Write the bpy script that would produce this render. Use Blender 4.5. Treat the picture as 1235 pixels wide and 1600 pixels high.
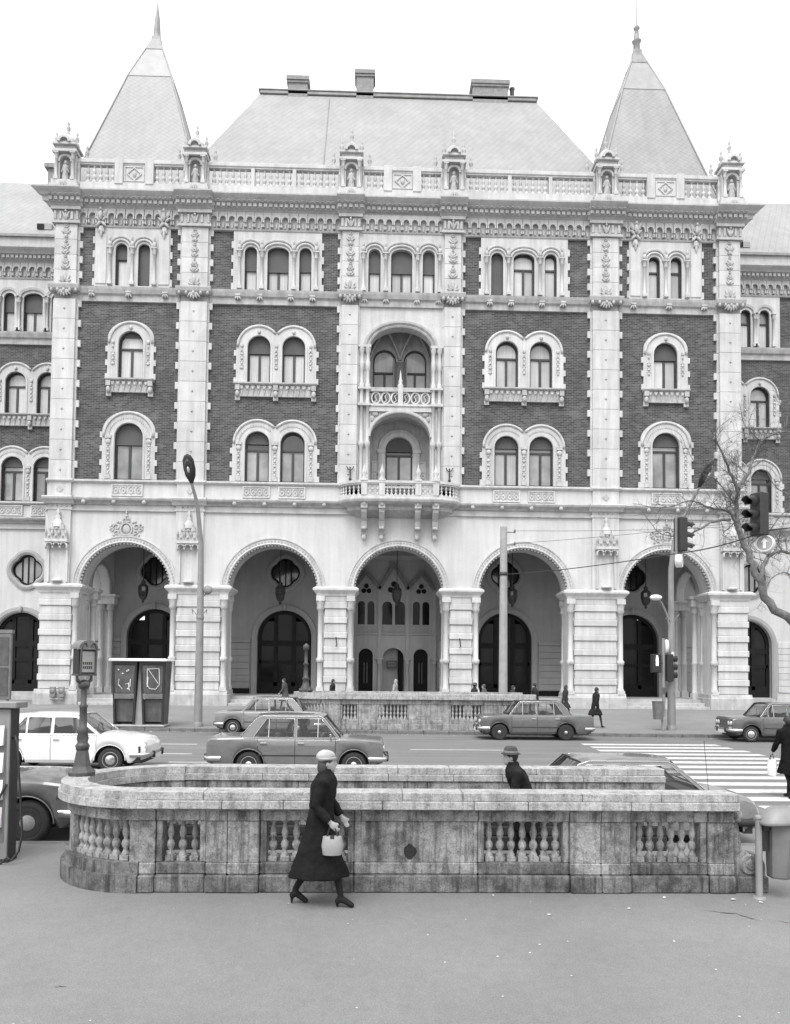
import bpy, math, random
from mathutils import Vector, Matrix
from mathutils.geometry import tessellate_polygon
import bmesh
PI = math.pi
R = math.radians
for o in list(bpy.data.objects): bpy.data.objects.remove(o)
scene = bpy.context.scene
col = scene.collection

# ---------------------------------------------------------------- camera, sky, sun, exposure
cd = bpy.data.cameras.new('camera'); cam = bpy.data.objects.new('camera', cd); col.objects.link(cam)
cd.sensor_fit = 'HORIZONTAL'; cd.sensor_width = 36.0; cd.lens = 34.98
cd.shift_y = 0.1628; cd.clip_start = 0.1; cd.clip_end = 2000
yaw, pitch, roll = R(1.63), R(2.2), 0.0095
fw = Vector((math.sin(yaw)*math.cos(pitch), math.cos(yaw)*math.cos(pitch), math.sin(pitch)))
rt = Vector((math.cos(yaw), -math.sin(yaw), 0)); up = rt.cross(fw)
r2 = rt*math.cos(roll) + up*math.sin(roll); u2 = up*math.cos(roll) - rt*math.sin(roll)
M = Matrix((r2, u2, -fw)).transposed().to_4x4(); M.translation = (0, 0, 2.5)
cam.matrix_world = M
scene.camera = cam

SUN_EL, SUN_AZ = R(58), R(200)      # azimuth measured clockwise from +Y: behind the camera, a little to the left
world = bpy.data.worlds.new('World'); scene.world = world; world.use_nodes = True
wn, wl = world.node_tree.nodes, world.node_tree.links
bg = wn['Background']
sky = wn.new('ShaderNodeTexSky'); sky.sky_type = 'NISHITA'; sky.sun_disc = False
sky.sun_elevation = SUN_EL; sky.sun_rotation = SUN_AZ; sky.dust_density = 6.0; sky.air_density = 1.0
bw = wn.new('ShaderNodeRGBToBW'); wl.new(sky.outputs[0], bw.inputs[0])
mx = wn.new('ShaderNodeMix'); mx.data_type = 'RGBA'; mx.inputs[0].default_value = 0.8   # even cloud cover over the clear sky
mx.inputs[7].default_value = (8.0, 8.0, 8.0, 1)
wl.new(bw.outputs[0], mx.inputs[6]); wl.new(mx.outputs[2], bg.inputs[0])
bg.inputs[1].default_value = 0.1
sd = bpy.data.lights.new('sun', 'SUN'); sun = bpy.data.objects.new('sun', sd); col.objects.link(sun)
sd.energy = 1.35; sd.angle = R(34); sd.color = (1, 1, 1)
sdir = Vector((math.sin(SUN_AZ)*math.cos(SUN_EL), math.cos(SUN_AZ)*math.cos(SUN_EL), math.sin(SUN_EL)))
sun.rotation_euler = sdir.to_track_quat('Z', 'Y').to_euler(); sun.location = (0, -20, 40)
vs = scene.view_settings
vs.view_transform = 'Standard'; vs.look = 'None'; vs.exposure = 1.2; vs.gamma = 1.0; vs.use_curve_mapping = False
scene.render.engine = 'CYCLES'
scene.render.resolution_x, scene.render.resolution_y = 790, 1024
scene.cycles.max_bounces = 6; scene.cycles.diffuse_bounces = 3; scene.cycles.transparent_max_bounces = 12

# ---------------------------------------------------------------- helpers
class MB:
    """collects geometry for ONE mesh object"""
    def __init__(s): s.v = []; s.f = []; s.m = []; s.s = []
    def add(s, vs_, fs, m=0, sm=False):
        b = len(s.v); s.v += [tuple(v) for v in vs_]
        for f in fs: s.f.append(tuple(i+b for i in f)); s.m.append(m); s.s.append(sm)
    def merge(s, o, loc=(0, 0, 0), mir=1, m=None):
        s.add([(v[0]*mir+loc[0], v[1]+loc[1], v[2]+loc[2]) for v in o.v], [], 0)
        b = len(s.v)-len(o.v)
        for f, mm, ss in zip(o.f, o.m, o.s): s.f.append(tuple(i+b for i in f)); s.m.append(mm if m is None else m); s.s.append(ss)
    def box(s, x0, x1, y0, y1, z0, z1, c=0, m=0):
        X = (min(x0, x1), max(x0, x1)); Y = (min(y0, y1), max(y0, y1)); Z = (min(z0, z1), max(z0, z1))
        if c <= 0:
            v = [(X[i], Y[j], Z[k]) for i in (0, 1) for j in (0, 1) for k in (0, 1)]
            s.add(v, [(0, 1, 3, 2), (4, 6, 7, 5), (0, 4, 5, 1), (2, 3, 7, 6), (0, 2, 6, 4), (1, 5, 7, 3)], m); return
        B = (X, Y, Z); vv = []; idx = {}
        for i in (0, 1):
            for j in (0, 1):
                for k in (0, 1):
                    sg = (i, j, k)
                    for a in range(3):
                        p = [B[q][sg[q]] + (0 if q == a else (c if sg[q] == 0 else -c)) for q in range(3)]
                        idx[(sg, a)] = len(vv); vv.append(p)
        fs = []
        for a in range(3):
            b, d = [q for q in range(3) if q != a]
            for t in (0, 1):
                def cn(p, q):
                    g = [0, 0, 0]; g[a] = t; g[b] = p; g[d] = q; return tuple(g)
                fs.append([idx[(cn(p, q), a)] for p, q in ((0, 0), (1, 0), (1, 1), (0, 1))])
        for e in range(3):
            a, b = [q for q in range(3) if q != e]
            for p in (0, 1):
                for q in (0, 1):
                    g0 = [0, 0, 0]; g0[a] = p; g0[b] = q; g1 = list(g0); g1[e] = 1
                    g0, g1 = tuple(g0), tuple(g1)
                    fs.append([idx[(g0, a)], idx[(g1, a)], idx[(g1, b)], idx[(g0, b)]])
        for i in (0, 1):
            for j in (0, 1):
                for k in (0, 1): fs.append([idx[((i, j, k), a)] for a in range(3)])
        s.add(vv, fs, m)
    def plate(s, outer, holes, y0, y1, m=0, back=True, fn=None, edge_m=None):
        """polygon in (a,b) with holes, thick from y0 to y1; fn maps (a,b,y)->xyz"""
        if fn is None: fn = lambda a, b, y: (a, y, b)
        loops = [outer] + list(holes)
        pts = [p for l in loops for p in l]
        tri = tessellate_polygon([[Vector((p[0], p[1], 0)) for p in l] for l in loops])
        s.add([fn(p[0], p[1], y0) for p in pts], tri, m)
        if back: s.add([fn(p[0], p[1], y1) for p in pts], [t[::-1] for t in tri], m)
        em = m if edge_m is None else edge_m
        for l in loops:
            n = len(l)
            s.add([fn(p[0], p[1], y0) for p in l]+[fn(p[0], p[1], y1) for p in l],
                  [(i, (i+1) % n, n+(i+1) % n, n+i) for i in range(n)], em)
    def sweep(s, path, prof, closed=False, m=0, sm=False, cap=True):
        """prof loop of (n,y) swept on a path of (x,z); n is the offset along the outward (left) normal"""
        n = len(path); k = len(prof); vv = []
        for i, p in enumerate(path):
            a = path[i-1] if (i > 0 or closed) else None
            b = path[(i+1) % n] if (i < n-1 or closed) else None
            d0 = Vector((p[0]-a[0], p[1]-a[1])).normalized() if a is not None else None
            d1 = Vector((b[0]-p[0], b[1]-p[1])).normalized() if b is not None else None
            if d0 is None: d0 = d1
            if d1 is None: d1 = d0
            n0 = Vector((-d0.y, d0.x)); n1 = Vector((-d1.y, d1.x)); nn = (n0+n1)
            nn = nn.normalized() if nn.length > 1e-6 else n0
            sc = 1/max(0.5, nn.dot(n0))
            for q in prof: vv.append((p[0]+nn.x*q[0]*sc, q[1], p[1]+nn.y*q[0]*sc))
        fs = []
        for i in range(n if closed else n-1):
            i2 = (i+1) % n
            for j in range(k): fs.append((i*k+j, i*k+(j+1) % k, i2*k+(j+1) % k, i2*k+j))
        if cap and not closed: fs += [tuple(range(k)), tuple((n-1)*k+j for j in range(k))[::-1]]
        s.add(vv, fs, m, sm)
    def mould(s, x0, x1, prof, m=0, e0=0, e1=0):
        """profile of (y,z) run along x; e0/e1 mitre the ends outwards by that factor of the projection"""
        k = len(prof)
        vv = [(x0-e0*max(0, -p[0]), p[0], p[1]) for p in prof]+[(x1+e1*max(0, -p[0]), p[0], p[1]) for p in prof]
        s.add(vv, [(j, (j+1) % k, k+(j+1) % k, k+j) for j in range(k)]+[tuple(range(k))[::-1], tuple(range(k, 2*k))], m)
    def lathe(s, prof, c=(0, 0, 0), seg=10, m=0, sm=True, ax='z', cap=True, a0=0, a1=2*PI, sc=(1, 1)):
        full = abs(a1-a0-2*PI) < 1e-6; n = seg if full else seg+1; vv = []
        for r, z in prof:
            for i in range(n):
                t = a0+(a1-a0)*i/seg; p = (r*math.cos(t)*sc[0], r*math.sin(t)*sc[1], z)
                if ax == 'y': p = (p[0], p[2], p[1])
                elif ax == 'x': p = (p[2], p[0], p[1])
                vv.append((p[0]+c[0], p[1]+c[1], p[2]+c[2]))
        fs = []
        for j in range(len(prof)-1):
            for i in range(n if full else n-1):
                i2 = (i+1) % n; fs.append((j*n+i, j*n+i2, (j+1)*n+i2, (j+1)*n+i))
        s.add(vv, fs, m, sm)
        if cap and full:
            for j in (0, len(prof)-1):
                if prof[j][0] > 1e-4: s.add([vv[j*n+i] for i in range(n)], [tuple(range(n))], m)
    def tube(s, pts, r, seg=6, m=0, sm=True, cap=True):
        pts = [Vector(p) for p in pts]; n = len(pts)
        rs = r if isinstance(r, (list, tuple)) else [r]*n
        t0 = (pts[1]-pts[0]).normalized(); nrm = t0.orthogonal().normalized(); vv = []
        for i, p in enumerate(pts):
            t = (pts[min(i+1, n-1)]-pts[max(i-1, 0)])
            t = t.normalized() if t.length > 1e-9 else t0
            nrm = (nrm-t*nrm.dot(t)); nrm = nrm.normalized() if nrm.length > 1e-6 else t.orthogonal().normalized()
            bn = t.cross(nrm)
            for k in range(seg):
                a = 2*PI*k/seg; vv.append(p+(nrm*math.cos(a)+bn*math.sin(a))*rs[i])
        fs = [(i*seg+k, i*seg+(k+1) % seg, (i+1)*seg+(k+1) % seg, (i+1)*seg+k) for i in range(n-1) for k in range(seg)]
        s.add(vv, fs, m, sm)
        if cap: s.add(vv[:seg], [tuple(range(seg))[::-1]], m); s.add(vv[-seg:], [tuple(range(seg))], m)
    def blob(s, c, r, m=0, seg=8, rings=5):
        if not isinstance(r, (list, tuple)): r = (r, r, r)
        vv = [(c[0], c[1], c[2]-r[2])]
        for j in range(1, rings):
            ph = PI*j/rings
            for i in range(seg):
                t = 2*PI*i/seg
                vv.append((c[0]+r[0]*math.sin(ph)*math.cos(t), c[1]+r[1]*math.sin(ph)*math.sin(t), c[2]-r[2]*math.cos(ph)))
        vv.append((c[0], c[1], c[2]+r[2])); L = len(vv)-1
        fs = [(0, 1+(i+1) % seg, 1+i) for i in range(seg)]
        for j in range(rings-2):
            for i in range(seg):
                a = 1+j*seg+i; b = 1+j*seg+(i+1) % seg; fs.append((a, b, b+seg, a+seg))
        fs += [(L, 1+(rings-2)*seg+i, 1+(rings-2)*seg+(i+1) % seg) for i in range(seg)]
        s.add(vv, fs, m, True)
    def loft(s, rings, m=0, sm=True, cap=True, closed=True):
        k = len(rings[0]); vv = [p for r_ in rings for p in r_]; fs = []
        for j in range(len(rings)-1):
            for i in range(k if closed else k-1): fs.append((j*k+i, j*k+(i+1) % k, (j+1)*k+(i+1) % k, (j+1)*k+i))
        s.add(vv, fs, m, sm)
        if cap and closed: s.add(rings[0], [tuple(range(k))[::-1]], m); s.add(rings[-1], [tuple(range(k))], m)
    def mesh(s, name, mats, recalc=True):
        me = bpy.data.meshes.new(name); me.from_pydata(s.v, [], s.f)
        for m in (mats if isinstance(mats, (list, tuple)) else [mats]): me.materials.append(m)
        me.polygons.foreach_set('material_index', s.m); me.polygons.foreach_set('use_smooth', s.s)
        if recalc:
            b = bmesh.new(); b.from_mesh(me); bmesh.ops.recalc_face_normals(b, faces=b.faces); b.to_mesh(me); b.free()
        me.update(); return me
    def build(s, name, mats, parent=None, loc=(0, 0, 0), rz=0, recalc=True):
        return put(name, s.mesh(name, mats, recalc), parent, loc, rz)
def put(name, me, parent=None, loc=(0, 0, 0), rz=0, sx=1):
    o = bpy.data.objects.new(name, me); col.objects.link(o); o.parent = parent
    o.location = loc; o.rotation_euler = (0, 0, rz)
    if sx != 1: o.scale = (sx, 1, 1)
    return o
def empty(name, loc=(0, 0, 0), rz=0, parent=None): return put(name, None, parent, loc, rz)
def tag(o, label, cat, group=None):
    o['label'] = label; o['category'] = cat
    if group: o['group'] = group
    return o
def structure(o): o['kind'] = 'structure'; return o
def stuff(o): o['kind'] = 'stuff'; return o

# ---------------------------------------------------------------- materials (black-and-white photograph: neutral greys)
def nmat(name):
    m = bpy.data.materials.new(name); m.use_nodes = True
    nt = m.node_tree; return m, nt.nodes, nt.links, nt.nodes['Principled BSDF']
def g3(v): return (v, v, v, 1)
def ramp(n, l, src, a, b, pa=0.3, pb=0.7):
    r = n.new('ShaderNodeValToRGB'); r.color_ramp.elements[0].position = pa; r.color_ramp.elements[1].position = pb
    r.color_ramp.elements[0].color = g3(a); r.color_ramp.elements[1].color = g3(b); l.new(src, r.inputs[0]); return r.outputs[0]
def noise(n, l, vec, scale, detail=4, rough=0.6):
    t = n.new('ShaderNodeTexNoise'); t.inputs['Scale'].default_value = scale; t.inputs['Detail'].default_value = detail
    t.inputs['Roughness'].default_value = rough; l.new(vec, t.inputs['Vector']); return t.outputs[0]
def mapv(n, l, vec, sc=(1, 1, 1), rot=(0, 0, 0)):
    t = n.new('ShaderNodeMapping'); t.inputs['Scale'].default_value = sc; t.inputs['Rotation'].default_value = rot
    l.new(vec, t.inputs[0]); return t.outputs[0]
def mul(n, l, a, b, op='MULTIPLY'):
    t = n.new('ShaderNodeMath'); t.operation = op
    for i, q in enumerate((a, b)):
        if isinstance(q, (int, float)): t.inputs[i].default_value = q
        else: l.new(q, t.inputs[i])
    return t.outputs[0]
def bump(n, l, h, bsdf, strength, dist=0.02):
    b = n.new('ShaderNodeBump'); b.inputs['Strength'].default_value = strength; b.inputs['Distance'].default_value = dist
    l.new(h, b.inputs['Height']); l.new(b.outputs[0], bsdf.inputs['Normal'])
def wpos(n):
    return n.new('ShaderNodeNewGeometry').outputs['Position']
def opos(n):
    return n.new('ShaderNodeTexCoord').outputs['Object']
def plain(name, v, rough=0.6, var=0.12, scale=6, metal=0, spec=0.5, streak=0.0, bmp=0.0, obj=False, fine=0.0, rand=0.0):
    m, n, l, b = nmat(name); P = opos(n) if obj else wpos(n)
    c = ramp(n, l, noise(n, l, P, scale), v*(1-var), min(1, v*(1+var)))
    if rand: c = mul(n, l, c, ramp(n, l, n.new('ShaderNodeObjectInfo').outputs['Random'], 1-rand, 1+rand*0.5, 0.0, 1.0))
    if streak:
        st = ramp(n, l, noise(n, l, mapv(n, l, P, (3.5, 3.5, 0.25)), 1.2, 5), 1-streak, 1.0, 0.35, 0.6); c = mul(n, l, c, st)
    if fine:
        c = mul(n, l, c, ramp(n, l, noise(n, l, P, scale*14, 3, 0.7), 1-fine, 1+fine))
    l.new(c, b.inputs['Base Color'])
    b.inputs['Roughness'].default_value = rough; b.inputs['Metallic'].default_value = metal; b.inputs['Specular IOR Level'].default_value = spec
    if bmp: bump(n, l, noise(n, l, P, scale*6, 5), b, bmp)
    return m
def m_brick():
    m, n, l, b = nmat('dark_brick'); P = wpos(n)
    sp = n.new('ShaderNodeSeparateXYZ'); l.new(P, sp.inputs[0]); cb = n.new('ShaderNodeCombineXYZ')
    l.new(mul(n, l, sp.outputs[0], sp.outputs[1], 'ADD'), cb.inputs[0]); l.new(sp.outputs[2], cb.inputs[1])
    br = n.new('ShaderNodeTexBrick'); l.new(cb.outputs[0], br.inputs[0])
    br.inputs['Scale'].default_value = 1; br.inputs['Brick Width'].default_value = 0.30; br.inputs['Row Height'].default_value = 0.1
    br.inputs['Mortar Size'].default_value = 0.011; br.inputs['Mortar Smooth'].default_value = 0.2; br.inputs['Bias'].default_value = -0.2
    br.inputs['Color1'].default_value = g3(0.030); br.inputs['Color2'].default_value = g3(0.088); br.inputs['Mortar'].default_value = g3(0.14)
    w = ramp(n, l, noise(n, l, P, 0.7, 6, 0.7), 0.72, 1.4)
    w2 = ramp(n, l, noise(n, l, mapv(n, l, P, (1, 1, 9)), 1.6, 5, 0.75), 0.78, 1.32)
    c = mul(n, l, mul(n, l, br.outputs[0], w), w2); l.new(c, b.inputs['Base Color']); b.inputs['Roughness'].default_value = 0.85
    bump(n, l, br.outputs['Fac'], b, -0.5, 0.02); return m
def m_slate():
    m, n, l, b = nmat('roof_slate'); P = wpos(n)
    sp = n.new('ShaderNodeSeparateXYZ'); l.new(P, sp.inputs[0])
    def wave(sg):
        h = mul(n, l, mul(n, l, mul(n, l, sp.outputs[0], 2.3), mul(n, l, sp.outputs[1], 2.3), 'ADD'), mul(n, l, sp.outputs[2], sg*3.1), 'ADD')
        f = mul(n, l, h, 0.0, 'ADD'); t = n.new('ShaderNodeMath'); t.operation = 'FRACT'; l.new(f, t.inputs[0]); return t.outputs[0]
    a, c2 = wave(1), wave(-1)
    la = ramp(n, l, a, 0.84, 1.0, 0.03, 0.25); lb = ramp(n, l, c2, 0.84, 1.0, 0.03, 0.25)
    pat = mul(n, l, la, lb)
    base = ramp(n, l, noise(n, l, P, 0.35, 6), 0.25, 0.30)
    spots = ramp(n, l, noise(n, l, P, 3.0, 3, 0.7), 0.94, 1.07)
    st = ramp(n, l, noise(n, l, mapv(n, l, P, (1.3, 1.3, 0.12)), 1.5, 5), 0.9, 1.05)
    c = mul(n, l, mul(n, l, mul(n, l, base, pat), spots), st); l.new(c, b.inputs['Base Color'])
    b.inputs['Roughness'].default_value = 0.55; bump(n, l, pat, b, 0.4, 0.02); return m
def m_travertine(name, v, dirt, dlo=0.36, dhi=0.62):
    m, n, l, b = nmat(name); P = wpos(n)
    base = ramp(n, l, noise(n, l, P, 2.2, 8, 0.7), v*0.8, v*1.12, 0.3, 0.7)
    pit = n.new('ShaderNodeTexVoronoi'); pit.inputs['Scale'].default_value = 42; l.new(mapv(n, l, P, (1, 1, 2.6)), pit.inputs['Vector'])
    gate = ramp(n, l, noise(n, l, mapv(n, l, P, (1, 1, 4)), 5.0, 3), 0.0, 1.0, 0.5, 0.62)
    hole = mul(n, l, 1.0, mul(n, l, ramp(n, l, pit.outputs['Distance'], 1.0, 0.0, 0.12, 0.34), gate), 'SUBTRACT')
    grime = ramp(n, l, noise(n, l, P, 3.3, 9, 0.72), 1-dirt, 1.0, dlo, dhi)
    stk = ramp(n, l, noise(n, l, mapv(n, l, P, (11, 11, 0.7)), 1.0, 7, 0.7), 1-dirt*0.85, 1.0, 0.38, 0.52)
    spot = ramp(n, l, noise(n, l, P, 6.5, 7, 0.8), 1-dirt*0.9, 1.0, 0.33, 0.43); stk = mul(n, l, stk, spot)
    fine = mul(n, l, ramp(n, l, noise(n, l, P, 60, 5, 0.8), 0.55, 1.35, 0.32, 0.68), ramp(n, l, noise(n, l, P, 21, 6, 0.8), 0.78, 1.12, 0.36, 0.6))
    c = mul(n, l, mul(n, l, mul(n, l, base, grime), stk), fine)
    c = mul(n, l, c, ramp(n, l, hole, 0.22, 1.0, 0.0, 1.0)); l.new(c, b.inputs['Base Color'])
    b.inputs['Roughness'].default_value = 0.85
    bump(n, l, mul(n, l, mul(n, l, fine, 0.5), hole, 'ADD'), b, 0.7, 0.014); return m
def m_asphalt(name, v, var=0.12, crack=0.0, worn=0.0, patch=0.0):
    m, n, l, b = nmat(name); P = wpos(n)
    c = ramp(n, l, noise(n, l, P, 0.45, 7, 0.62), v*(1-var), v*(1+var), 0.32, 0.68)
    c = mul(n, l, c, ramp(n, l, noise(n, l, P, 90, 4, 0.85), 0.6, 1.4))
    c = mul(n, l, c, ramp(n, l, noise(n, l, P, 9, 5, 0.7), 0.93, 1.07))
    if worn: c = mul(n, l, c, ramp(n, l, noise(n, l, mapv(n, l, P, (0.05, 1.6, 1)), 1.4, 4), 1-worn, 1+worn, 0.35, 0.65))
    if patch: c = mul(n, l, c, ramp(n, l, noise(n, l, P, 1.7, 2, 0.4), 1-patch, 1.0, 0.30, 0.40))
    if crack:
        vo = n.new('ShaderNodeTexVoronoi'); vo.feature = 'DISTANCE_TO_EDGE'; vo.inputs['Scale'].default_value = 0.33
        nz = n.new('ShaderNodeTexNoise'); nz.inputs['Scale'].default_value = 2.5; nz.inputs['Detail'].default_value = 6; l.new(P, nz.inputs[0])
        av = n.new('ShaderNodeVectorMath'); av.operation = 'ADD'; l.new(P, av.inputs[0])
        sv = n.new('ShaderNodeVectorMath'); sv.operation = 'SCALE'; sv.inputs['Scale'].default_value = 0.5; l.new(nz.outputs[1], sv.inputs[0]); l.new(sv.outputs[0], av.inputs[1])
        l.new(av.outputs[0], vo.inputs['Vector'])
        ln = ramp(n, l, vo.outputs['Distance'], 1.0, 0.0, 0.0016, 0.0034)
        gt = ramp(n, l, noise(n, l, P, 0.6, 2), 0.0, crack, 0.55, 0.62)
        c = mul(n, l, c, mul(n, l, 1.0, mul(n, l, ln, gt), 'SUBTRACT'))
    l.new(c, b.inputs['Base Color']); b.inputs['Roughness'].default_value = 0.82
    bump(n, l, noise(n, l, P, 110, 3, 0.8), b, 0.35, 0.008); return m
def m_glass(name='car_glass', tint=0.75):
    m, n, l, b = nmat(name); n.remove(b); out = n['Material Output']
    t = n.new('ShaderNodeBsdfTransparent'); t.inputs[0].default_value = g3(tint)
    g = n.new('ShaderNodeBsdfGlossy'); g.inputs['Roughness'].default_value = 0.03; g.inputs[0].default_value = g3(0.9)
    fr = n.new('ShaderNodeLayerWeight'); fr.inputs[0].default_value = 0.5
    p4 = mul(n, l, fr.outputs['Facing'], 4.0, 'POWER'); fac = mul(n, l, mul(n, l, p4, 0.75), 0.05, 'ADD')
    mx_ = n.new('ShaderNodeMixShader'); l.new(fac, mx_.inputs[0]); l.new(t.outputs[0], mx_.inputs[1]); l.new(g.outputs[0], mx_.inputs[2])
    l.new(mx_.outputs[0], out.inputs[0]); return m
def m_paint(name, v, rough=0.32, dirt=0.25):
    m, n, l, b = nmat(name); P = opos(n)
    c = mul(n, l, ramp(n, l, noise(n, l, P, 1.4, 6), v*0.92, v*1.06), ramp(n, l, noise(n, l, mapv(n, l, P, (1, 1, 3)), 3.5, 7, 0.7), 1-dirt, 1.0, 0.3, 0.55))
    l.new(c, b.inputs['Base Color']); l.new(ramp(n, l, noise(n, l, P, 4, 5), rough*0.8, rough*1.5), b.inputs['Roughness'])
    b.inputs['Coat Weight'].default_value = 0.8; b.inputs['Coat Roughness'].default_value = 0.06; return m
def m_pane(name, v, var=0.35, folds=False):
    m, n, l, b = nmat(name); P = wpos(n)
    c = mul(n, l, ramp(n, l, noise(n, l, P, 0.6, 3), v*(1-var), v*(1+var)), ramp(n, l, n.new('ShaderNodeObjectInfo').outputs['Random'], 0.68, 1.2, 0.0, 1.0))
    if folds: c = mul(n, l, c, ramp(n, l, noise(n, l, mapv(n, l, P, (16, 16, 0.4)), 1.0, 2), 0.8, 1.08))
    l.new(c, b.inputs['Base Color'])
    b.inputs['Roughness'].default_value = 0.12 if not folds else 0.5; b.inputs['Coat Weight'].default_value = 0.9; b.inputs['Coat Roughness'].default_value = 0.02; return m

MAT = {}
def setup_mats():
    M_ = MAT
    M_['plaster'] = plain('pale_plaster', 0.52, 0.85, 0.07, 0.6, streak=0.10, bmp=0.06, fine=0.03)
    M_['stone'] = plain('pale_limestone', 0.52, 0.85, 0.10, 1.1, streak=0.17, bmp=0.14, fine=0.07, rand=0.09)
    M_['stone_grey'] = plain('weathered_limestone', 0.42, 0.88, 0.16, 2.0, streak=0.22, bmp=0.25, fine=0.10, rand=0.06)
    M_['cornice'] = plain('cornice_stone', 0.44, 0.88, 0.12, 1.4, streak=0.15, bmp=0.2, fine=0.08)
    M_['ornament'] = plain('carved_stone', 0.42, 0.9, 0.25, 4.0, bmp=0.35, fine=0.15)
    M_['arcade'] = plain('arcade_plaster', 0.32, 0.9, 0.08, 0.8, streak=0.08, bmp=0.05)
    M_['brick'] = m_brick(); M_['slate'] = m_slate()
    M_['slate_pale'] = plain('pale_lead_flashing', 0.285, 0.5, 0.12, 2.0)
    M_['zinc'] = plain('weathered_zinc', 0.25, 0.5, 0.2, 2.0, streak=0.2)
    M_['chimney'] = plain('chimney_brick', 0.24, 0.9, 0.2, 5.0, bmp=0.3, fine=0.2)
    M_['frame'] = plain('dark_window_wood', 0.035, 0.5, 0.3, 4.0)
    M_['door'] = plain('black_door_wood', 0.012, 0.55, 0.3, 3.0, spec=0.15)
    M_['pane_light'] = m_pane('pane_pale_curtain', 0.50, 0.15, True)
    M_['pane_mid'] = m_pane('pane_grey', 0.24, 0.5); M_['pane_dark'] = m_pane('pane_dark', 0.035, 0.5)
    M_['pane_door'] = m_pane('pane_door', 0.012, 0.5); M_['pane_door'].node_tree.nodes['Principled BSDF'].inputs['Coat Weight'].default_value = 0.0; M_['pane_door'].node_tree.nodes['Principled BSDF'].inputs['Specular IOR Level'].default_value = 0.18
    M_['blind'] = plain('roller_blind', 0.075, 0.7, 0.12, 2.0, fine=0.05)
    M_['iron'] = plain('dark_iron', 0.05, 0.5, 0.25, 8.0, metal=0.3)
    M_['cast_iron'] = plain('painted_cast_iron', 0.055, 0.45, 0.35, 9.0, bmp=0.2, fine=0.2)
    M_['pole'] = plain('grey_painted_pole', 0.24, 0.55, 0.15, 3.0, streak=0.2)
    M_['concrete'] = plain('concrete_pole', 0.32, 0.85, 0.12, 4.0, streak=0.15, bmp=0.2)
    M_['coping'] = m_travertine('coping_travertine', 0.44, 0.38, 0.3, 0.52)
    M_['trav'] = m_travertine('stained_travertine', 0.36, 0.68, 0.37, 0.58)
    M_['trav_shade_soot'] = m_travertine('shaded_sooty_travertine', 0.035, 0.5)  # near black: stairwell shade put into the colour; also used for the soot stain
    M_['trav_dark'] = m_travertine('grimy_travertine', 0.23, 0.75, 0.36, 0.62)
    M_['trav_clean'] = m_travertine('pale_travertine', 0.40, 0.55, 0.34, 0.6)
    M_['pavement'] = m_asphalt('pavement_asphalt', 0.165, 0.12, patch=0.05)
    M_['pavement_far'] = m_asphalt('far_pavement_asphalt', 0.19, 0.12)
    M_['road'] = m_asphalt('road_asphalt', 0.145, 0.10, worn=0.14)
    M_['kerb'] = plain('kerb_granite', 0.13, 0.8, 0.25, 5.0, fine=0.2, bmp=0.2)
    M_['paint_white'] = plain('worn_road_paint', 0.50, 0.8, 0.22, 7.0, fine=0.25)
    M_['glass'] = m_glass(); M_['rubber'] = plain('tyre_rubber', 0.022, 0.8, 0.3, 9.0, obj=True)
    M_['chrome'] = plain('dull_chrome', 0.62, 0.22, 0.06, 4.0, metal=0.95, obj=True)
    M_['steel'] = plain('silver_wheel_paint', 0.30, 0.4, 0.15, 6.0, metal=0.4, obj=True)
    M_['black'] = plain('black_plastic', 0.018, 0.55, 0.2, 6.0, obj=True)
    M_['seat'] = plain('dark_seat_vinyl', 0.04, 0.6, 0.2, 6.0, obj=True)
    M_['lens'] = plain('lamp_lens', 0.55, 0.12, 0.08, 12.0, obj=True); M_['lens_dark'] = plain('tail_lens', 0.06, 0.2, 0.1, 12.0, obj=True)
    M_['white'] = plain('white_enamel', 0.72, 0.35, 0.05, 4.0); M_['card'] = plain('white_card', 0.66, 0.7, 0.06, 6.0)
    M_['grey_metal'] = plain('grey_sheet_metal', 0.22, 0.5, 0.18, 3.0, streak=0.2); M_['grey_mid'] = plain('grey_enamel', 0.15, 0.5, 0.2, 4.0, streak=0.15)
    M_['booth'] = plain('booth_panel', 0.085, 0.55, 0.3, 3.0, streak=0.3)
    M_['bark'] = plain('tree_bark', 0.14, 0.9, 0.45, 7.0, bmp=0.5, fine=0.3)
    M_['twig'] = plain('twig_bark', 0.10, 0.9, 0.3, 5.0)
    M_['ink'] = plain('black_print', 0.02, 0.6, 0.1, 5.0)
    M_['litter'] = plain('paper_scrap', 0.6, 0.8, 0.2, 30.0)
setup_mats()
# ================================================================= THE PALACE
pal = empty('palace', (1.43, 44.0, 0.0))
tag(pal, 'large pale stone and dark brick palace with arcade, two pointed roof towers and a balcony', 'building')
rnd = random.Random(7)
S = MAT
def arc(cx, zs, r, a0=180, a1=0, n=14, rz=None):
    rz = r if rz is None else rz
    return [(cx+r*math.cos(R(a0+(a1-a0)*i/n)), zs+rz*math.sin(R(a0+(a1-a0)*i/n))) for i in range(n+1)]
def opening(cx, z0, w, zt, rise=None, n=12):
    r = w/2; rise = r if rise is None else rise
    return [(cx-r, z0)] + arc(cx, zt-rise, r, n=n, rz=rise) + [(cx+r, z0)]
def circ(r, n=6, cy=0, cn=0): return [(cn+r*math.cos(2*PI*i/n), cy+r*math.sin(2*PI*i/n)) for i in range(n)]
def rectprof(n0, n1, y0, y1): return [(n0, y0), (n1, y0), (n1, y1), (n0, y1)]

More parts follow.
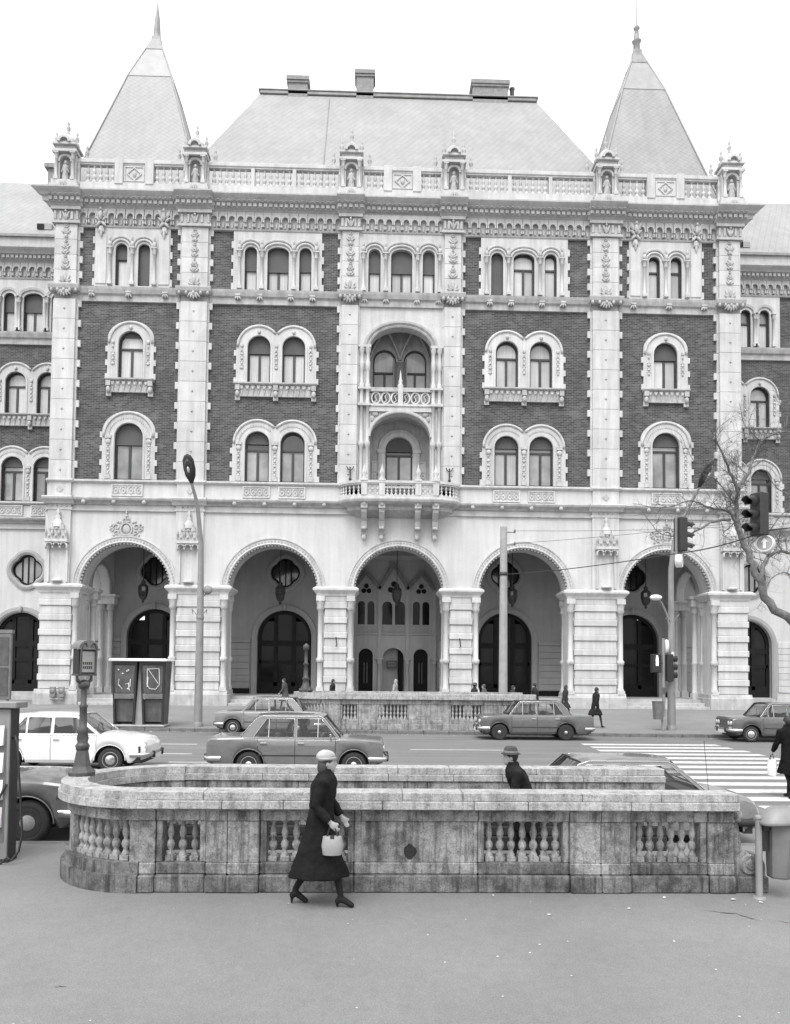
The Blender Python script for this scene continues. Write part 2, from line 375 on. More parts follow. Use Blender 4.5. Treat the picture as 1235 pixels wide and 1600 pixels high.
def leaf(mb, c, ang, L_, w_, t_, m=0):
    """a carved leaf: flattened pointed ellipsoid, turned by ang in the wall plane"""
    q = MB(); q.blob((0, 0, 0), (w_, t_, L_), seg=6, rings=5); ca, sa = math.cos(ang), math.sin(ang)
    mb.add([(c[0]+x*(1-0.35*z/L_)*ca+z*sa, c[1]+y, c[2]-x*(1-0.35*z/L_)*sa+z*ca) for x, y, z in q.v], q.f, m, False)
def foliage(mb, x, y, z0, z1, w_, m=0, rg=random.Random(5)):
    z = z0; i = 0
    mb.box(x-0.022, x+0.022, y, y+0.05, z0, z1, m=m)
    while z < z1-0.12:
        k = 0.65+0.35*math.sin(i*1.9+1)+rg.uniform(-0.1, 0.1); s_ = w_*k
        for q in (-1, 1):
            leaf(mb, (x+q*s_*0.45, y, z+0.05), q*1.0, s_*0.55, s_*0.22, 0.05, m); leaf(mb, (x+q*s_*0.3, y-0.01, z+0.16), q*0.45, s_*0.5, s_*0.18, 0.045, m)
        if i % 3 == 0: mb.blob((x, y-0.02, z+0.1), (w_*0.3, 0.06, 0.1), m=m, seg=6, rings=4)
        if i % 3 == 1: mb.box(x-w_*0.55, x+w_*0.55, y-0.02, y+0.05, z-0.02, z+0.025, m=m)
        z += 0.26+0.05*k; i += 1
def window(cx, z0, w, zt, y, rise=None, blind=0.0, mull=True, trans=0.66, pane='pane_mid', top='pane_light', rolled=0):
    """window = dark timber frame (part) with panes and blind (sub-parts); y is the plane of the frame"""
    e = 0.002; path = opening(cx, z0, w, zt, rise); f = MB()
    f.sweep(path, rectprof(-0.09, 0.02, y-0.06, y+0.06)); zt_ = z0+(zt-z0)*trans
    f.box(cx-w/2+0.05, cx+w/2-0.05, y-0.05, y+0.05, z0-0.0, z0+0.09)
    f.box(cx-w/2+0.05, cx+w/2-0.05, y-0.055, y+0.05, zt_-0.06, zt_+0.05)
    if mull: f.box(cx-0.07, cx+0.07, y-0.045, y+0.045, z0+0.05, zt_)
    wo = f.build('window', S['frame'], pal)
    x0, x1 = cx-w/2+0.06, cx+w/2-0.06
    cols_ = [(x0, cx-0.06), (cx+0.06, x1)] if mull else [(x0, x1)]
    for a, b in cols_:
        p = MB(); tl = rnd.uniform(-0.012, 0.012)
        p.add([(a, y+0.012+tl, z0+0.06), (b, y+0.012-tl, z0+0.06), (b, y+0.02-tl, zt_-0.04), (a, y+0.02+tl, zt_-0.04)], [(0, 1, 2, 3)])
        p.build('pane', S[pane], wo)
    p = MB(); up_ = [q for q in opening(cx, zt_, w-0.1, zt-0.05, None if rise is None else rise-0.03) if q[1] >= zt_-1e-6]
    p.add([(q[0], y+0.015, q[1]) for q in up_], [tuple(range(len(up_)))]); p.build('pane', S[top], wo)
    if blind > 0:
        zb = zt-(zt-z0)*blind; b = MB(); pts = [q for q in opening(cx, min(zb, zt-(rise if rise else w/2)), w-0.02, zt-0.01, rise)]
        pts[0] = (pts[0][0], zb); pts[-1] = (pts[-1][0], zb)
        pts = [q for q in pts if q[1] >= zb-1e-6]
        b.plate(pts, [], y-0.085, y-0.065, back=False)
        b.box(cx-w/2+0.02, cx+w/2-0.02, y-0.1, y-0.062, zb-0.05, zb+0.02)
        b.build('blind', S['blind'], wo)
    return wo
def jamb(x, z0, z1, out, sg, per=0.8, th=0.33, off=0.0):
    """toothed edge going up on side sg"""
    pts = [(x, z0)]; z = z0+off; 
    while z+th < z1:
        a = max(z, z0); pts += [(x, a), (x+sg*out, a), (x+sg*out, z+th), (x, z+th)]; z += per
    pts.append((x, z1)); res = []
    for p in pts:
        if not res or abs(p[0]-res[-1][0])+abs(p[1]-res[-1][1]) > 1e-6: res.append(p)
    return res
def surround(cxs, w, z0, zt, ro, yb, first):
    zs = zt-w/2; y = yb-0.1; o = MB(); rise = w/2
    xl, xr = cxs[0]-ro, cxs[-1]+ro
    L = jamb(xl, z0, zs+0.3, 0.13, -1); Rr = jamb(xr, z0, zs+0.3, 0.13, 1)[::-1]
    if len(cxs) == 1: top = arc(cxs[0], zs+0.3, ro, n=18, rz=ro-0.3); arcs = [(cxs[0], 180, 0)]
    else:
        d = (cxs[1]-cxs[0])/2; am = math.degrees(math.acos(d/ro))
        top = arc(cxs[0], zs, ro, 168, am, 14)+arc(cxs[1], zs, ro, 180-am, 12, 14)[1:]
        arcs = [(cxs[0], 180, am), (cxs[1], 180-am, 0)]
    out = L[:-1]+top+Rr[1:]
    o.plate(out, [opening(c, z0, w, zt) for c in cxs], y, yb+0.05)
    for c, a0, a1 in arcs:
        o.sweep(arc(c, zs, ro-0.09, a0, a1, 16), [(-0.07, y+0.01), (-0.05, y-0.06), (0.03, y-0.08), (0.08, y-0.03), (0.08, y+0.01)], sm=True)
        if first:
            rr = (ro+w/2)/2
            for i in range(26):
                t = R(a0+(a1-a0)*(i+0.5)/26); x, z = c+rr*math.cos(t), zs+rr*math.sin(t)
                o.box(x-0.03, x+0.03, y-0.035, y+0.01, z-0.07, z+0.07)
    for c in cxs:
        o.sweep(opening(c, z0, w+0.06, zt+0.03), rectprof(-0.01, 0.1, y-0.035, y+0.01))
    ob = o.build('window_surround', S['stone'], pal)
    jx = [(xl+(cxs[0]-w/2))/2, (xr+(cxs[-1]+w/2))/2]+([(cxs[0]+cxs[1])/2] if len(cxs) == 2 else [])
    for x in jx:
        d = MB(); zz = z0+0.35 if first else z0+0.9
        if first:
            d.box(x-0.15, x+0.15, y-0.05, y, z0+0.02, z0+0.3); d.box(x-0.17, x+0.17, y-0.1, y, zs-0.1, zs+0.08)
            d.blob((x, y-0.03, zs-0.28), (0.16, 0.08, 0.17))
        while zz < zs-0.4:
            k = rnd.random(); d.blob((x, y-0.02, zz), (0.07+0.05*k, 0.045, 0.09)); d.blob((x-0.07, y-0.01, zz+0.13), (0.04, 0.03, 0.06), seg=6, rings=4); d.blob((x+0.07, y-0.01, zz+0.13), (0.04, 0.03, 0.06), seg=6, rings=4); zz += 0.27
        if not first: d.box(x-0.02, x+0.02, y-0.03, y+0.01, z0+0.85, zs+0.1)
        else: d.box(x-0.02, x+0.02, y-0.02, y+0.01, z0+0.2, zs)
        if not first: d.blob((x, y-0.03, zs+0.05), (0.1, 0.06, 0.14)); d.blob((x, y-0.03, zs-0.2), (0.06, 0.05, 0.12))
        d.build('carving', S['ornament'], ob)
    if not first:
        for c in cxs: d = MB(); d.blob((c, y-0.06, zt+0.2), (0.1, 0.08, 0.13)); d.build('keystone', S['ornament'], ob)
    if not first:     # carved balconet frieze under the sill
        b = MB(); z1 = z0-0.02; zl = z0-0.78
        bx = [xl+0.12, xr-0.12]+([(xl+xr)/2] if len(cxs) == 2 else [])
        b.box(xl+0.02, xr-0.02, y-0.06, yb+0.04, zl+0.0, z1-0.1)
        b.mould(xl-0.06, xr+0.06, [(yb+0.02, z1-0.14), (y-0.14, z1-0.12), (y-0.24, z1-0.05), (y-0.24, z1+0.02), (yb+0.02, z1+0.03)])
        nx = int((xr-xl)/0.34)
        for i in range(nx):
            x = xl+0.2+(xr-xl-0.4)*(i+0.5)/nx
            b.add([(x-0.14, y-0.07, z1-0.16), (x+0.14, y-0.07, z1-0.16), (x, y-0.07, zl-0.02), (x-0.1, y-0.16, z1-0.16), (x+0.1, y-0.16, z1-0.16), (x, y-0.1, zl+0.12)],
                  [(3, 4, 5), (0, 3, 5, 2), (4, 1, 2, 5), (0, 1, 4, 3)], m=1)
            b.blob((x, y-0.15, z1-0.32), (0.06, 0.05, 0.09), m=1, seg=6, rings=4)
        for x in bx:
            b.box(x-0.13, x+0.13, y-0.2, y, z1-0.42, z1-0.12); b.blob((x, y-0.12, zl+0.14), (0.13, 0.1, 0.2), m=1); b.box(x-0.14, x+0.14, y-0.05, yb, zl-0.22, zl+0.03)
        b.build('balconet', [S['stone_grey'], S['ornament']], ob)
    return ob
def relief_panel(x0, x1, z0, z1, yb, par=None):
    p = MB(); p.box(x0, x1, yb-0.03, yb+0.02, z0, z1)
    p.sweep([(x0, z0), (x0, z1), (x1, z1), (x1, z0)], rectprof(-0.05, 0.03, yb-0.07, yb), closed=True)
    n = max(2, round((x1-x0)/0.42)); w = (x1-x0)/n; h = (z1-z0)
    for i in range(n):
        c = x0+w*(i+0.5); zc = (z0+z1)/2
        p.sweep([(c+0.15*math.cos(t), zc+0.2*math.sin(t)) for t in [2*PI*k/10 for k in range(10)]], rectprof(-0.025, 0.025, yb-0.065, yb), closed=True, m=1)
        p.blob((c, yb-0.03, zc), (0.06, 0.05, 0.08), m=1, seg=6, rings=4)
        for q in (-1, 1): p.blob((c+w/2*0.9, yb-0.03, zc+q*0.17), (0.05, 0.03, 0.07), m=1, seg=6, rings=4)
    return p.build('relief_panel', [S['stone'], S['stone_grey']], par or pal)
def colonnette(mb, x, y, z0, z1, r=0.1, m=0, mc=1, seg=8):
    mb.box(x-r*1.6, x+r*1.6, y-r*1.6, y+r*1.6, z0, z0+0.16, m=m)
    mb.lathe([(r*1.5, z0+0.16), (r*1.5, z0+0.22), (r, z0+0.3), (r*0.92, z1-0.42), (r*1.2, z1-0.4)], (x, y, 0), seg, m)
    mb.lathe([(r*1.0, z1-0.42), (r*1.35, z1-0.3), (r*1.25, z1-0.2), (r*1.9, z1-0.06)], (x, y, 0), seg, mc)
    mb.box(x-r*1.9, x+r*1.9, y-r*1.9, y+r*1.9, z1-0.06, z1, m=m)

# ---------------- wall surfaces of the main block
G0 = 24.37; ZF = 27.95
CX = (-15.55, -7.18, 0.0, 7.18, 15.55)          # arch axes
wins1 = []                                       # (centres, w, sill, top, ro)
for s_ in (-1, 1):
    wins1.append(((s_*15.55,), 1.6, 13.25, 16.5, 1.5, True)); wins1.append(((s_*15.55,), 1.4, 19.05, 21.85, 1.31, False))
    wins1.append((tuple(sorted((s_*8.22, s_*6.19))), 1.39, 13.25, 16.15, 1.42, True)); wins1.append((tuple(sorted((s_*8.2, s_*6.2))), 1.31, 18.95, 21.75, 1.31, False))
att2 = [(15.55-0.65, 0.68), (15.55+0.65, 0.68)]
att3 = [(-1.58, 0.71, None), (0, 1.24, 0.36), (1.58, 0.71, None)]
bays = [(-20.0, -11.3), (-12.7+0.0, -2.6), (2.6, 12.7), (11.3, 20.0)]
def brick_bay(x0, x1, yb, holes, name='brick_wall'):
    w = MB(); w.plate([(x0, 12.9), (x0, 28.2), (x1, 28.2), (x1, 12.9)], holes, yb, yb+0.45)
    return w.build(name, S['brick'], pal)
def hol(cx_list, w, z0, zt, rise=None): return [opening(c, z0, w, zt, rise) for c in cx_list]
def bay_holes(side):
    h = []
    for s_ in (-1, 1):
        pass
    return h
for s_ in (-1, 1):
    hs = hol((s_*15.55,), 1.6, 13.25, 16.5)+hol((s_*15.55,), 1.4, 19.05, 21.85)+hol((s_*14.9, s_*16.2), 0.68, 24.5, 27.0)
    a, b = sorted((s_*20.0, s_*12.0)); brick_bay(a, b, 0.0, hs)
    hs = hol((s_*8.22, s_*6.19), 1.39, 13.25, 16.15)+hol((s_*8.2, s_*6.2), 1.31, 18.95, 21.75)
    for dx, w, rs in att3: hs += hol((s_*7.18+dx,), w, 24.42, 27.0, rs)
    a, b = sorted((s_*12.0, s_*3.0)); brick_bay(a, b, 0.0, hs)
for i, (cs, w, z0, zt, ro, first) in enumerate(wins1):
    surround(cs, w, z0, zt, ro, 0.0, first)
    for c in cs:
        k = rnd.random()
        if first:
            bl = 0.36 if c < -14 else (0.22 if k < 0.6 else 0.0); pn = 'pane_mid' if (c < 0 or k < 0.5) else 'pane_light'
            if -9 < c < -5: pn = 'pane_dark' if k < 0.2 else 'pane_mid'
            window(c, z0, w, zt, 0.24, None, bl, True, 0.68 if c > 0 else 0.64, pn, 'pane_mid' if c > 4 else 'pane_dark')
        else:
            bl = 0.33 if (-9 < c < -5 or c > 14) else (0.08 if c < -14 else 0.0)
            window(c, z0, w, zt, 0.24, None, bl, True, 0.66, 'pane_light', 'pane_light' if bl < 0.2 else 'pane_dark')
    if first:
        for c in cs: relief_panel(c-w/2-0.06, c+w/2+0.06, 12.3, 12.93, -0.12)

# ---------------- attic storey: stone panels with arched lights
def attic_group(cx, lights, x0, x1, yb, z0=24.42, zt=27.0, blinds=()):
    y = yb-0.12; o = MB()
    out = [(x0, z0-0.05)]+jamb(x0, z0, 27.9, 0.12, -1, 0.82, 0.4)+jamb(x1, z0, 27.9, 0.12, 1, 0.82, 0.4)[::-1]+[(x1, z0-0.05)]
    o.plate(out, [opening(cx+dx, z0, w, zt, rs) for dx, w, rs in lights], y, yb+0.05)
    edges = sorted([cx+dx-w/2 for dx, w, rs in lights]+[cx+dx+w/2 for dx, w, rs in lights])
    for dx, w, rs in lights:
        rs_ = (w/2 if rs is None else rs); zs = zt-rs_
        o.sweep(arc(cx+dx, zs+0.02, w/2+0.16, 180, 0, 14, rs_+0.16), [(-0.06, y+0.02), (-0.06, y-0.05), (0.0, y-0.1), (0.07, y-0.06), (0.07, y+0.02)], sm=True)
        o.sweep(arc(cx+dx, zs+0.02, w/2+0.34, 180, 0, 14, rs_+0.32), [(-0.05, y+0.02), (-0.05, y-0.07), (0.05, y-0.12), (0.09, y-0.05), (0.09, y+0.02)], sm=True)
    ob = o.build('attic_surround', S['stone'], pal)
    cxs = [edges[0]-0.28]+[(edges[i]+edges[i+1])/2 for i in range(1, len(edges)-1, 2)]+[edges[-1]+0.28]
    for x in cxs:
        c = MB(); colonnette(c, 0, 0, z0+0.02, zt-0.3, 0.085); c.blob((0, -0.05, zt-0.12), (0.13, 0.1, 0.2), m=1, seg=6, rings=4); c.blob((0, -0.06, zt+0.2), (0.06, 0.05, 0.17), m=1, seg=6, rings=4)
        c.build('colonnette', [S['stone'], S['ornament']], ob, (x, y-0.07, 0))
    for i, (dx, w, rs) in enumerate(lights):
        bl = blinds[i] if i < len(blinds) else 0
        window(cx+dx, z0, w, zt, yb+0.22, rs, bl, w > 1, 0.66, 'pane_light', 'pane_light' if bl < 0.2 else 'pane_dark')
    return ob
attic_group(-15.55, [(-0.65, 0.68, None), (0.65, 0.68, None)], -17.72, -13.4, 0, 24.5, 27.0, (0.32, 0.97))
attic_group(15.55, [(-0.65, 0.68, None), (0.65, 0.68, None)], 13.4, 17.72, 0, 24.5, 27.0, (0.0, 0.0))
attic_group(-7.18, att3, -9.76, -4.65, 0, blinds=(0.5, 0.52, 0.5))
attic_group(7.18, att3, 4.65, 9.76, 0, blinds=(0.97, 0, 0))
attic_group(0, att3, -2.6, 2.6, -0.08, blinds=(0.5, 0.5, 0.5))

# ---------------- pilasters with quoined edges: every block its own piece
def pil_block(hw, h, tl, tr, name):
    b = MB(); g = 0.006
    b.box(-hw+0.1, hw-0.1, -0.3, 0.02, g, h-g, c=0.012)
    b.box(-hw, hw, -0.14, 0.03, g, h-g, c=0.01)
    if tl: b.box(-hw-0.17, -hw+0.02, -0.135, 0.03, h-0.40, h-g, c=0.01)
    if tr: b.box(hw-0.02, hw+0.17, -0.135, 0.03, h-0.40, h-g, c=0.01)
    b.lathe([(0.0, 0.0), (0.045, 0.01), (0.05, 0.03), (0, 0.05)], (0, -0.345, h*0.52), 6, 1, ax='y')
    for q in range(4): b.box(-0.05*math.cos(q*PI/2)-0.022, -0.05*math.cos(q*PI/2)+0.022, -0.312, -0.3, h*0.52+0.07*math.sin(q*PI/2)-0.022, h*0.52+0.07*math.sin(q*PI/2)+0.022, m=1)
    return b.mesh(name, [S['stone'], S['stone_grey']])
PILS = [(-19.3, 0.72, 0, 1), (-11.95, 0.86, 1, 1), (-2.98, 0.58, 1, 0), (2.98, 0.58, 0, 1), (11.95, 0.86, 1, 1), (19.3, 0.72, 1, 0)]
NB = 9; HB = (23.6-13.1)/NB
for cx, hw, tl, tr in PILS:
    p = MB(); p.box(-hw+0.03, hw-0.03, -0.1, 0.04, 13.1, 28.0); po = p.build('pilaster', S['stone_grey'], pal, (cx, 0, 0))
    me = pil_block(hw, HB, tl, tr, 'stone_block')
    for i in range(NB): put('stone_block', me, po, (0, 0, 13.1+HB*i))
    ha = (27.95-24.4)/4; me2 = pil_block(hw, ha, tl, tr, 'stone_block')
    for i in range(4): put('stone_block', me2, po, (0, 0, 24.4+ha*i))
    orn = MB(); y = -0.33                                        # carved candelabrum up the attic part
    zz = 24.5
    orn.box(-0.22, 0.22, y-0.04, -0.29, 24.42, 24.52)
    for q in (-1, 1): leaf(orn, (q*0.16, y, 24.75), q*0.5, 0.24, 0.09, 0.07); leaf(orn, (q*0.2, y, 24.62), q*1.2, 0.16, 0.07, 0.06)
    leaf(orn, (0, y-0.03, 24.85), 0, 0.27, 0.1, 0.08); foliage(orn, 0, y, 25.35, 27.85, 0.3)
    orn.build('carving', S['ornament'], po)
    cap = MB()                                                    # capital zone in the frieze
    cap.box(-hw-0.08, hw+0.08, -0.42, 0.02, 27.97, 28.12); cap.box(-hw, hw, -0.34, 0.02, 28.12, 28.72); cap.box(-hw-0.12, hw+0.12, -0.5, 0.02, 28.72, 28.9)
    for x in (-hw+0.1, -hw*0.45, hw*0.45, hw-0.1): cap.box(x-0.07, x+0.07, -0.42, -0.3, 28.16, 28.68, c=0.02, m=1)
    for q in (-1, 0, 1): leaf(cap, (q*0.1, -0.4, 28.4), q*0.4, 0.28, 0.08, 0.09, m=1)
    cap.blob((0, -0.46, 28.62), (0.07, 0.07, 0.09), m=1)
    cap.build('capital', [S['cornice'], S['ornament']], po)
    b = MB(); b.mould(-hw-0.15, hw+0.15, [(0.02, 24.0), (-0.4, 24.02), (-0.52, 24.12), (-0.58, 24.3), (-0.58, 24.36), (0.02, 24.4)])   # band base
    for k in range(5):
        x = -hw+2*hw*k/4; b.blob((x*0.95, -0.46, 24.02), (0.1, 0.1, 0.13), seg=6, rings=4)
    for q in (-2, -1, 0, 1, 2): leaf(b, (q*0.11, -0.4, 23.9+0.03*abs(q)), PI-q*0.35, 0.24, 0.09, 0.1)
    b.build('band_base', S['cornice'], po)

# ---------------- string courses and the main cornice
def strip(x0, x1, prof, yb, name, mat, par=None):
    m_ = MB(); m_.mould(x0, x1, [(p[0]+yb, p[1]) for p in prof]); return m_.build(name, mat, par or pal)
def studs(x0, x1, z, y, step, r=0.09):
    n = max(1, int(round((x1-x0)/step)))
    m_ = MB()
    for i in range(n): m_.blob((x0+(x1-x0)*(i+0.5)/n, y, z), (r, r, r), seg=6, rings=4)
    return m_
ATT_STR = [(0.05, 23.55), (-0.12, 23.57), (-0.14, 23.9), (-0.25, 23.98), (-0.33, 24.2), (-0.36, 24.33), (-0.1, 24.42), (0.05, 24.42)]
segs = [(-18.55, -12.85), (-11.05, -3.55), (-2.4, 2.4), (3.55, 11.05), (12.85, 18.55)]
for a, b in segs:
    o = strip(a-0.05, b+0.05, ATT_STR, 0.0 if abs(a+b) > 1 else -0.08, 'string_course', S['stone_grey'])
    cxs = [(a+b)/2-1.3-0.8, (a+b)/2, (a+b)/2+1.3+0.8] if b-a < 6 and abs(a+b) > 1 else [(a+b)/2+d for d in (-2.15, -0.9, 0.9, 2.15)]
    for x in cxs:
        k = MB(); k.box(x-0.15, x+0.15, -0.34, -0.12, 24.0, 24.1)
        for q in (-1, 0, 1): leaf(k, (x+q*0.1, -0.24, 23.9), PI-q*0.5, 0.16, 0.07, 0.1)
        k.build('console', S['ornament'], o)
SILL = [(0.05, 12.98), (-0.18, 13.0), (-0.28, 13.08), (-0.28, 13.16), (-0.12, 13.22), (0.05, 13.22)]
LOW = [(0.05, 11.72), (-0.2, 11.76), (-0.26, 11.86), (-0.46, 11.98), (-0.5, 12.08), (-0.48, 12.14), (-0.1, 12.22), (0.05, 12.22)]
THIN = [(0.05, 11.38), (-0.22, 11.4), (-0.24, 11.5), (0.05, 11.52)]
for a, b in ((-20.1, -3.1), (3.1, 20.1)):
    strip(a, b, SILL, 0.0, 'sill_course', S['stone'])
    d = MB(); d.box(a+0.03, b-0.03, -0.115, 0.3, 12.1, 13.0); d.build('dado_wall', S['plaster'], pal)
strip(-20.15, 20.15, LOW, 0.0, 'string_course', S['stone_grey']); strip(-20.12, 20.12, THIN, 0.0, 'thin_course', S['stone'])
for cx, hw, tl, tr in PILS:
    if abs(cx) < 4: continue
    m_ = MB(); m_.mould(cx-hw-0.12, cx+hw+0.12, [(p[0]-0.18, p[1]) for p in LOW]); m_.mould(cx-hw-0.02, cx+hw+0.02, [(p[0]-0.12, p[1]+0.004) for p in SILL])
    m_.box(cx-hw+0.1, cx+hw-0.1, -0.27, 0.02, 12.15, 13.02); m_.box(cx-hw+0.08, cx+hw-0.08, -0.25, 0.02, 7.22, 11.8)
    m_.box(cx-hw, cx+hw, -0.29, 0.0, 11.42, 11.56)
    for x in (-0.4, -0.13, 0.13, 0.4): m_.blob((cx+x, -0.26, 11.66), (0.06, 0.05, 0.06), m=1, seg=6, rings=4)
    d = 0.2; m_.plate([(cx-d, 12.6), (cx, 12.8), (cx+d, 12.6), (cx, 12.4)], [], -0.31, -0.26, m=1)
    m_.build('pedestal', [S['stone'], S['stone_grey']], pal)
for i in range(22):
    x = -17.9+1.7*i
    if abs(x) < 4 or min(abs(abs(x)-11.95), abs(abs(x)-19.3)) < 1.1: continue
    k = MB(); k.blob((0, 0, 0), (0.13, 0.12, 0.13)); k.build('console', S['stone_grey'], pal, (x, -0.42, 11.86))
# frieze with its little arches
def corbel_mesh(w=0.5):
    c = MB(); r_ = w/2-0.08; out = [(-w/2+0.003, -0.3), (-w/2+0.003, 0.56), (w/2-0.003, 0.56), (w/2-0.003, -0.3), (r_, -0.3)]+arc(0, 0.14, r_, 0, 180, 8)+[(-r_, -0.3)]
    c.plate(out, [], -0.27, -0.08)
    c.box(-w/2+0.01, -w/2+0.075, -0.34, -0.26, -0.06, 0.16, m=1); c.box(w/2-0.075, w/2-0.01, -0.34, -0.26, -0.06, 0.16, m=1)
    c.box(-0.05, 0.05, -0.15, -0.05, -0.3, -0.02)
    return c.mesh('corbel', [S['cornice'], S['ornament']])
CM = corbel_mesh()
FR = [(0.05, ZF-0.06), (-0.16, ZF-0.05), (-0.2, ZF+0.03), (-0.12, ZF+0.07), (-0.08, ZF+0.08), (-0.08, 29.0), (0.05, 29.0)]
def frieze(a, b, yb):
    o = strip(a, b, FR, yb, 'frieze', S['cornice']); n = int((b-a)/0.5); 
    for i in range(n): put('corbel', CM, o, (a+(b-a)*(i+0.5)/n, yb, 28.38))
    return o
for a, b in segs: frieze(a-0.1, b+0.1, 0.0 if abs(a+b) > 1 else -0.08)
for s_ in (-1, 1):       # winged figures flanking the attic pairs
    for x in (13.75, 17.35):
        k = MB(); k.blob((0, -0.36, 28.5), (0.12, 0.1, 0.28)); k.blob((0, -0.4, 28.84), (0.08, 0.08, 0.1))
        for q in (-1, 1): leaf(k, (q*0.22, -0.28, 28.7), q*0.5, 0.3, 0.12, 0.06); leaf(k, (q*0.2, -0.28, 28.35), q*0.9, 0.22, 0.09, 0.06); leaf(k, (q*0.14, -0.26, 28.05), q*2.4, 0.22, 0.09, 0.07); leaf(k, (q*0.08, -0.22, 27.75), q*2.8, 0.22, 0.08, 0.06)
        leaf(k, (0, -0.24, 27.55), PI, 0.3, 0.09, 0.07); k.box(-0.3, 0.3, -0.17, -0.1, 24.6, 27.5, m=1); k.build('carved_figure', [S['ornament'], S['stone']], pal, (s_*x, 0, 0))
COR = [(0.1, 28.92), (-0.2, 28.94), (-0.3, 29.06), (-0.42, 29.1), (-0.44, 29.32), (-0.6, 29.38), (-0.66, 29.46), (-0.82, 29.58), (-0.9, 29.66), (-0.9, 29.74), (0.3, 29.8), (0.3, 28.92)]
def cornice(a, b, dy, eb0=None, eb1=None):
    m_ = MB(); pr = [(p[0]+dy, p[1]) for p in COR]; k = len(pr)
    f0 = [(a-(max(0, -p[0]-0.3) if eb0 else 0), p[0], p[1]) for p in pr]; f1 = [(b+(max(0, -p[0]-0.3) if eb1 else 0), p[0], p[1]) for p in pr]
    m_.add(f0+f1, [(j, (j+1) % k, k+(j+1) % k, k+j) for j in range(k)]+[tuple(range(k))[::-1], tuple(range(k, 2*k))])
    n = int((b-a)/0.29)
    for i in range(n):
        x = a+(b-a)*(i+0.5)/n; m_.box(x-0.095, x+0.095, dy-0.56, dy-0.4, 29.12, 29.31, m=1)
        m_.box(x-0.06, x+0.06, dy-0.7, dy-0.56, 29.395, 29.45, m=1)
    m_.build('cornice', [S['cornice'], S['stone_grey']], pal)
for a, b in segs: cornice(a-0.3, b+0.3, 0 if abs(a+b) > 1 else -0.0)
for cx, hw, tl, tr in PILS: cornice(cx-hw-0.22, cx+hw+0.22, -0.2, cx < -19, cx > 19)
# ---------------- roof balustrade, its niche turrets
def baluster_mesh(h, r, seg=8, sq=0.0, mat=None):
    b = MB(); q = r*1.05
    b.box(-q, q, -q, q, 0, h*0.12, c=0.004); b.box(-q*0.85, q*0.85, -q*0.85, q*0.85, h*0.95, h, c=0.004)
    b.lathe([(r*0.95, h*0.12), (r*0.95, h*0.16), (r*0.7, h*0.2), (r*0.5, h*0.26), (r*0.8, h*0.31), (r*1.0, h*0.38), (r*0.82, h*0.46), (r*0.46, h*0.5), (r*0.48, h*0.54), (r*0.74, h*0.61), (r*0.84, h*0.68), (r*0.62, h*0.79), (r*0.42, h*0.89), (r*0.6, h*0.92), (r*0.6, h*0.95)], seg=seg, cap=False)
    return b.mesh('baluster', mat or S['stone'])
BM = baluster_mesh(1.14, 0.12)
bsec = [(-18.4, -16.6), (-14.45, -12.9), (-11.15, -3.85), (-2.15, -1.05), (1.05, 2.15), (3.85, 11.15), (12.9, 14.45), (16.6, 18.4)]
bal = MB(); 
bal.box(-20.05, 20.05, -0.28, 0.12, 29.7, 30.48); bal.box(-20.02, 20.02, -0.3, 0.14, 31.62, 31.86, c=0.03); bal.box(-20.03, 20.03, -0.24, 0.08, 31.54, 31.63)
for a, b in ((-16.6, -14.45), (-1.05, 1.05), (14.45, 16.6)):
    bal.box(a, b, -0.22, 0.06, 30.4, 31.6)
    for x in (a+0.2, b-0.2): bal.box(x-0.24, x+0.24, -0.33, 0.16, 30.4, 31.92, c=0.02)
    c = (a+b)/2; bal.sweep([(c-0.55, 30.62), (c-0.55, 31.45), (c+0.55, 31.45), (c+0.55, 30.62)], rectprof(-0.03, 0.03, -0.26, -0.2), closed=True)
    bal.sweep([(c-0.4, 31.03), (c, 31.4), (c+0.4, 31.03), (c, 30.66)], rectprof(-0.03, 0.03, -0.27, -0.2), closed=True, m=1); bal.blob((c, -0.22, 31.03), (0.13, 0.08, 0.2), m=1)
for x in (-8.7, -6.3, 6.3, 8.7): bal.box(x-0.1, x+0.1, -0.25, 0.1, 30.4, 31.6)
balo = bal.build('roof_balustrade', [S['stone'], S['ornament']], pal)
for a, b in bsec:
    n = int(round((b-a)/0.36))
    for i in range(n): put('baluster', BM, balo, (a+(b-a)*(i+0.5)/n, -0.08, 30.44))
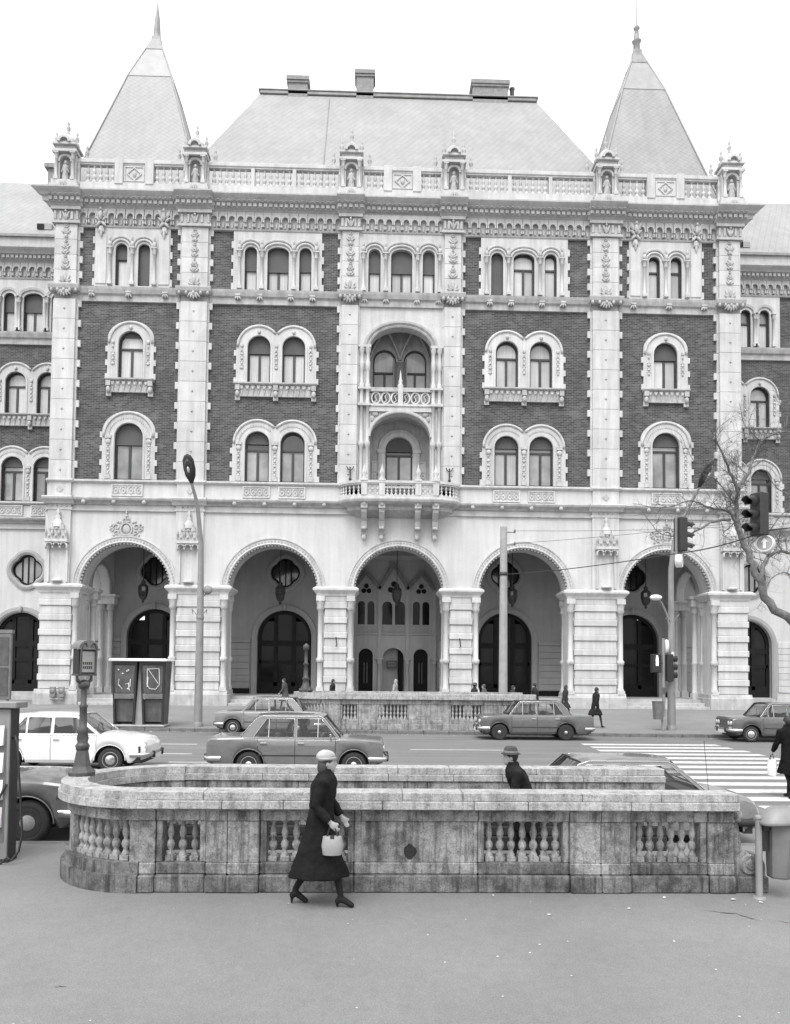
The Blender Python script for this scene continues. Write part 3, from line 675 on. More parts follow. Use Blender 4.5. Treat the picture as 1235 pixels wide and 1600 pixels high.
def turret():
    t = MB(); w = 0.6
    t.plate([(-w, 29.75), (-w, 32.2), (w, 32.2), (w, 29.75)], [opening(0, 30.3, 0.62, 31.75)], -0.55, 0.2)
    t.box(-0.5, 0.5, -0.28, 0.15, 30.2, 31.9)
    for x in (-0.47, 0.47): colonnette(t, x, -0.66, 30.3, 31.9, 0.075)
    t.box(-w-0.2, w+0.2, -0.82, 0.3, 29.72, 30.05); t.box(-w-0.12, w+0.12, -0.75, 0.25, 30.05, 30.3); [t.lathe([(0.1, 30.3), (0.09, 31.2), (0.12, 31.25), (0.0, 31.75)], (q*(w+0.06), -0.3, 0), 6) for q in (-1, 1)]
    t.box(-w-0.1, w+0.1, -0.8, 0.3, 31.92, 32.06); t.box(-w+0.04, w-0.04, -0.66, 0.22, 32.06, 32.36, m=1); t.box(-w-0.08, w+0.08, -0.8, 0.34, 32.34, 32.46)
    t.lathe([(0.46, 32.45), (0.48, 32.62), (0.42, 32.9), (0.24, 33.12), (0.1, 33.24)], (0, -0.25, 0), 10)
    t.sweep(arc(0, 32.45, 0.3, n=10), rectprof(-0.07, 0.07, -0.9, -0.6))
    t.sweep(arc(0, 31.44, 0.37, n=10), rectprof(-0.06, 0.07, -0.62, -0.5))
    [leaf(t, (q*0.12, -0.85, 29.95), PI-q*0.4, 0.26, 0.1, 0.1, m=1) for q in (-1, 0, 1)]; t.blob((0, -0.9, 29.7), (0.12, 0.1, 0.14), m=1)
    f = MB()                                    # the carved figure in its niche
    f.lathe([(0.2, 30.3), (0.22, 30.5), (0.15, 30.9), (0.19, 31.1), (0.16, 31.24), (0.06, 31.3)], (0, -0.46, 0), 8); f.blob((0, -0.5, 31.4), (0.1, 0.1, 0.13)); leaf(f, (-0.16, -0.52, 31.0), 0.3, 0.2, 0.06, 0.06); leaf(f, (0.13, -0.56, 30.95), -0.5, 0.2, 0.06, 0.06); leaf(f, (0.0, -0.6, 30.6), 0.2, 0.28, 0.1, 0.08)
    fi = MB(); fi.box(-0.11, 0.11, -0.11, 0.11, 0, 0.14); fi.lathe([(0.11, 0.14), (0.055, 0.24), (0.13, 0.4), (0.11, 0.52), (0.045, 0.62), (0.085, 0.72), (0.035, 0.82), (0.0, 1.08)], seg=8, cap=False)
    return t.mesh('niche_turret', [S['stone'], S['stone_grey']]), f.mesh('niche_figure', S['stone_grey']), fi.mesh('finial', S['stone_grey'])
TM, FM, FI = turret()
for x in (-19.35, -11.95, -2.98, 2.98, 11.95, 19.35):
    t = put('niche_turret', TM, pal, (x, 0, 0)); put('niche_figure', FM, t)
    for fx, fz, in ((0, 33.18), (-0.58, 32.44), (0.58, 32.44)): put('finial', FI, t, (fx, -0.4 if fx else -0.25, fz-0.02))
    for fx in (-1.05, 1.05): 
        if abs(x+fx) < 19.9: put('finial', FI, t, (fx, -0.1, 31.84))
# ---------------- roofs
deck = MB(); deck.box(-20.0, 20.0, 0.1, 18.0, 29.6, 29.85); deck.build('roof_deck', S['zinc'], pal)
def hip(x0, x1, y0, y1, rx0, rx1, ry, z0, z1):
    m_ = MB(); v = [(x0, y0, z0), (x1, y0, z0), (x1, y1, z0), (x0, y1, z0), (rx0, ry, z1), (rx1, ry, z1)]
    m_.add(v, [(0, 1, 5, 4), (1, 2, 5), (2, 3, 4, 5), (3, 0, 4), (0, 3, 2, 1)]); return m_
RZ = 43.2
ro_ = hip(-14.7, 14.7, 0.9, 17.1, -9.75, 9.75, 9.0, 29.9, RZ).build('main_roof', S['slate'], pal)
rc = MB(); rc.box(-9.8, 9.8, 8.75, 9.25, RZ-0.2, RZ+0.06, c=0.04); rc.box(-9.9, 9.9, 8.7, 9.3, RZ+0.05, RZ+0.12); rc.build('ridge_capping', S['zinc'], ro_)
fl = MB(); fl.tube([(-4.9, 0.95, 29.9+0.05*1.642+0.03), (-4.9, 8.6, 29.9+7.7*1.642+0.03)], 0.035, 5); fl.build('roof_seam', S['zinc'], ro_)
for x0, x1, h, y0 in ((-7.95, -6.35, 1.05, 9.6), (-3.15, -1.7, 1.65, 9.7), (5.1, 7.85, 1.2, 9.6)):
    c = MB(); y0 = 8.75; c.box(x0+0.12, x1-0.12, y0, y0+1.0, RZ-1.2, RZ+h-0.28); c.box(x0+0.05, x1-0.05, y0-0.08, y0+1.08, RZ+h-0.45, RZ+h-0.3); c.box(x0, x1, y0-0.14, y0+1.14, RZ+h-0.28, RZ+h)
    c.build('chimney', S['chimney'], ro_)
c = MB(); c.lathe([(0.16, 0), (0.16, 1.9), (0.2, 1.9), (0.2, 2.0)], seg=8); c.build('flue_pipe', S['zinc'], ro_, (8.12, 9.3, RZ-0.9))
for s_ in (-1, 1):
    m_ = MB(); c0 = 4.9; hb = 4.15; z0 = 29.9; zt = 42.6 if s_ > 0 else 42.45; ht = 0.5
    def sq(h, z): return [(-h, -h, z), (h, -h, z), (h, h, z), (-h, h, z)]
    m_.loft([sq(hb, z0), sq(hb-(hb-ht)*0.2, z0+(zt-z0)*0.2+0.0), sq(ht+0.86, zt-2.55)], sm=False)
    m_.loft([sq(ht+0.9, zt-2.6), sq(ht, zt)], m=1, sm=False)
    to = m_.build('tower_roof', [S['slate'], S['slate_pale']], pal, (s_*15.62-(0.3 if s_ < 0 else 0), c0, 0))
    f = MB()
    f.loft([sq(ht+0.08, zt-0.15), sq(0.28, zt+0.75), sq(0.26, zt+1.0)], sm=False)
    f.lathe([(0.26, zt+0.9), (0.17, zt+2.3), (0.08, zt+2.9), (0.03, zt+3.4), (0.02, zt+6.3), (0.0, zt+6.4)] if s_ < 0 else [(0.24, zt+0.9), (0.22, zt+1.6), (0.32, zt+1.72), (0.2, zt+1.85), (0.13, zt+2.5), (0.22, zt+2.62), (0.08, zt+2.8), (0.03, zt+3.3), (0.02, zt+6.3), (0.0, zt+6.4)], seg=8, cap=False); f.build('finial', S['zinc'], to)
    hr = MB()
    for sx in (-1, 1):
        for sy in (-1, 1): hr.tube([(sx*hb, sy*hb, z0), (sx*(ht+0.88), sy*(ht+0.88), zt-2.6), (sx*ht, sy*ht, zt)], 0.055, 5)
    hr.build('hip_ridge', S['slate_pale'], to)
# ---------------- core walls of the block behind the face (sides and back)
core = MB()
for s_ in (-1, 1): core.box(s_*19.55, s_*20.02, 0.05, 18.0, 11.3, 29.7)
core.box(-19.6, 19.6, 17.55, 18.0, 0.3, 29.7); core.build('side_wall', S['brick'], pal)
# ---------------- ground storey: arcade
ZS = 7.02; AR = 2.57
w = MB(); pts = [(-20.12, 11.75), (-20.12, ZS)]
for c in CX: pts += [(c-AR, ZS)]+arc(c, ZS, AR, 180, 0, 20)[1:-1]+[(c+AR, ZS)]
pts += [(20.12, ZS), (20.12, 11.75)]
w.plate(pts, [], -0.1, 1.35); w.build('arcade_wall', S['plaster'], pal)
for c in CX:
    a = MB()
    a.sweep(arc(c, ZS, AR, 180, 0, 28), [(0.0, -0.08), (0.0, -0.2), (0.05, -0.24), (0.1, -0.2), (0.3, -0.17), (0.34, -0.22), (0.4, -0.22), (0.42, -0.08)])
    a.sweep(arc(c, ZS, AR-0.002, 180, 0, 28), [(-0.05, 0.2), (-0.05, 0.5), (0.02, 0.5), (0.02, 0.2)])
    for i in range(46):
        t = PI*(i+0.5)/46; r_ = AR+0.2; x, z = c+r_*math.cos(t), ZS+r_*math.sin(t)
        a.box(x-0.05, x+0.05, -0.215, -0.15, z-0.05, z+0.05, m=1)
    for i in range(40):
        t = PI*(i+0.5)/40; x, z = c+(AR-0.03)*math.cos(t), ZS+(AR-0.03)*math.sin(t)
        a.box(x-0.05, x+0.05, -0.16, 0.15, z-0.05, z+0.05, m=1)
    a.build('archivolt', [S['stone'], S['stone_grey']], pal)
def crest(x, z):
    k = MB(); k.blob((0, -0.12, 0.32), (0.24, 0.07, 0.3)); k.sweep([(0.32*math.cos(2*PI*i/16), 0.32+0.36*math.sin(2*PI*i/16)) for i in range(16)], rectprof(-0.04, 0.04, -0.2, -0.08), closed=True)
    k.box(-0.2, 0.2, -0.2, -0.08, 0.72, 0.8, c=0.02)
    for q in (-0.16, -0.05, 0.05, 0.16): k.blob((q, -0.16, 0.9), (0.045, 0.05, 0.11), seg=6, rings=4)
    k.blob((0, -0.16, 1.08), (0.09, 0.08, 0.1)); k.blob((0, -0.16, 1.26), (0.06, 0.06, 0.12)); k.blob((0, -0.16, 1.45), (0.04, 0.04, 0.1))
    for q in (-1, 1):
        for cx_, cz_, r_ in ((0.55, 0.45, 0.2), (0.52, 0.12, 0.15), (0.8, 0.3, 0.12)):
            k.sweep([(q*(cx_+r_*(1-0.07*i)*math.cos(0.55*i)), cz_+r_*(1-0.07*i)*math.sin(0.55*i)) for i in range(12)][::q], rectprof(-0.04, 0.04, -0.17, -0.08))
        for cx_, cz_ in ((0.36, 0.72), (0.5, 0.74), (0.78, 0.6), (0.9, 0.48), (0.7, -0.02)): k.blob((q*cx_, -0.12, cz_), (0.07, 0.06, 0.09), seg=6, rings=4)
    k.box(-0.45, 0.45, -0.22, -0.08, -0.1, 0.04, c=0.02); k.build('crest', S['stone_grey'], pal, (x, 0, z))
crest(-15.55, 10.05); crest(15.55, 10.05)
def canopy(x):
    k = MB(); y = -0.26; hw = 0.58
    k.box(-hw, -hw+0.12, y-0.1, y+0.02, 7.3, 9.4); k.box(hw-0.12, hw, y-0.1, y+0.02, 7.3, 9.4)
    k.box(-hw-0.06, hw+0.06, y-0.4, y+0.02, 9.52, 9.68, c=0.02)
    for q in (-0.4, 0, 0.4):
        k.sweep(arc(q, 9.3, 0.19, n=8), rectprof(-0.03, 0.05, y-0.34, y-0.2)); 
    for q in (-0.58, -0.2, 0.2, 0.58): k.blob((q, y-0.27, 9.24), (0.07, 0.09, 0.14), m=1, seg=6, rings=4)
    k.box(-0.5, 0.5, y-0.26, y, 9.66, 10.2)
    for x_ in (-0.38, 0.0, 0.38):
        k.plate([(x_-0.19, 9.7), (x_, 10.22), (x_+0.19, 9.7)], [], y-0.34, y-0.24, m=1); k.blob((x_, y-0.36, 9.86), (0.07, 0.05, 0.09), m=1, seg=6, rings=4); k.blob((x_, y-0.3, 10.28), (0.045, 0.045, 0.09), m=1, seg=6, rings=4)
    for x_ in (-0.57, -0.19, 0.19, 0.57): k.lathe([(0.06, 9.66), (0.06, 9.98), (0.08, 10.0), (0.0, 10.3)], (x_, y-0.3, 0), 6, m=1)
    k.box(-0.34, 0.34, y-0.22, y, 10.2, 10.52)
    for x_ in (-0.24, 0.0, 0.24): k.plate([(x_-0.12, 10.22), (x_, 10.56), (x_+0.12, 10.22)], [], y-0.28, y-0.2, m=1); k.blob((x_, y-0.24, 10.6), (0.035, 0.035, 0.07), m=1, seg=6, rings=4)
    k.lathe([(0.3, 10.4), (0.28, 10.65), (0.16, 10.82), (0.12, 10.9), (0.16, 11.0), (0.05, 11.15), (0.13, 11.28), (0.0, 11.45)], (0, y-0.12, 0), 8, sc=(1, 0.7), cap=False)
    k.lathe([(0.05, 7.3), (0.3, 7.32), (0.32, 7.4), (0.2, 7.46)], (0, y-0.1, 0), 8, sc=(1, 0.7))
    k.build('niche_canopy', [S['stone'], S['stone_grey']], pal, (x, 0, 0))
for x in (-19.3, -11.95, 11.95, 19.3): canopy(x)
# piers: every rusticated course its own block
PIER = [(-20.32, -18.12, 0), (-12.98, -9.75, 1), (-4.61, -2.57, 1), (2.57, 4.61, 1), (9.75, 12.98, 1), (18.12, 20.32, 0)]
def pier(x0, x1):
    c = (x0+x1)/2; hw = (x1-x0)/2; cw = 0.36; D0, D1 = -0.18, 1.4
    left_c = abs(x0) < 20.2; right_c = abs(x1) < 20.2
    bl = -hw+(cw if left_c else 0); br = hw-(cw if right_c else 0)
    k = MB(); k.box(-hw+0.06, hw-0.06, -0.08, D1, 1.2, 6.75)
    po = k.build('pier', S['stone'], pal, (c, 0, 0))
    for kind in (0, 1):
        pass
    z = 1.28; i = 0
    h0, h1 = 0.46, 0.385
    ma = MB(); ma.box(bl+0.05, br-0.05, D0, D1+0.02, 0.006, h0-0.006, c=0.012); ma = ma.mesh('stone_block', S['stone'])
    mb_ = MB(); mb_.box(bl-0.0, br+0.0, D0-0.075, D1+0.06, 0.006, h1-0.006, c=0.035); mb_ = mb_.mesh('stone_block', S['stone'])
    while z < 6.5:
        put('stone_block', ma, po, (0, 0, z)); z += h0
        if z+h1 < 6.75: put('stone_block', mb_, po, (0, 0, z)); z += h1
    b = MB(); b.box(-hw-0.14, hw+0.14, -0.42, D1+0.15, 0.3, 1.05, c=0.03); b.mould(-hw-0.1, hw+0.1, [(D1+0.1, 1.04), (-0.4, 1.04), (-0.36, 1.14), (-0.3, 1.26), (D1+0.1, 1.27)]); b.build('base', S['stone_grey'], po)
    im = MB(); pr = [(0.0, 6.68), (0.05, 6.7), (0.1, 6.82), (0.22, 6.95), (0.28, 7.02), (0.28, 7.12), (0.14, 7.22), (0, 7.24)]
    rings = [[(-hw-p[0], -0.18-p[0]*0.9, p[1]), (hw+p[0], -0.18-p[0]*0.9, p[1]), (hw+p[0], D1+p[0]*0.6, p[1]), (-hw-p[0], D1+p[0]*0.6, p[1])] for p in pr]
    im.loft(rings, sm=False); im.build('impost', S['stone'], po)
    for flag, x in ((left_c, -hw+0.16), (right_c, hw-0.16)):
        if not flag: continue
        q = MB(); xx, yy = 0, 0
        for y in (-0.16, D1-0.1):
            q.box(-0.2, 0.2, y-0.2, y+0.2, 1.2, 1.42); q.lathe([(0.2, 1.42), (0.2, 1.5), (0.16, 1.56), (0.16, 2.9), (0.21, 2.95), (0.23, 3.1), (0.15, 3.2), (0.14, 5.8), (0.18, 5.84)], (0, y, 0), 10)
            q.lathe([(0.15, 5.84), (0.24, 5.98), (0.2, 6.12), (0.27, 6.4)], (0, y, 0), 8, m=1); q.box(-0.24, 0.24, y-0.24, y+0.24, 6.4, 6.69); q.blob((0, y-0.16, 3.0), (0.12, 0.1, 0.16), m=1, seg=6, rings=4)
        q.build('colonnette', [S['stone'], S['stone_grey']], po, (x, 0, 0))
    return po
for a, b, f in PIER: pier(a, b)
p_ = MB(); p_.tube([(0, -0.06, 0.25), (0.06, -0.06, -0.2), (0.0, -0.06, -0.3)], 0.035, 5)
for x in (-3.55, 3.5):
    o = p_.build('wall_hook', S['iron'], pal, (x, -0.3, 4.1))
# arcade floor and steps
fl = MB(); fl.box(-20.3, 20.3, 1.0, 12.0, 0.2, 0.9); fl.build('arcade_floor', S['stone_grey'], pal)
for c in CX:
    for k, (y0, z1) in enumerate(((-0.35, 0.55), (0.3, 0.73))):
        st = MB(); st.box(c-2.42, c+2.42, y0, 1.1, 0.2, z1, c=0.02); st.build('step', S['stone_grey'], pal)
# back wall of the arcade, doors, round windows
BW = 5.9
def oculus_path(cx, cz, r, n=40):
    out = []
    for i in range(n):
        t = 2*PI*i/n; a = (t+PI/4) % (PI/2)-PI/4; q = 0.34*math.cos(a)+math.sqrt(0.66**2-(0.34*math.sin(a))**2); out.append((cx+r*q*math.cos(t), cz+r*q*math.sin(t)))
    return out[::-1]
def arch_door(cx, yb, w=3.5, z0=0.9, zt=6.3, par=None):
    o = MB(); o.sweep(opening(cx, z0, w, zt, n=20), [(0.0, yb+0.02), (0.0, yb-0.1), (0.12, yb-0.16), (0.34, yb-0.14), (0.38, yb+0.02)])
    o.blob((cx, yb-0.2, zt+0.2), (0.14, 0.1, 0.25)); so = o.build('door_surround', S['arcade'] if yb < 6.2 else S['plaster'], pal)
    y = yb+0.3; f = MB(); zs = zt-w/2
    f.sweep(opening(cx, z0, w-0.02, zt-0.01, n=20), rectprof(-0.22, 0.01, y-0.07, y+0.07))
    f.box(cx-w/2+0.1, cx+w/2-0.1, y-0.09, y+0.08, zs-0.55, zs-0.2); f.box(cx-w/2+0.1, cx+w/2-0.1, y-0.08, y+0.08, z0, z0+0.75)
    f.box(cx-w/2+0.1, cx+w/2-0.1, y-0.07, y+0.06, z0+1.95, z0+2.15)
    for q in (-w/6, w/6): f.box(cx+q-0.12, cx+q+0.12, y-0.08, y+0.06, z0+0.5, zt-0.35)
    do = f.build('door', S['door'], pal)
    for i, (a, b) in enumerate(((-w/2+0.2, -w/6-0.12), (-w/6+0.12, w/6-0.12), (w/6+0.12, w/2-0.2))):
        for j, (c0, c1) in enumerate(((z0+0.75, z0+1.95), (z0+2.15, zs-0.55), (zs-0.2, zs+(1.05 if i != 1 else 1.55)))):
            p = MB(); p.add([(cx+a, y+0.02, c0), (cx+b, y+0.02, c0), (cx+b, y+0.02, c1), (cx+a, y+0.02, c1)], [(0, 1, 2, 3)]); p.build('pane', S['pane_door'], do)
    return so
def oculus(cx, cz, yb, r=0.95, pane='pane_dark'):
    o = MB(); o.sweep(oculus_path(cx, cz, r), [(0.0, yb+0.02), (0.0, yb-0.08), (-0.14, yb-0.14), (-0.3, yb-0.1), (-0.32, yb+0.02)] if False else [(0.0, yb+0.02), (0.0, yb-0.08), (0.14, yb-0.14), (0.3, yb-0.1), (0.32, yb+0.02)], closed=True)
    oo = o.build('round_window', S['arcade'] if yb < 6.2 else S['plaster'], pal)
    p = MB(); pts = oculus_path(cx, cz, r*0.99); p.add([(q[0], yb+0.2, q[1]) for q in pts], [tuple(range(len(pts)))]); p.build('pane', S[pane], oo)
    f = MB(); f.sweep(oculus_path(cx, cz, r*0.97), rectprof(-0.1, 0.02, yb+0.12, yb+0.24), closed=True)
    for x in (-0.38, 0.0, 0.38): f.box(cx+x-0.035, cx+x+0.035, yb+0.13, yb+0.22, cz-r*0.85, cz+r*0.85)
    f.build('frame', S['door'], oo)
bwm = MB(); holes = []
for c in CX:
    if c == 0: continue
    holes += [opening(c, 0.9, 3.5, 6.3, n=20), oculus_path(c, 8.75, 0.95)]
holes.append([(-3.0, 0.91), (-3.0, 10.0), (3.0, 10.0), (3.0, 0.91)])
bwm.plate([(-20.1, 0.85), (-20.1, 11.2), (20.1, 11.2), (20.1, 0.85)], holes, BW, BW+0.4)
bwm.box(-20.05, 20.05, 0.9, BW+0.1, 10.9, 11.15)
for c in CX:
    if c == 0: continue
    for a, b in ((-4.1, -2.2), (2.2, 4.1)):
        x0, x1 = c+a, c+b
        if x0 < -19.9 or x1 > 19.9: continue
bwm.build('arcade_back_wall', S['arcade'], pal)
for c in CX:
    if c: arch_door(c, BW); oculus(c, 8.75, BW)
rbm = None
for x0, x1 in ((-19.5, -17.7), (-13.35, -9.4), (-5.0, -3.1), (3.1, 5.0), (9.4, 13.35), (17.7, 19.5)):
    rb = MB(); rb.box(x0-0.05, x1+0.05, BW-0.15, BW+0.02, 4.2, 4.42); ro = rb.build('dado_moulding', S['arcade'], pal)
    rb = MB(); rb.box(x0-0.02, x1+0.02, BW-0.12, BW+0.02, 0.9, 1.22); rb.build('dado_plinth', S['door'], pal)
    rb = MB(); rb.box(x0, x1, BW-0.07, BW+0.02, 0.0, 0.40, c=0.012); rme = rb.mesh('stone_block', S['arcade'])
    for i in range(7): put('stone_block', rme, ro, (0, 0, 1.25+i*0.42))
# groin vaults
for c in CX:
    v = MB(); n = 14; x0, x1 = c-4.1 if c > -15 else c-4.5, c+4.1 if c < 15 else c+4.5; y0, y1 = 1.35, BW; vv = []
    if c == -7.18: x0 = c-3.9
    for i in range(n+1):
        for j in range(n+1):
            a = -1+2*i/n; b = -1+2*j/n
            vv.append((x0+(x1-x0)*i/n, y0+(y1-y0)*j/n, 7.3+3.2*max(math.sqrt(max(0, 1-a*a)), math.sqrt(max(0, 1-b*b)))))
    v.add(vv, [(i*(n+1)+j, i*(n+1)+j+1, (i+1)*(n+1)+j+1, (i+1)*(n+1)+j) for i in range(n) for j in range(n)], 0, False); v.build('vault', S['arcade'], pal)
# end walls of the arcade with side arches and paired columns
for s_ in (-1, 1):
    e = MB(); fn = lambda a, b, y: (s_*(18.2+y), a, b)
    e.plate([(1.3, 0.9), (1.3, 11.2), (BW, 11.2), (BW, 0.9)], [opening(3.55, 0.95, 3.1, 8.8, n=14)], 0.0, 0.5, fn=fn); e.build('end_wall', S['plaster'], pal)
    for y in (2.0, 5.0):
        k = MB(); 
        for dx in (-0.28, 0.28):
            k.box(dx-0.22, dx+0.22, -0.22, 0.22, 0.9, 1.3); k.lathe([(0.21, 1.3), (0.17, 1.42), (0.17, 3.0), (0.21, 3.05), (0.16, 3.15), (0.15, 6.0), (0.2, 6.03)], (dx, 0, 0), 10); k.lathe([(0.15, 6.03), (0.26, 6.2), (0.21, 6.3), (0.29, 6.5)], (dx, 0, 0), 8, m=1)
        k.box(-0.6, 0.6, -0.3, 0.3, 6.5, 6.95); k.box(-0.72, 0.72, -0.42, 0.42, 6.95, 7.12, c=0.03)
        k.build('paired_columns', [S['stone'], S['stone_grey']], pal, (s_*18.35, y, 0))
    a = MB(); fn2 = [(p[0], p[1]) for p in arc(3.55, 7.2, 1.6, n=20)]
    tmp = MB(); tmp.sweep(fn2, [(0.0, 0), (0.0, 0.5), (0.3, 0.5), (0.34, 0)])
    a.add([(s_*(18.12+v_[1]*1.3), v_[0], v_[2]) for v_ in tmp.v], tmp.f); a.build('side_arch', S['stone_grey'], pal)
# entrance porch in the middle bay
PY = 8.4
pw = MB(); ph = [opening(-1.93, 0.9, 0.98, 3.95), opening(-0.05, 0.9, 1.5, 4.0), opening(1.83, 0.9, 0.98, 3.95)]
for g, ws in ((-1.93, 0.48), (-0.05, 0.68), (1.83, 0.48)):
    for d in (-1, 1): ph.append(opening(g+d*(ws/2+0.09), 5.6, ws, 7.2))
pw.plate([(-3.0, 0.88), (-3.0, 10.1), (3.0, 10.1), (3.0, 0.88)], ph, PY, PY+0.35)
for g, r in ((-1.93, 0.49), (-0.05, 0.75), (1.83, 0.49)):
    pw.sweep(opening(g, 1.2, r*2, 3.95 if r < .6 else 4.0), rectprof(0.02, 0.14, PY-0.08, PY+0.02))
pw.mould(-3.0, 3.0, [(PY+0.02, 4.85), (PY-0.15, 4.9), (PY-0.18, 5.02), (PY+0.02, 5.05)])
for x in (-1.0, 0.9, -2.85, 2.75): colonnette(pw, x, PY-0.12, 0.9, 3.3, 0.14, mc=0); pw.box(x-0.12, x+0.12, PY-0.14, PY+0.02, 3.3, 8.0)
for x0, x1 in ((-2.5, -1.4), (-0.8, 0.7), (1.3, 2.4)):
    pw.box(x0, x1, PY-0.06, PY+0.02, 5.12, 5.5)
    for i in range(8): pw.box(x0+(x1-x0)*(i+0.3)/8, x0+(x1-x0)*(i+0.7)/8, PY-0.1, PY-0.05, 5.18, 5.45)
for g, zc, r in ((-1.93, 8.0, 0.17), (-0.05, 8.1, 0.2), (1.83, 8.0, 0.17)):
    for dx, dz in ((-1, -0.4), (1, -0.4), (0, 1)):
        pw.lathe([(r, PY-0.03), (r*1.2, PY-0.03), (r*1.2, PY+0.02)], (g+dx*r*1.05, 0, zc+dz*r*1.4), 10, ax='y', cap=False)
        pw.lathe([(0.001, PY-0.012), (r, PY-0.012)], (g+dx*r*1.05, 0, zc+dz*r*1.4), 10, ax='y', cap=False, m=1)
for a, b, c in ((-2.75, -1.93, -1.0), (-1.0, -0.05, 0.9), (0.9, 1.83, 2.65)):
    zp = 9.6 if abs(b) < 1 else 9.1
    pw.sweep([(a, 8.0), (b, zp), (c, 8.0)], rectprof(-0.05, 0.16, PY-0.3, PY+0.05), m=2)  # darker tone stands in for the shade of the gable relief
pwo = pw.build('porch_wall', [S['plaster'], S['door'], S['zinc']], pal)
for g, ww, ws in ((-1.93, 0.98, 0.48), (-0.05, 1.5, 0.68), (1.83, 0.98, 0.48)):
    for d in (-1, 1):
        p = MB(); c = g+d*(ws/2+0.09); p.plate(opening(c, 5.6, ws, 7.2), [], PY+0.2, PY+0.22, back=False); p.build('pane', S['pane_door'], pwo)
    if ww < 1.2:
        p = MB(); p.plate(opening(g, 0.9, ww, 3.95), [], PY+0.22, PY+0.3, back=False)
        for d in (-0.1, 0.1): p.box(g+d-0.02, g+d+0.02, PY+0.17, PY+0.24, 1.6, 3.0, m=1)
        p.build('entrance_door', [S['door'], S['grey_metal']], pal)
p = MB(); p.box(-1.2, 1.2, PY+0.9, PY+1.0, 0.9, 4.2); p.box(-1.2, 1.2, PY+0.2, PY+0.95, 0.85, 0.92); p.build('vestibule_wall', S['plaster'], pal)
p = MB(); p.box(0.28, 0.62, PY+0.5, PY+0.6, 0.95, 3.95); p.build('entrance_door', S['door'], pal)
sg_ = MB(); sg_.box(-0.5, 0.22, PY+0.28, PY+0.33, 2.65, 3.15); so = sg_.build('notice_board', S['booth'], pal)
tx = MB()
for r_ in range(2):
    x = -0.43
    while x < 0.12:
        wd = rnd.uniform(0.03, 0.05); tx.box(x, x+wd, PY+0.272, PY+0.279, 2.74+0.2*r_, 2.88+0.2*r_); x += wd+0.025
tx.build('lettering', S['grey_metal'], so)
pz = MB()
for s_ in (-1, 1): pz.box(s_*3.0, s_*3.3, BW+0.3, PY+0.3, 0.9, 10.2)
pz.box(-3.3, 3.3, BW+0.35, PY+0.4, 10.0, 10.3)
for s_ in (-1, 1):
    for i in range(7): pz.box(s_*2.94, s_*3.05, BW+0.5, PY-0.1, 1.3+i*0.45, 1.3+i*0.45+0.43, c=0.01)
pz.build('porch_side_wall', S['plaster'], pal)
# ---------------- centre bay: loggia over loggia
cw_ = MB(); 
up_open = [(-1.8, 17.9)]+arc(0, 21.16, 1.8, n=18, rz=1.24)+[(1.8, 17.9)]
lo_open = [(-1.75, 13.1)]+arc(0, 15.95, 1.75, n=18, rz=1.42)+[(1.75, 13.1)]
cw_.plate([(-3.6, 13.0), (-3.6, 28.2), (3.6, 28.2), (3.6, 13.0)], [up_open, lo_open]+[opening(dx, 24.42, w_, 27.0, rs) for dx, w_, rs in att3], -0.08, 0.5)
cw_.build('loggia_wall', S['stone'], pal)
lg = MB()
lg.sweep(arc(0, 21.16, 1.8, n=22, rz=1.24), [(0.0, -0.06), (0.0, -0.16), (0.08, -0.2), (0.14, -0.14), (0.24, -0.24), (0.36, -0.24), (0.4, -0.06)], m=0)
lg.sweep(arc(0, 15.95, 1.72, n=22, rz=1.4), [(0.0, -0.06), (0.0, -0.22), (0.06, -0.25), (0.17, -0.25), (0.2, -0.06)], m=1)
for s_ in (-1, 1):
    for x in (1.9, 2.25):
        lg.lathe([(0.15, 13.2), (0.15, 13.4), (0.1, 13.5), (0.1, 15.3), (0.16, 15.4), (0.18, 15.6), (0.1, 15.7), (0.1, 17.7), (0.17, 17.75), (0.17, 17.9), (0.11, 17.95), (0.11, 18.6), (0.18, 18.7), (0.18, 18.78), (0.15, 19.0), (0.1, 19.1), (0.1, 19.8), (0.14, 19.9), (0.14, 20.3), (0.1, 20.4), (0.1, 20.8), (0.17, 20.95), (0.18, 21.15)], (s_*x, -0.18, 0), 8, m=1)
    lg.box(s_*1.72, s_*2.45, -0.34, 0, 21.14, 21.28, m=1); lg.box(s_*1.72, s_*2.45, -0.36, 0, 17.72, 17.86, m=1); lg.box(s_*1.72, s_*2.45, -0.36, 0, 18.68, 18.8, m=1); lg.box(s_*1.75, s_*2.42, -0.3, 0, 13.1, 13.3, m=1)
    lg.blob((s_*1.45, -0.12, 17.3), (0.22, 0.08, 0.16)); lg.blob((s_*1.6, -0.12, 17.0), (0.1, 0.08, 0.2)); lg.blob((s_*1.15, -0.12, 17.45), (0.14, 0.06, 0.08))
lg.build('loggia_moulding', [S['stone_grey'], S['stone']], pal)
lb = MB()     # tracery parapet of the upper loggia
lb.box(-1.8, 1.8, -0.2, 0.1, 18.6, 18.84); lb.box(-1.8, 1.8, -0.24, 0.1, 17.42, 17.86, m=1); lb.box(-1.8, 1.8, -0.3, 0.05, 17.72, 17.8, m=1)
for k in range(6):
    x = -1.42+0.57*k+(0.0 if k < 3 else 0.0)
    lb.sweep([(x+0.25*math.cos(t), 18.24+0.33*math.sin(t)) for t in [2*PI*q/14 for q in range(14)]], rectprof(-0.04, 0.04, -0.14, 0.0), closed=True, m=1)
    lb.tube([(x-0.12, -0.07, 17.95), (x+0.05, -0.07, 18.12), (x-0.05, -0.07, 18.35), (x+0.12, -0.07, 18.52)], 0.04, 5, m=1)
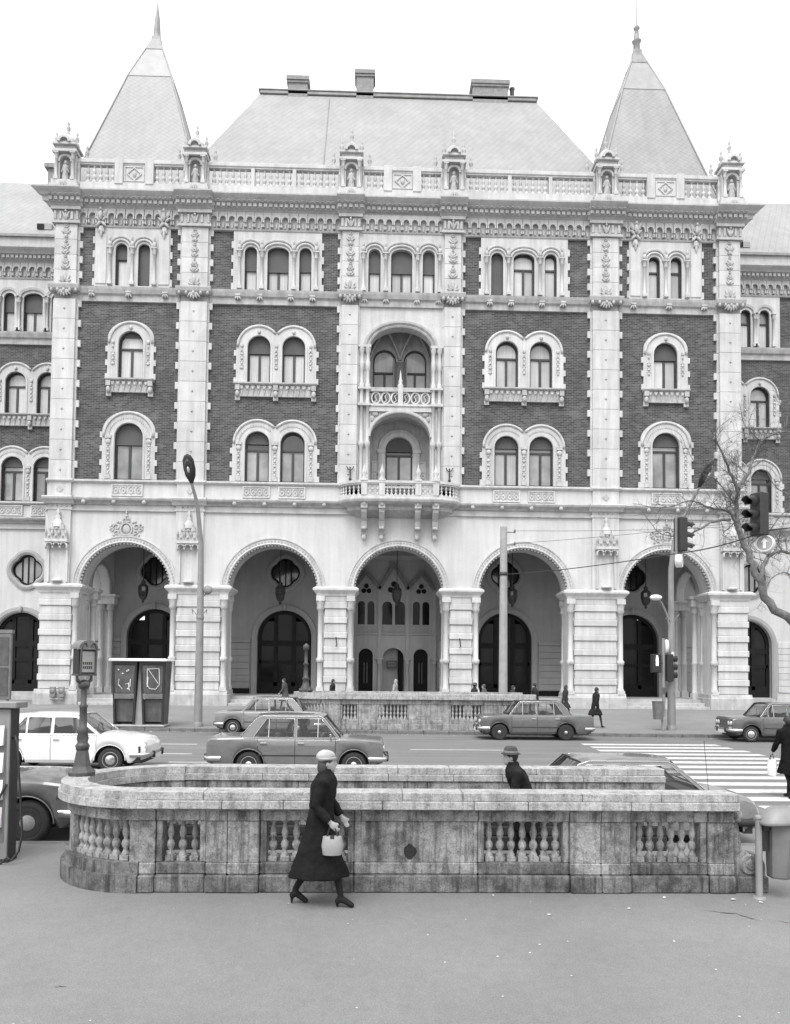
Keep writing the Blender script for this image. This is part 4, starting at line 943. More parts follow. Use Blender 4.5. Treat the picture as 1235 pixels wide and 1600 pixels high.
lb.box(-0.14, 0.14, -0.26, 0.05, 17.8, 18.86, m=1); lb.lathe([(0.16, 18.86), (0.18, 19.0), (0.1, 19.12), (0.13, 19.25), (0.07, 19.4), (0.05, 19.65), (0.0, 19.95)], (0, -0.1, 0), 8, m=1)
lb.build('loggia_parapet', [S['stone_grey'], S['stone']], pal)
for z0, z1, hw, nm in ((17.6, 23.3, 1.95, 'up'), (12.9, 17.5, 1.9, 'lo')):       # the rooms behind
    r_ = MB(); D = 1.7
    hl = [opening(-0.92, 18.2, 1.4, 21.85), opening(0.92, 18.2, 1.4, 21.85)] if nm == 'up' else [opening(0, 13.15, 1.62, 16.5)]
    r_.plate([(-hw, z0), (-hw, z1), (hw, z1), (hw, z0)], hl, D, D+0.3, back=False)
    for s_ in (-1, 1): r_.box(s_*hw, s_*(hw+0.1), 0.4, D+0.1, z0, z1)
    n = 10; vv = []
    for i in range(n+1):
        for j in range(n+1):
            a = -1+2*i/n; b = -1+2*j/n
            q = 0.35+0.65*math.sqrt(max(0, 1-a*a)) if nm == 'up' else math.sqrt(max(0, 1-a*a))
            vv.append((hw*a, 0.4+(D-0.4)*j/n, z1-1.3+1.25*q))
    r_.add(vv, [(i*(n+1)+j, i*(n+1)+j+1, (i+1)*(n+1)+j+1, (i+1)*(n+1)+j) for i in range(n) for j in range(n)])
    r_.box(-hw, hw, 0.3, D+0.1, z0-0.1, z0+0.25)
    if nm == 'up':
        for tx_, ty_ in ((-1.0, 0.5), (1.0, 0.5), (-1.9, 0.45), (1.9, 0.45)):
            sx = 0 if abs(tx_) < 1.5 else math.copysign(1.85, tx_); ex = tx_ if abs(tx_) < 1.5 else math.copysign(0.7, tx_)
            r_.tube([(sx, D-0.05, 21.2), (sx+(ex-sx)*0.25, D-0.2, 21.9), (sx+(ex-sx)*0.6, D-0.5, 22.5), (ex, 0.6, 22.85)], 0.07, 5)
    r_.build('loggia_room', S['stone_grey'], pal)
for c in (-0.92, 0.92): window(c, 18.2, 1.4, 21.85, 1.9, None, 0, True, 0.62, 'pane_mid', 'pane_light')
k = MB()
for x0, x1 in ((-0.32, 0.32),): k.box(x0, x1, 1.3, 1.62, 18.0, 20.95)
k.box(-0.42, -0.33, 0.95, 1.66, 17.95, 21.0); k.box(0.33, 0.42, 0.95, 1.66, 17.95, 21.0)
k.build('open_shutter', S['booth'], pal)
window(0, 13.15, 1.62, 16.5, 1.95, None, 0.24, True, 0.68, 'pane_mid', 'pane_dark')
k = MB(); k.sweep(opening(0, 13.2, 1.64, 16.52, n=18), [(0.0, 1.72), (0.0, 1.6), (0.2, 1.52), (0.42, 1.58), (0.45, 1.72)]); k.box(-1.3, -0.82, 1.5, 1.72, 15.5, 15.72); k.box(0.82, 1.3, 1.5, 1.72, 15.5, 15.72); k.build('door_surround', S['stone'], pal)
for s_ in (-1, 1): relief_panel(s_*0.0+s_*1.3-0.3, s_*1.3+0.3, 13.4, 15.0, 1.72)
# balcony
bc = MB()
def plan(off=0.0, n=10):
    P = []
    for i in range(n+1):
        t = PI/2*i/n; P.append((-1.75-(1.72+off)*math.cos(t), -0.15-(1.15+off)*math.sin(t)))
    return P+[(-p[0], p[1]) for p in P[::-1]]
def slab(mb, lv, m=0):
    rings = []
    for off, z in lv: rings.append([(x, y, z) for x, y in plan(off)]+[(3.4, 0.1, z), (-3.4, 0.1, z)])
    mb.loft(rings, m=m, sm=False)
slab(bc, [(-1.1, 11.25), (-0.75, 11.4), (-0.45, 11.55), (-0.4, 11.75), (-0.1, 11.85), (0.06, 11.95), (0.1, 12.05), (0.1, 12.12), (0.02, 12.2)], 1)
slab(bc, [(0.0, 12.19), (0.0, 12.34)])
def ringrail(mb, off, wd, z0, z1, m=0):
    o = plan(off); i_ = plan(off-wd); k = len(o)
    vv = [(x, y, z0) for x, y in o]+[(x, y, z1) for x, y in o]+[(x, y, z1) for x, y in i_]+[(x, y, z0) for x, y in i_]
    mb.add(vv, [(a*k+j, a*k+j+1, ((a+1) % 4)*k+j+1, ((a+1) % 4)*k+j) for a in range(4) for j in range(k-1)]+[(0, k, 2*k, 3*k), (k-1, 2*k-1, 3*k-1, 4*k-1)], m)
ringrail(bc, 0.03, 0.3, 13.0, 13.14); ringrail(bc, -0.02, 0.2, 12.92, 13.0)
bco = bc.build('balcony', [S['stone'], S['stone_grey']], pal)
bcm = baluster_mesh(0.62, 0.068)
for x in [-0.72+0.24*i for i in range(7)]: put('baluster', bcm, bco, (x, -1.18, 12.32))
for s_ in (-1, 1):
    for i in range(8):
        t = PI/2*(0.06+0.82*i/7); put('baluster', bcm, bco, (s_*(1.75+1.62*math.cos(t)), -0.15-1.04*math.sin(t), 12.32))
    g = MB(); g.box(-0.42, 0.42, -0.06, 0.04, 12.32, 12.94)
    for q in range(3):
        for r_ in range(2): g.sweep([(-0.26+0.26*q+0.1*math.cos(t), 12.48+0.28*r_+0.11*math.sin(t)) for t in [2*PI*z/8 for z in range(8)]], rectprof(-0.02, 0.02, -0.09, -0.05), closed=True, m=1)
    g.build('pierced_panel', [S['stone'], S['ornament']], bco, (s_*1.55, -1.16, 0))
    for x in (1.02, 2.02):
        g = MB(); g.box(-0.17, 0.17, -0.17, 0.17, 12.3, 12.98, c=0.015); g.box(-0.2, 0.2, -0.2, 0.2, 13.1, 13.22, c=0.015); g.build('post', S['stone'], bco, (s_*x, -1.15, 0))
        f = MB(); f.lathe([(0.13, 0), (0.16, 0.12), (0.09, 0.22), (0.17, 0.36), (0.13, 0.5), (0.05, 0.75), (0, 0.95)], seg=8, cap=False); f.build('finial', S['stone'], bco, (s_*x, -1.15, 13.2))
        c = MB()
        c.box(-0.19, 0.19, -1.1, 0, 11.6, 12.0); c.loft([[(-0.16, y, z) , (0.16, y, z), (0.16, 0.0, z-0.0), (-0.16, 0.0, z)] for y, z in ((-1.0, 11.6), (-0.98, 11.4), (-0.8, 11.15), (-0.62, 10.95), (-0.55, 10.7), (-0.5, 10.5), (-0.36, 10.36), (-0.3, 10.2))], sm=False)
        c.blob((0, -0.22, 10.1), (0.15, 0.15, 0.2), m=1); c.blob((0, -1.08, 11.85), (0.14, 0.1, 0.16), m=1); c.blob((0, -0.55, 10.55), (0.17, 0.12, 0.1), m=1)
        c.build('bracket', [S['stone_grey'], S['ornament']], bco, (s_*x, -0.1, 0))
    lh = MB(); lh.tube([(0, 0, 0), (0, -0.05, 0.8)], 0.04, 5); lh.tube([(-0.2, -0.02, 0.85), (-0.12, -0.05, 0.68), (0, -0.06, 0.6), (0.12, -0.05, 0.68), (0.2, -0.02, 0.85)], 0.03, 5); lh.blob((0, -0.05, 0.1), 0.09, seg=6, rings=4); lh.build('flag_holder', S['iron'], pal, (s_*2.85, -0.36, 13.3))
# ---------------- wings set back on both sides
WY = 6.25
def wing(s_):
    x0, x1 = sorted((s_*19.8, s_*44.0)); hs1 = []; hs2 = []
    cx0 = 23.4 if s_ > 0 else 24.0
    if s_ < 0: att = [(23.95, 1.24, 0.36), (22.4, 0.71, None), (25.5, 0.71, None)]; d2 = (22.9, 24.95); d1 = (22.95, 25.02)
    else: att = [(23.42, 0.7, None), (24.7, 0.7, None)]; d2 = (22.3, 24.35); d1 = (22.35, 24.4)
    allh = [opening(s_*c, 24.42, w_, 27.0, rs) for c, w_, rs in att]+hol([s_*c for c in d2], 1.31, 18.95, 21.75)+hol([s_*c for c in d1], 1.39, 13.25, 16.15)
    w_ = MB(); w_.plate([(x0, 12.9), (x0, 28.2), (x1, 28.2), (x1, 12.9)], allh, WY, WY+0.4); w_.build('wing_brick_wall', S['brick'], pal)
    for c, w__, rs in att: window(s_*c, 24.42, w__, 27.0, WY+0.22, rs, 0.45 if s_ < 0 else 0.0, w__ > 1, 0.66, 'pane_light', 'pane_mid' if s_ > 0 else 'pane_dark')
    st = MB(); a0, a1 = (20.2, 27.6) if s_ < 0 else (20.2, 25.75)
    out = [(s_*a0, 24.4), (s_*a0, 27.95), (s_*a1, 27.95), (s_*a1, 24.4)]
    if s_ < 0: out = out[::-1]
    st.plate(out, [opening(s_*c, 24.42, q, 27.0, rs) for c, q, rs in att], WY-0.12, WY+0.05)
    for c, q, rs in att:
        rr = q/2 if rs is None else rs
        st.sweep(arc(s_*c, 27.0-rr, q/2+0.3, 180, 0, 12, rr+0.28), [(-0.12, WY-0.1), (-0.1, WY-0.2), (0.05, WY-0.24), (0.09, WY-0.1)])
        for d in (-1, 1): colonnette(st, s_*c+d*(q/2+0.22), WY-0.2, 24.44, 26.7, 0.08, mc=1)
    st.build('attic_surround', [S['stone'], S['ornament']], pal)
    for first, cs, w__, z0, zt, ro in ((True, d1, 1.39, 13.25, 16.15, 1.42), (False, d2, 1.31, 18.95, 21.75, 1.31)):
        cs_ = tuple(sorted(s_*c for c in cs)); surround(cs_, w__, z0, zt, ro if len(cs_) == 2 else ro, WY, first)
        for c in cs_: window(c, z0, w__, zt, WY+0.24, None, 0.2 if first else 0.0, True, 0.68, 'pane_mid' if first else 'pane_light', 'pane_mid' if (first and s_ < 0) else ('pane_dark' if first else 'pane_light'))
        if first:
            for c in cs_: relief_panel(c-w__/2-0.06, c+w__/2+0.06, 12.3, 12.93, WY-0.12)
    for pr, nm, mt in ((ATT_STR, 'string_course', 'stone_grey'), (SILL, 'sill_course', 'stone'), (LOW, 'string_course', 'stone_grey'), (THIN, 'thin_course', 'stone')): strip(x0, x1, pr, WY, nm, S[mt])
    q0, q1 = sorted((s_*20.1, s_*30.0)); o = strip(q0, q1, FR, WY, 'frieze', S['cornice'])
    for i in range(19): put('corbel', CM, o, (q0+(q1-q0)*(i+0.5)/19, WY, 28.38))
    m_ = MB(); m_.mould(q0, q1, [(p[0]+WY, p[1]) for p in COR])
    for i in range(34): x = q0+(q1-q0)*(i+0.5)/34; m_.box(x-0.095, x+0.095, WY-0.56, WY-0.4, 29.12, 29.31, m=1)
    m_.box(q0, q1, WY-0.6, WY+0.6, 29.7, 30.5); m_.box(q0, q1, WY-0.75, WY-0.55, 30.45, 30.62, m=2); m_.build('cornice', [S['cornice'], S['stone_grey'], S['zinc']], pal)
    r_ = MB(); r_.add([(x0, WY-0.5, 30.5), (x1, WY-0.5, 30.5), (x1, WY+5.6, 38.0), (x0, WY+5.6, 38.0), (x1, WY+11, 30.5), (x0, WY+11, 30.5)], [(0, 1, 2, 3), (3, 2, 4, 5), (0, 3, 5), (1, 4, 2)]); ro = r_.build('wing_roof', S['slate'], pal)
    k = MB(); xx = s_*25.0 if s_ < 0 else 24.5; k.box(xx-0.55, xx+0.55, WY+5.2, WY+7.5, 34.5, 38.9); k.box(xx-0.75, xx+0.75, WY+5.0, WY+7.7, 38.9, 39.2); k.build('chimney', S['chimney'], ro)
    k = MB(); xx = s_*23.5
    k.box(xx-0.45, xx+0.45, WY+0.25, WY+0.9, 31.5, 31.9); k.build('skylight', S['slate_pale'], ro); k = MB(); k.box(xx-0.5, xx-0.05, WY+0.2, WY+0.85, 31.53, 31.86); k.build('skylight_pane', S['door'], ro)
    g = MB(); dc = s_*24.15 if s_ < 0 else 23.3; oc = s_*23.85 if s_ < 0 else 23.6
    g.plate([(x0, 0.3), (x0, 12.95), (x1, 12.95), (x1, 0.3)], [opening(dc, 0.9, 3.3, 6.0, n=18), oculus_path(oc, 8.75, 1.0)], WY-0.1, WY+0.35); g.build('wing_wall', S['plaster'], pal)
    arch_door(dc, WY-0.1, 3.3, 0.9, 6.0); oculus(oc, 8.75, WY-0.1, 1.0, 'pane_mid')
    for i in range(8):
        for a, b in ((20.3, abs(dc)-2.1), (abs(dc)+2.1, 31)):
            if b-a < 0.2: continue
            k = MB(); u, v_ = sorted((s_*a, s_*b)); k.box(u, v_, WY-0.17, WY+0.0, 1.25+i*0.42, 1.25+i*0.42+0.4, c=0.012); k.build('stone_course', S['stone'], pal)
    k = MB(); k.box(s_*20.0, s_*44.0, WY+10.7, WY+11.0, 0.3, 30.6); k.box(s_*43.7, s_*44.0, WY+0.3, WY+10.8, 0.3, 30.6); k.build('side_wall', S['brick'], pal)
    stp = MB(); stp.box(dc-1.9, dc+1.9, WY-0.7, WY, 0.3, 0.62); stp.box(dc-1.8, dc+1.8, WY-0.35, WY, 0.6, 0.88); stp.build('step', S['stone_grey'], pal)
wing(-1); wing(1)
# hanging lanterns in the arcade
def lantern():
    e = empty('hanging_lantern'); k = MB()
    k.tube([(0, 0, 3.6), (0, 0, 1.35)], 0.025, 5); k.build('rod', S['iron'], e)
    k = MB(); k.lathe([(0.02, 1.42), (0.05, 1.32), (0.16, 1.22), (0.12, 1.12), (0.3, 0.95), (0.33, 0.9)], seg=8); k.lathe([(0.24, 0.3), (0.2, 0.18), (0.08, 0.1), (0.1, 0.0), (0.0, -0.12)], seg=8); 
    for i in range(8):
        t = 2*PI*i/8; k.tube([(0.3*math.cos(t), 0.3*math.sin(t), 0.95), (0.31*math.cos(t), 0.31*math.sin(t), 0.6), (0.23*math.cos(t), 0.23*math.sin(t), 0.28)], 0.018, 4)
    k.lathe([(0.31, 0.6), (0.33, 0.62), (0.31, 0.64)], seg=8, cap=False); k.build('cage', S['iron'], e)
    k = MB(); k.lathe([(0.27, 0.92), (0.28, 0.6), (0.21, 0.3)], seg=8, sm=False); k.build('glass', S['pane_dark'], e)
    return e
def copy_tree(o, parent=None):
    c = o.copy(); col.objects.link(c); c.parent = parent
    for ch in list(o.children): copy_tree(ch, c)
    return c
L0 = lantern(); names = ('outermost left arch beside the telephone booths', 'second arch from the left', 'middle arch before the porch windows', 'fourth arch behind the tall concrete pole', 'rightmost arch behind the traffic light')
for i, c in enumerate(CX):
    o = L0 if i == 0 else copy_tree(L0); o.location = (c+1.43, 47.3, 6.55)
    tag(o, 'dark iron lantern hanging in the '+names[i], 'lantern', 'lanterns hanging in the arcade')
# ================================================================= GROUND, ROAD, PAVEMENTS
def KY(x): return 30.2-0.06*x                       # far kerb line
NK = 10.72                                          # near kerb line
def sheet(name, outer, holes, zf, mat, thick=None):
    m_ = MB(); pts = [p for l in [outer]+holes for p in l]
    tri = tessellate_polygon([[Vector((p[0], p[1], 0)) for p in l] for l in [outer]+holes])
    m_.add([(p[0], p[1], zf(p[0], p[1]) if callable(zf) else zf) for p in pts], tri)
    return structure(m_.build(name, mat))
HOLE = [(-2.9, 8.78), (2.55, 8.78), (2.55, 10.08), (-2.9, 10.08)]
sheet('ground', [(-900, -900), (900, -900), (900, 900), (-900, 900)], [HOLE], -0.03, S['pavement_far'])
sheet('road', [(-120, NK-0.05), (120, NK-0.05), (120, KY(120)), (-120, KY(-120))], [], 0.0, S['road'])
sheet('near_pavement', [(-60, -40), (60, -40), (60, NK-0.16), (-60, NK-0.16)], [HOLE], 0.12, S['pavement'])
def fz(x, y): return 0.13+0.27*min(1, max(0, (y-KY(x))/13.0))
fp = MB(); rows = []
for x in (-120, 0, 120): rows.append([(x, KY(x)+0.14, 0.13), (x, 43.2, 0.40), (x, 70, 0.42)])
fp.add([p for r_ in rows for p in r_], [(0, 3, 4, 1), (1, 4, 5, 2), (3, 6, 7, 4), (4, 7, 8, 5)]); structure(fp.build('far_pavement', S['pavement_far']))
ks = MB(); ks.box(-0.494, 0.494, -0.15, 0.0, -0.05, 0.126, c=0.018); ksm = ks.mesh('kerb_stone', S['kerb'])
kb = MB(); kb.box(-40, 40, NK-0.14, NK-0.02, -0.02, 0.1); kn = structure(kb.build('near_kerb', S['kerb']))
for i in range(14): put('kerb_stone', ksm, kn, (-10.5+i, NK, 0))
for i in range(6): put('kerb_stone', ksm, kn, (4.5+i, NK, 0))
kf = MB(); kf.tube([(-60, KY(-60)+0.09, 0.03), (60, KY(60)+0.09, 0.03)], 0.05, 4); kfo = structure(kf.build('far_kerb', S['kerb']))
ksf = MB(); ksf.box(-0.494, 0.494, 0.0, 0.16, -0.05, 0.136, c=0.02); ksfm = ksf.mesh('kerb_stone', S['kerb'])
for i in range(46):
    x = -24+i; put('kerb_stone', ksfm, kfo, (x+0.5, KY(x+0.5), 0), math.atan(-0.06))
# gutter litter along the far kerb is uncountable dirt
gd = MB(); rg = random.Random(3)
for i in range(420):
    x = rg.uniform(-20, 20); y = KY(x)-abs(rg.gauss(0, 0.22))-0.03; a = rg.uniform(0.015, 0.05); t = rg.uniform(0, 3)
    gd.add([(x+a*math.cos(t+q*2.1), y+a*math.sin(t+q*2.1), 0.006+0.01*(q == 1)) for q in range(3)], [(0, 1, 2)])
g_ = stuff(gd.build('gutter_litter', S['litter'])); g_['label'] = 'pale specks of litter in the far gutter'; g_['category'] = 'litter'
rm = MB()
def stripe(x0, x1, y0, y1, z=0.004): rm.add([(x0, y0, z), (x1, y0, z), (x1, y1, z), (x0, y1, z)], [(0, 1, 2, 3)])
zb = []
for i in range(15):
    m_ = MB(); y = 26.4-1.02*i; dx = 0.05*math.sin(i*2.3); m_.add([(7.25+dx, y-0.25, 0.004), (12.0-dx, y-0.25, 0.004), (12.0-dx, y+0.25, 0.004), (7.25+dx, y+0.25, 0.004)], [(0, 1, 2, 3)]); zb.append(m_)
zc = structure(zb[0].build('zebra_crossing', S['paint_white']))
for m_ in zb[1:]: m_.build('crossing_bar', S['paint_white'], zc)
for x0, x1, y0, y1 in ((-8.0, -5.75, 25.45, 25.6), (-8.5, -5.25, 22.6, 22.75), (1.2, 4.3, 24.2, 24.34), (-3.6, -2.0, 25.45, 25.6), (-5.4, -4.2, 20.6, 20.72), (-14, -11, 22.6, 22.75), (14, 17, 22.6, 22.75)): stripe(x0, x1, y0, y1)
structure(rm.build('lane_markings', S['paint_white']))
# scraps of paper on the near pavement
sc = MB(); rg = random.Random(11)
for i in range(46):
    if i < 6: x, y, a = ((1.75, 7.55, 0.022), (3.8, 8.05, 0.03), (4.05, 7.95, 0.02), (2.6, 7.75, 0.016), (1.3, 8.2, 0.014), (3.1, 8.12, 0.018))[i]
    else: x, y, a = rg.uniform(-2.6, 4.2), rg.uniform(5.2, 8.25), rg.uniform(0.003, 0.011)
    t = rg.uniform(0, 6); pts = [(x+a*(0.7+0.5*rg.random())*math.cos(t+q*1.257), y+a*(0.7+0.5*rg.random())*math.sin(t+q*1.257), 0.124+rg.random()*a*0.6) for q in range(5)]
    sc.add(pts+[(x, y, 0.125+a*0.5)], [(q, (q+1) % 5, 5) for q in range(5)])
s1 = stuff(sc.build('paper_scraps', S['litter'])); s1['label'] = 'small white paper scraps scattered on the near pavement'; s1['category'] = 'litter'
rg = random.Random(4); ck = MB()
def crack(pts, w_):
    full = []
    for (x0, y0), (x1, y1) in zip(pts, pts[1:]):
        for i in range(7): t = i/7; full.append((x0+(x1-x0)*t+rg.gauss(0, 0.006), y0+(y1-y0)*t+rg.gauss(0, 0.012)))
    full.append(pts[-1]); n = len(full); vv = []
    for i, (x, y) in enumerate(full):
        q = w_*(0.35+0.9*rg.random())*min(1, 4*min(i, n-1-i)/n+0.15); vv += [(x, y-q, 0.124), (x+q*0.4, y+q, 0.124)]
    ck.add(vv, [(2*i, 2*i+2, 2*i+3, 2*i+1) for i in range(n-1)])
crack([(3.35, 7.7), (3.62, 7.58), (3.75, 7.38)], 0.008); crack([(3.9, 7.38), (4.15, 7.22), (4.35, 7.1)], 0.01); crack([(-2.35, 5.86), (-2.24, 5.88)], 0.006)
structure(ck.build('pavement_crack', S['ink']))

# ================================================================= STAIRWELL BALUSTRADES
def abox(mb, r0, r1, z0, z1, a0, a1, n=6, m=0):
    vv = []
    for i in range(n+1):
        t = a0+(a1-a0)*i/n; c, s_ = math.cos(t), math.sin(t)
        for r_, z in ((r0, z0), (r1, z0), (r1, z1), (r0, z1)): vv.append((r_*c, r_*s_, z))
    fs = [(i*4+j, i*4+(j+1) % 4, (i+1)*4+(j+1) % 4, (i+1)*4+j) for i in range(n) for j in range(4)]+[(0, 1, 2, 3), (n*4, n*4+1, n*4+2, n*4+3)]
    mb.add(vv, fs, m)
def stair_balustrade(loc, xs, secs, xe, hz, hd, lab, mats, detail=True, scroll=True, seed=1, curve_open=True, xb=None):
    """front run along x at local y=0 (wall axis at y=0.2), semicircular left end, back run; hz scales heights; hd = half depth between wall axes"""
    rg = random.Random(seed); root = empty('stair_balustrade', loc); tag(root, lab, 'balustrade', 'stone balustrades round the subway stairs')
    mc, mt, mdk, mcl = mats
    Z = [q*hz for q in (0, 0.185, 0.31, 0.755, 0.895, 0.985, 1.075)]
    cy = 0.2+hd; g = 0.003; ch = 0.006 if detail else 0.01
    def run(sgn, secs_, xe_):
        def Y(a): return cy+sgn*(a-cy)          # sgn 1 front, -1 back
        def blk(name, x0, x1, y0, y1, z0, z1, mat, c=ch):
            m_ = MB(); ya, yb_ = sorted((Y(y0), Y(y1))); m_.box(x0+g, x1-g, ya, yb_, z0, z1, c=c); m_.build(name, mat, root)
        def course(name, y0, y1, z0, z1, mat, lens):
            x = xs; i = 0
            while x < xe_-0.02:
                L = lens[i % len(lens)]*rg.uniform(0.92, 1.08); x2 = min(xe_, x+L)
                if xe_-x2 < 0.25: x2 = xe_
                j = rg.uniform(-0.004, 0.004); blk(name, x, x2, y0+j, y1+j, z0+0.001, z1, mat); x = x2; i += 1
        course('coping_stone', -0.11, 0.27, Z[4]+0.002, Z[5], mc, (0.95, 0.62, 1.05))
        course('coping_stone', -0.08, 0.23, Z[5]+0.001, Z[6], mc, (0.7, 1.2, 0.9))
        bls = baluster_mesh(Z[3]-Z[2]-0.0, 0.048*hz**0.5, 10 if detail else 7, mat=mcl)
        for i, (kind, x0, x1, nb) in enumerate(secs_):
            d = 0.0 if kind in ('open', 'panel') else -0.02
            wv = rg.uniform(-0.006, 0.006)
            blk('plinth_stone', x0, x1, 0.0+d+wv-0.015, 0.32, 0.0, Z[1], mdk if sgn > 0 else S['trav_shade_soot'], 0.015)  # back run coloured near black to stand for the stairwell's shade
            blk('plinth_stone', x0, x1, 0.03+d+wv, 0.30, Z[1]+0.001, Z[2], S['trav_shade_soot'] if sgn < 0 else (mdk if kind == 'open' else mt), 0.012)
            blk('frieze_stone', x0, x1, 0.02+d, 0.25, Z[3]+0.001, Z[4], mt)
            if detail: blk('frieze_stone', x0, x1, -0.012+d, 0.24, Z[4]-0.03, Z[4]-0.002, mt, 0.008)
            if kind == 'pier': blk('pier', x0, x1, 0.02, 0.25, Z[2]+0.001, Z[3], mt)
            elif kind == 'panel': blk('panel', x0, x1, 0.05, 0.22, Z[2]+0.001, Z[3], mt if sgn > 0 else S['trav_shade_soot'])  # back panels carry the same painted-in shade
            elif kind == 'open':
                w_ = x1-x0; blk('jamb', x0, x0+0.07, 0.05, 0.23, Z[2]+0.001, Z[3], mt); blk('jamb', x1-0.07, x1, 0.05, 0.23, Z[2]+0.001, Z[3], mt)
                for k in range(nb):
                    o = put('baluster', bls, root, (x0+0.07+(w_-0.14)*(k+0.5)/nb, Y(0.135), Z[2]), rg.uniform(-0.2, 0.2)); 
                    if rg.random() < 0.25: o.scale = (0.93, 0.93, 1)
    run(1, secs, xe)
    xb_ = xe if xb is None else xb
    L = xb_-xs; back = [('pier', xs, xs+0.3, 0)]
    n = 4; sx = xs+0.3; sw = (L-0.6)/n
    for i in range(n):
        kind = 'panel'; back.append((kind, sx, sx+sw*0.82, 6)); back.append(('pier', sx+sw*0.82, sx+sw, 0)); sx += sw
    back.append(('pier', sx, xb_, 0)); run(-1, back, xb_)
    # curved end
    def ar(name, r0, r1, z0, z1, a0, a1, mat, n=7):
        m_ = MB(); abox(m_, r0, r1, z0, z1, a0, a1, n); m_.build(name, mat, root, (xs, cy, 0))
    rO = hd
    A0, A1 = PI/2, 3*PI/2
    for (r0, r1, z0, z1, cnt, ph) in ((rO-0.07, rO+0.285, Z[4]+0.002, Z[5], 4, 0.0), (rO-0.03, rO+0.255, Z[5]+0.001, Z[6], 5, 0.05)):
        for i in range(cnt):
            a = A0+(A1-A0)*i/cnt; b = A0+(A1-A0)*(i+1)/cnt; ar('coping_stone', r0, r1, z0+0.001, z1+rg.uniform(-0.003, 0.003), a+0.003, b-0.003, mc)
    for i in range(3):
        a = A0+(A1-A0)*i/3; b = A0+(A1-A0)*(i+1)/3
        mq = S['trav_shade_soot'] if (detail and i == 0) else mdk  # inner curve coloured dark for the shade seen through the balusters
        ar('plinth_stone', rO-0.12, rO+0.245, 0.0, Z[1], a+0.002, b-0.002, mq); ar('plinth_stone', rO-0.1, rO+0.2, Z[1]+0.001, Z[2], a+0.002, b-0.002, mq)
        ar('frieze_stone', rO-0.05, rO+0.18, Z[3]+0.001, Z[4], a+0.002, b-0.002, mt)
        if detail: ar('frieze_stone', rO-0.04, rO+0.212, Z[4]-0.03, Z[4]-0.002, a+0.002, b-0.002, mt)
    bls = baluster_mesh(Z[3]-Z[2], 0.048*hz**0.5, 10 if detail else 7, mat=mcl)
    np_ = 3
    for i in range(np_+1):
        a = A0+(A1-A0)*i/np_; a0 = max(A0, a-0.1); a1 = min(A1, a+0.1)
        ar('pier', rO-0.05, rO+0.15, Z[2]+0.001, Z[3], a0, a1, mt, 4)
        if i < np_:
            for k in range(7):
                t = a+0.12+(((A1-A0)/np_)-0.24)*(k+0.5)/7; put('baluster', bls, root, (xs+(rO+0.065)*math.cos(t), cy+(rO+0.065)*math.sin(t), Z[2]), t)
    if scroll:
        m_ = MB(); pr = [(xe, 0.0), (xe, Z[3]+0.05)]+[(xe+0.02+0.06*i/4, Z[3]+0.05-0.34*(1-math.cos(i/4*PI/2))*1.0) for i in range(1, 5)]+[(xe+0.2, Z[2]+0.1), (xe+0.3, Z[2]+0.08), (xe+0.34, Z[2]-0.02), (xe+0.34, 0.0)]
        m_.plate(pr, [], 0.04, 0.24); m_.lathe([(0.1, -0.012), (0.115, 0.0), (0.115, 0.05)], (xe+0.17, 0.03, Z[2]-0.01), 14, ax='y'); m_.lathe([(0.05, -0.02), (0.06, 0.0), (0.06, 0.05)], (xe+0.17, 0.025, Z[2]-0.01), 12, ax='y')
        m_.build('scroll', mt, root); m_ = MB(); m_.box(xe+0.001, xe+0.36, -0.005, 0.3, 0, Z[1]-0.01, c=0.015); m_.build('plinth_stone', mdk, root)
        m_ = MB(); 
        for q in (-0.02, 0.1): m_.blob((xe+0.03, 0.02+q, Z[4]-0.07), (0.05, 0.04, 0.07))
        m_.build('rosette', mt, root)
    return root
XS = -2.47
near_secs = [('pier', XS, -2.296, 0), ('open', -2.296, -1.764, 3), ('pier', -1.764, -1.533, 0), ('pier', -1.533, -1.19, 0), ('open', -1.19, -0.182, 7), ('panel', -0.182, 1.155, 0), ('open', 1.155, 2.149, 7), ('pier', 2.149, 2.49, 0), ('pier', 2.49, 2.814, 0), ('open', 2.814, 3.661, 6), ('pier', 3.661, 3.96, 0)]
MT = (S['coping'], S['trav'], S['trav_dark'], S['trav_clean'])
nb_ = stair_balustrade((0, 8.3, 0.12), XS, near_secs, 3.96, 1.0, 0.93, 'long weathered stone balustrade with rounded left end round the near subway stairs', MT, xb=3.96)
st = MB(); st.add([(0.42+0.07*math.cos(2*PI*i/14)*(1+0.1*math.sin(2*PI*i/14*3+1)), 8.3+0.0485, 0.545+0.078*math.sin(2*PI*i/14)*(1+0.12*math.cos(2*PI*i/14*4))) for i in range(14)], [tuple(range(14))]); st.v = [(a, b-8.3, c-0.12) for a, b, c in st.v]; st.build('soot_stain', S['trav_shade_soot'], nb_)
far_secs = [('pier', -1.75, -1.25, 0), ('open', -1.25, -0.55, 4), ('pier', -0.55, 0.15, 0), ('open', 0.15, 1.45, 8), ('panel', 1.45, 3.05, 0), ('open', 3.05, 4.4, 8), ('pier', 4.4, 5.1, 0), ('open', 5.1, 6.1, 6), ('pier', 6.1, 6.5, 0)]
stair_balustrade((0, 30.45, 0.13), -1.75, far_secs, 6.5, 1.34, 1.25, 'pale stone balustrade of the far subway stairs along the opposite kerb', (S['coping'], S['trav_clean'], S['trav_clean'], S['coping']), detail=False, scroll=False, seed=5)
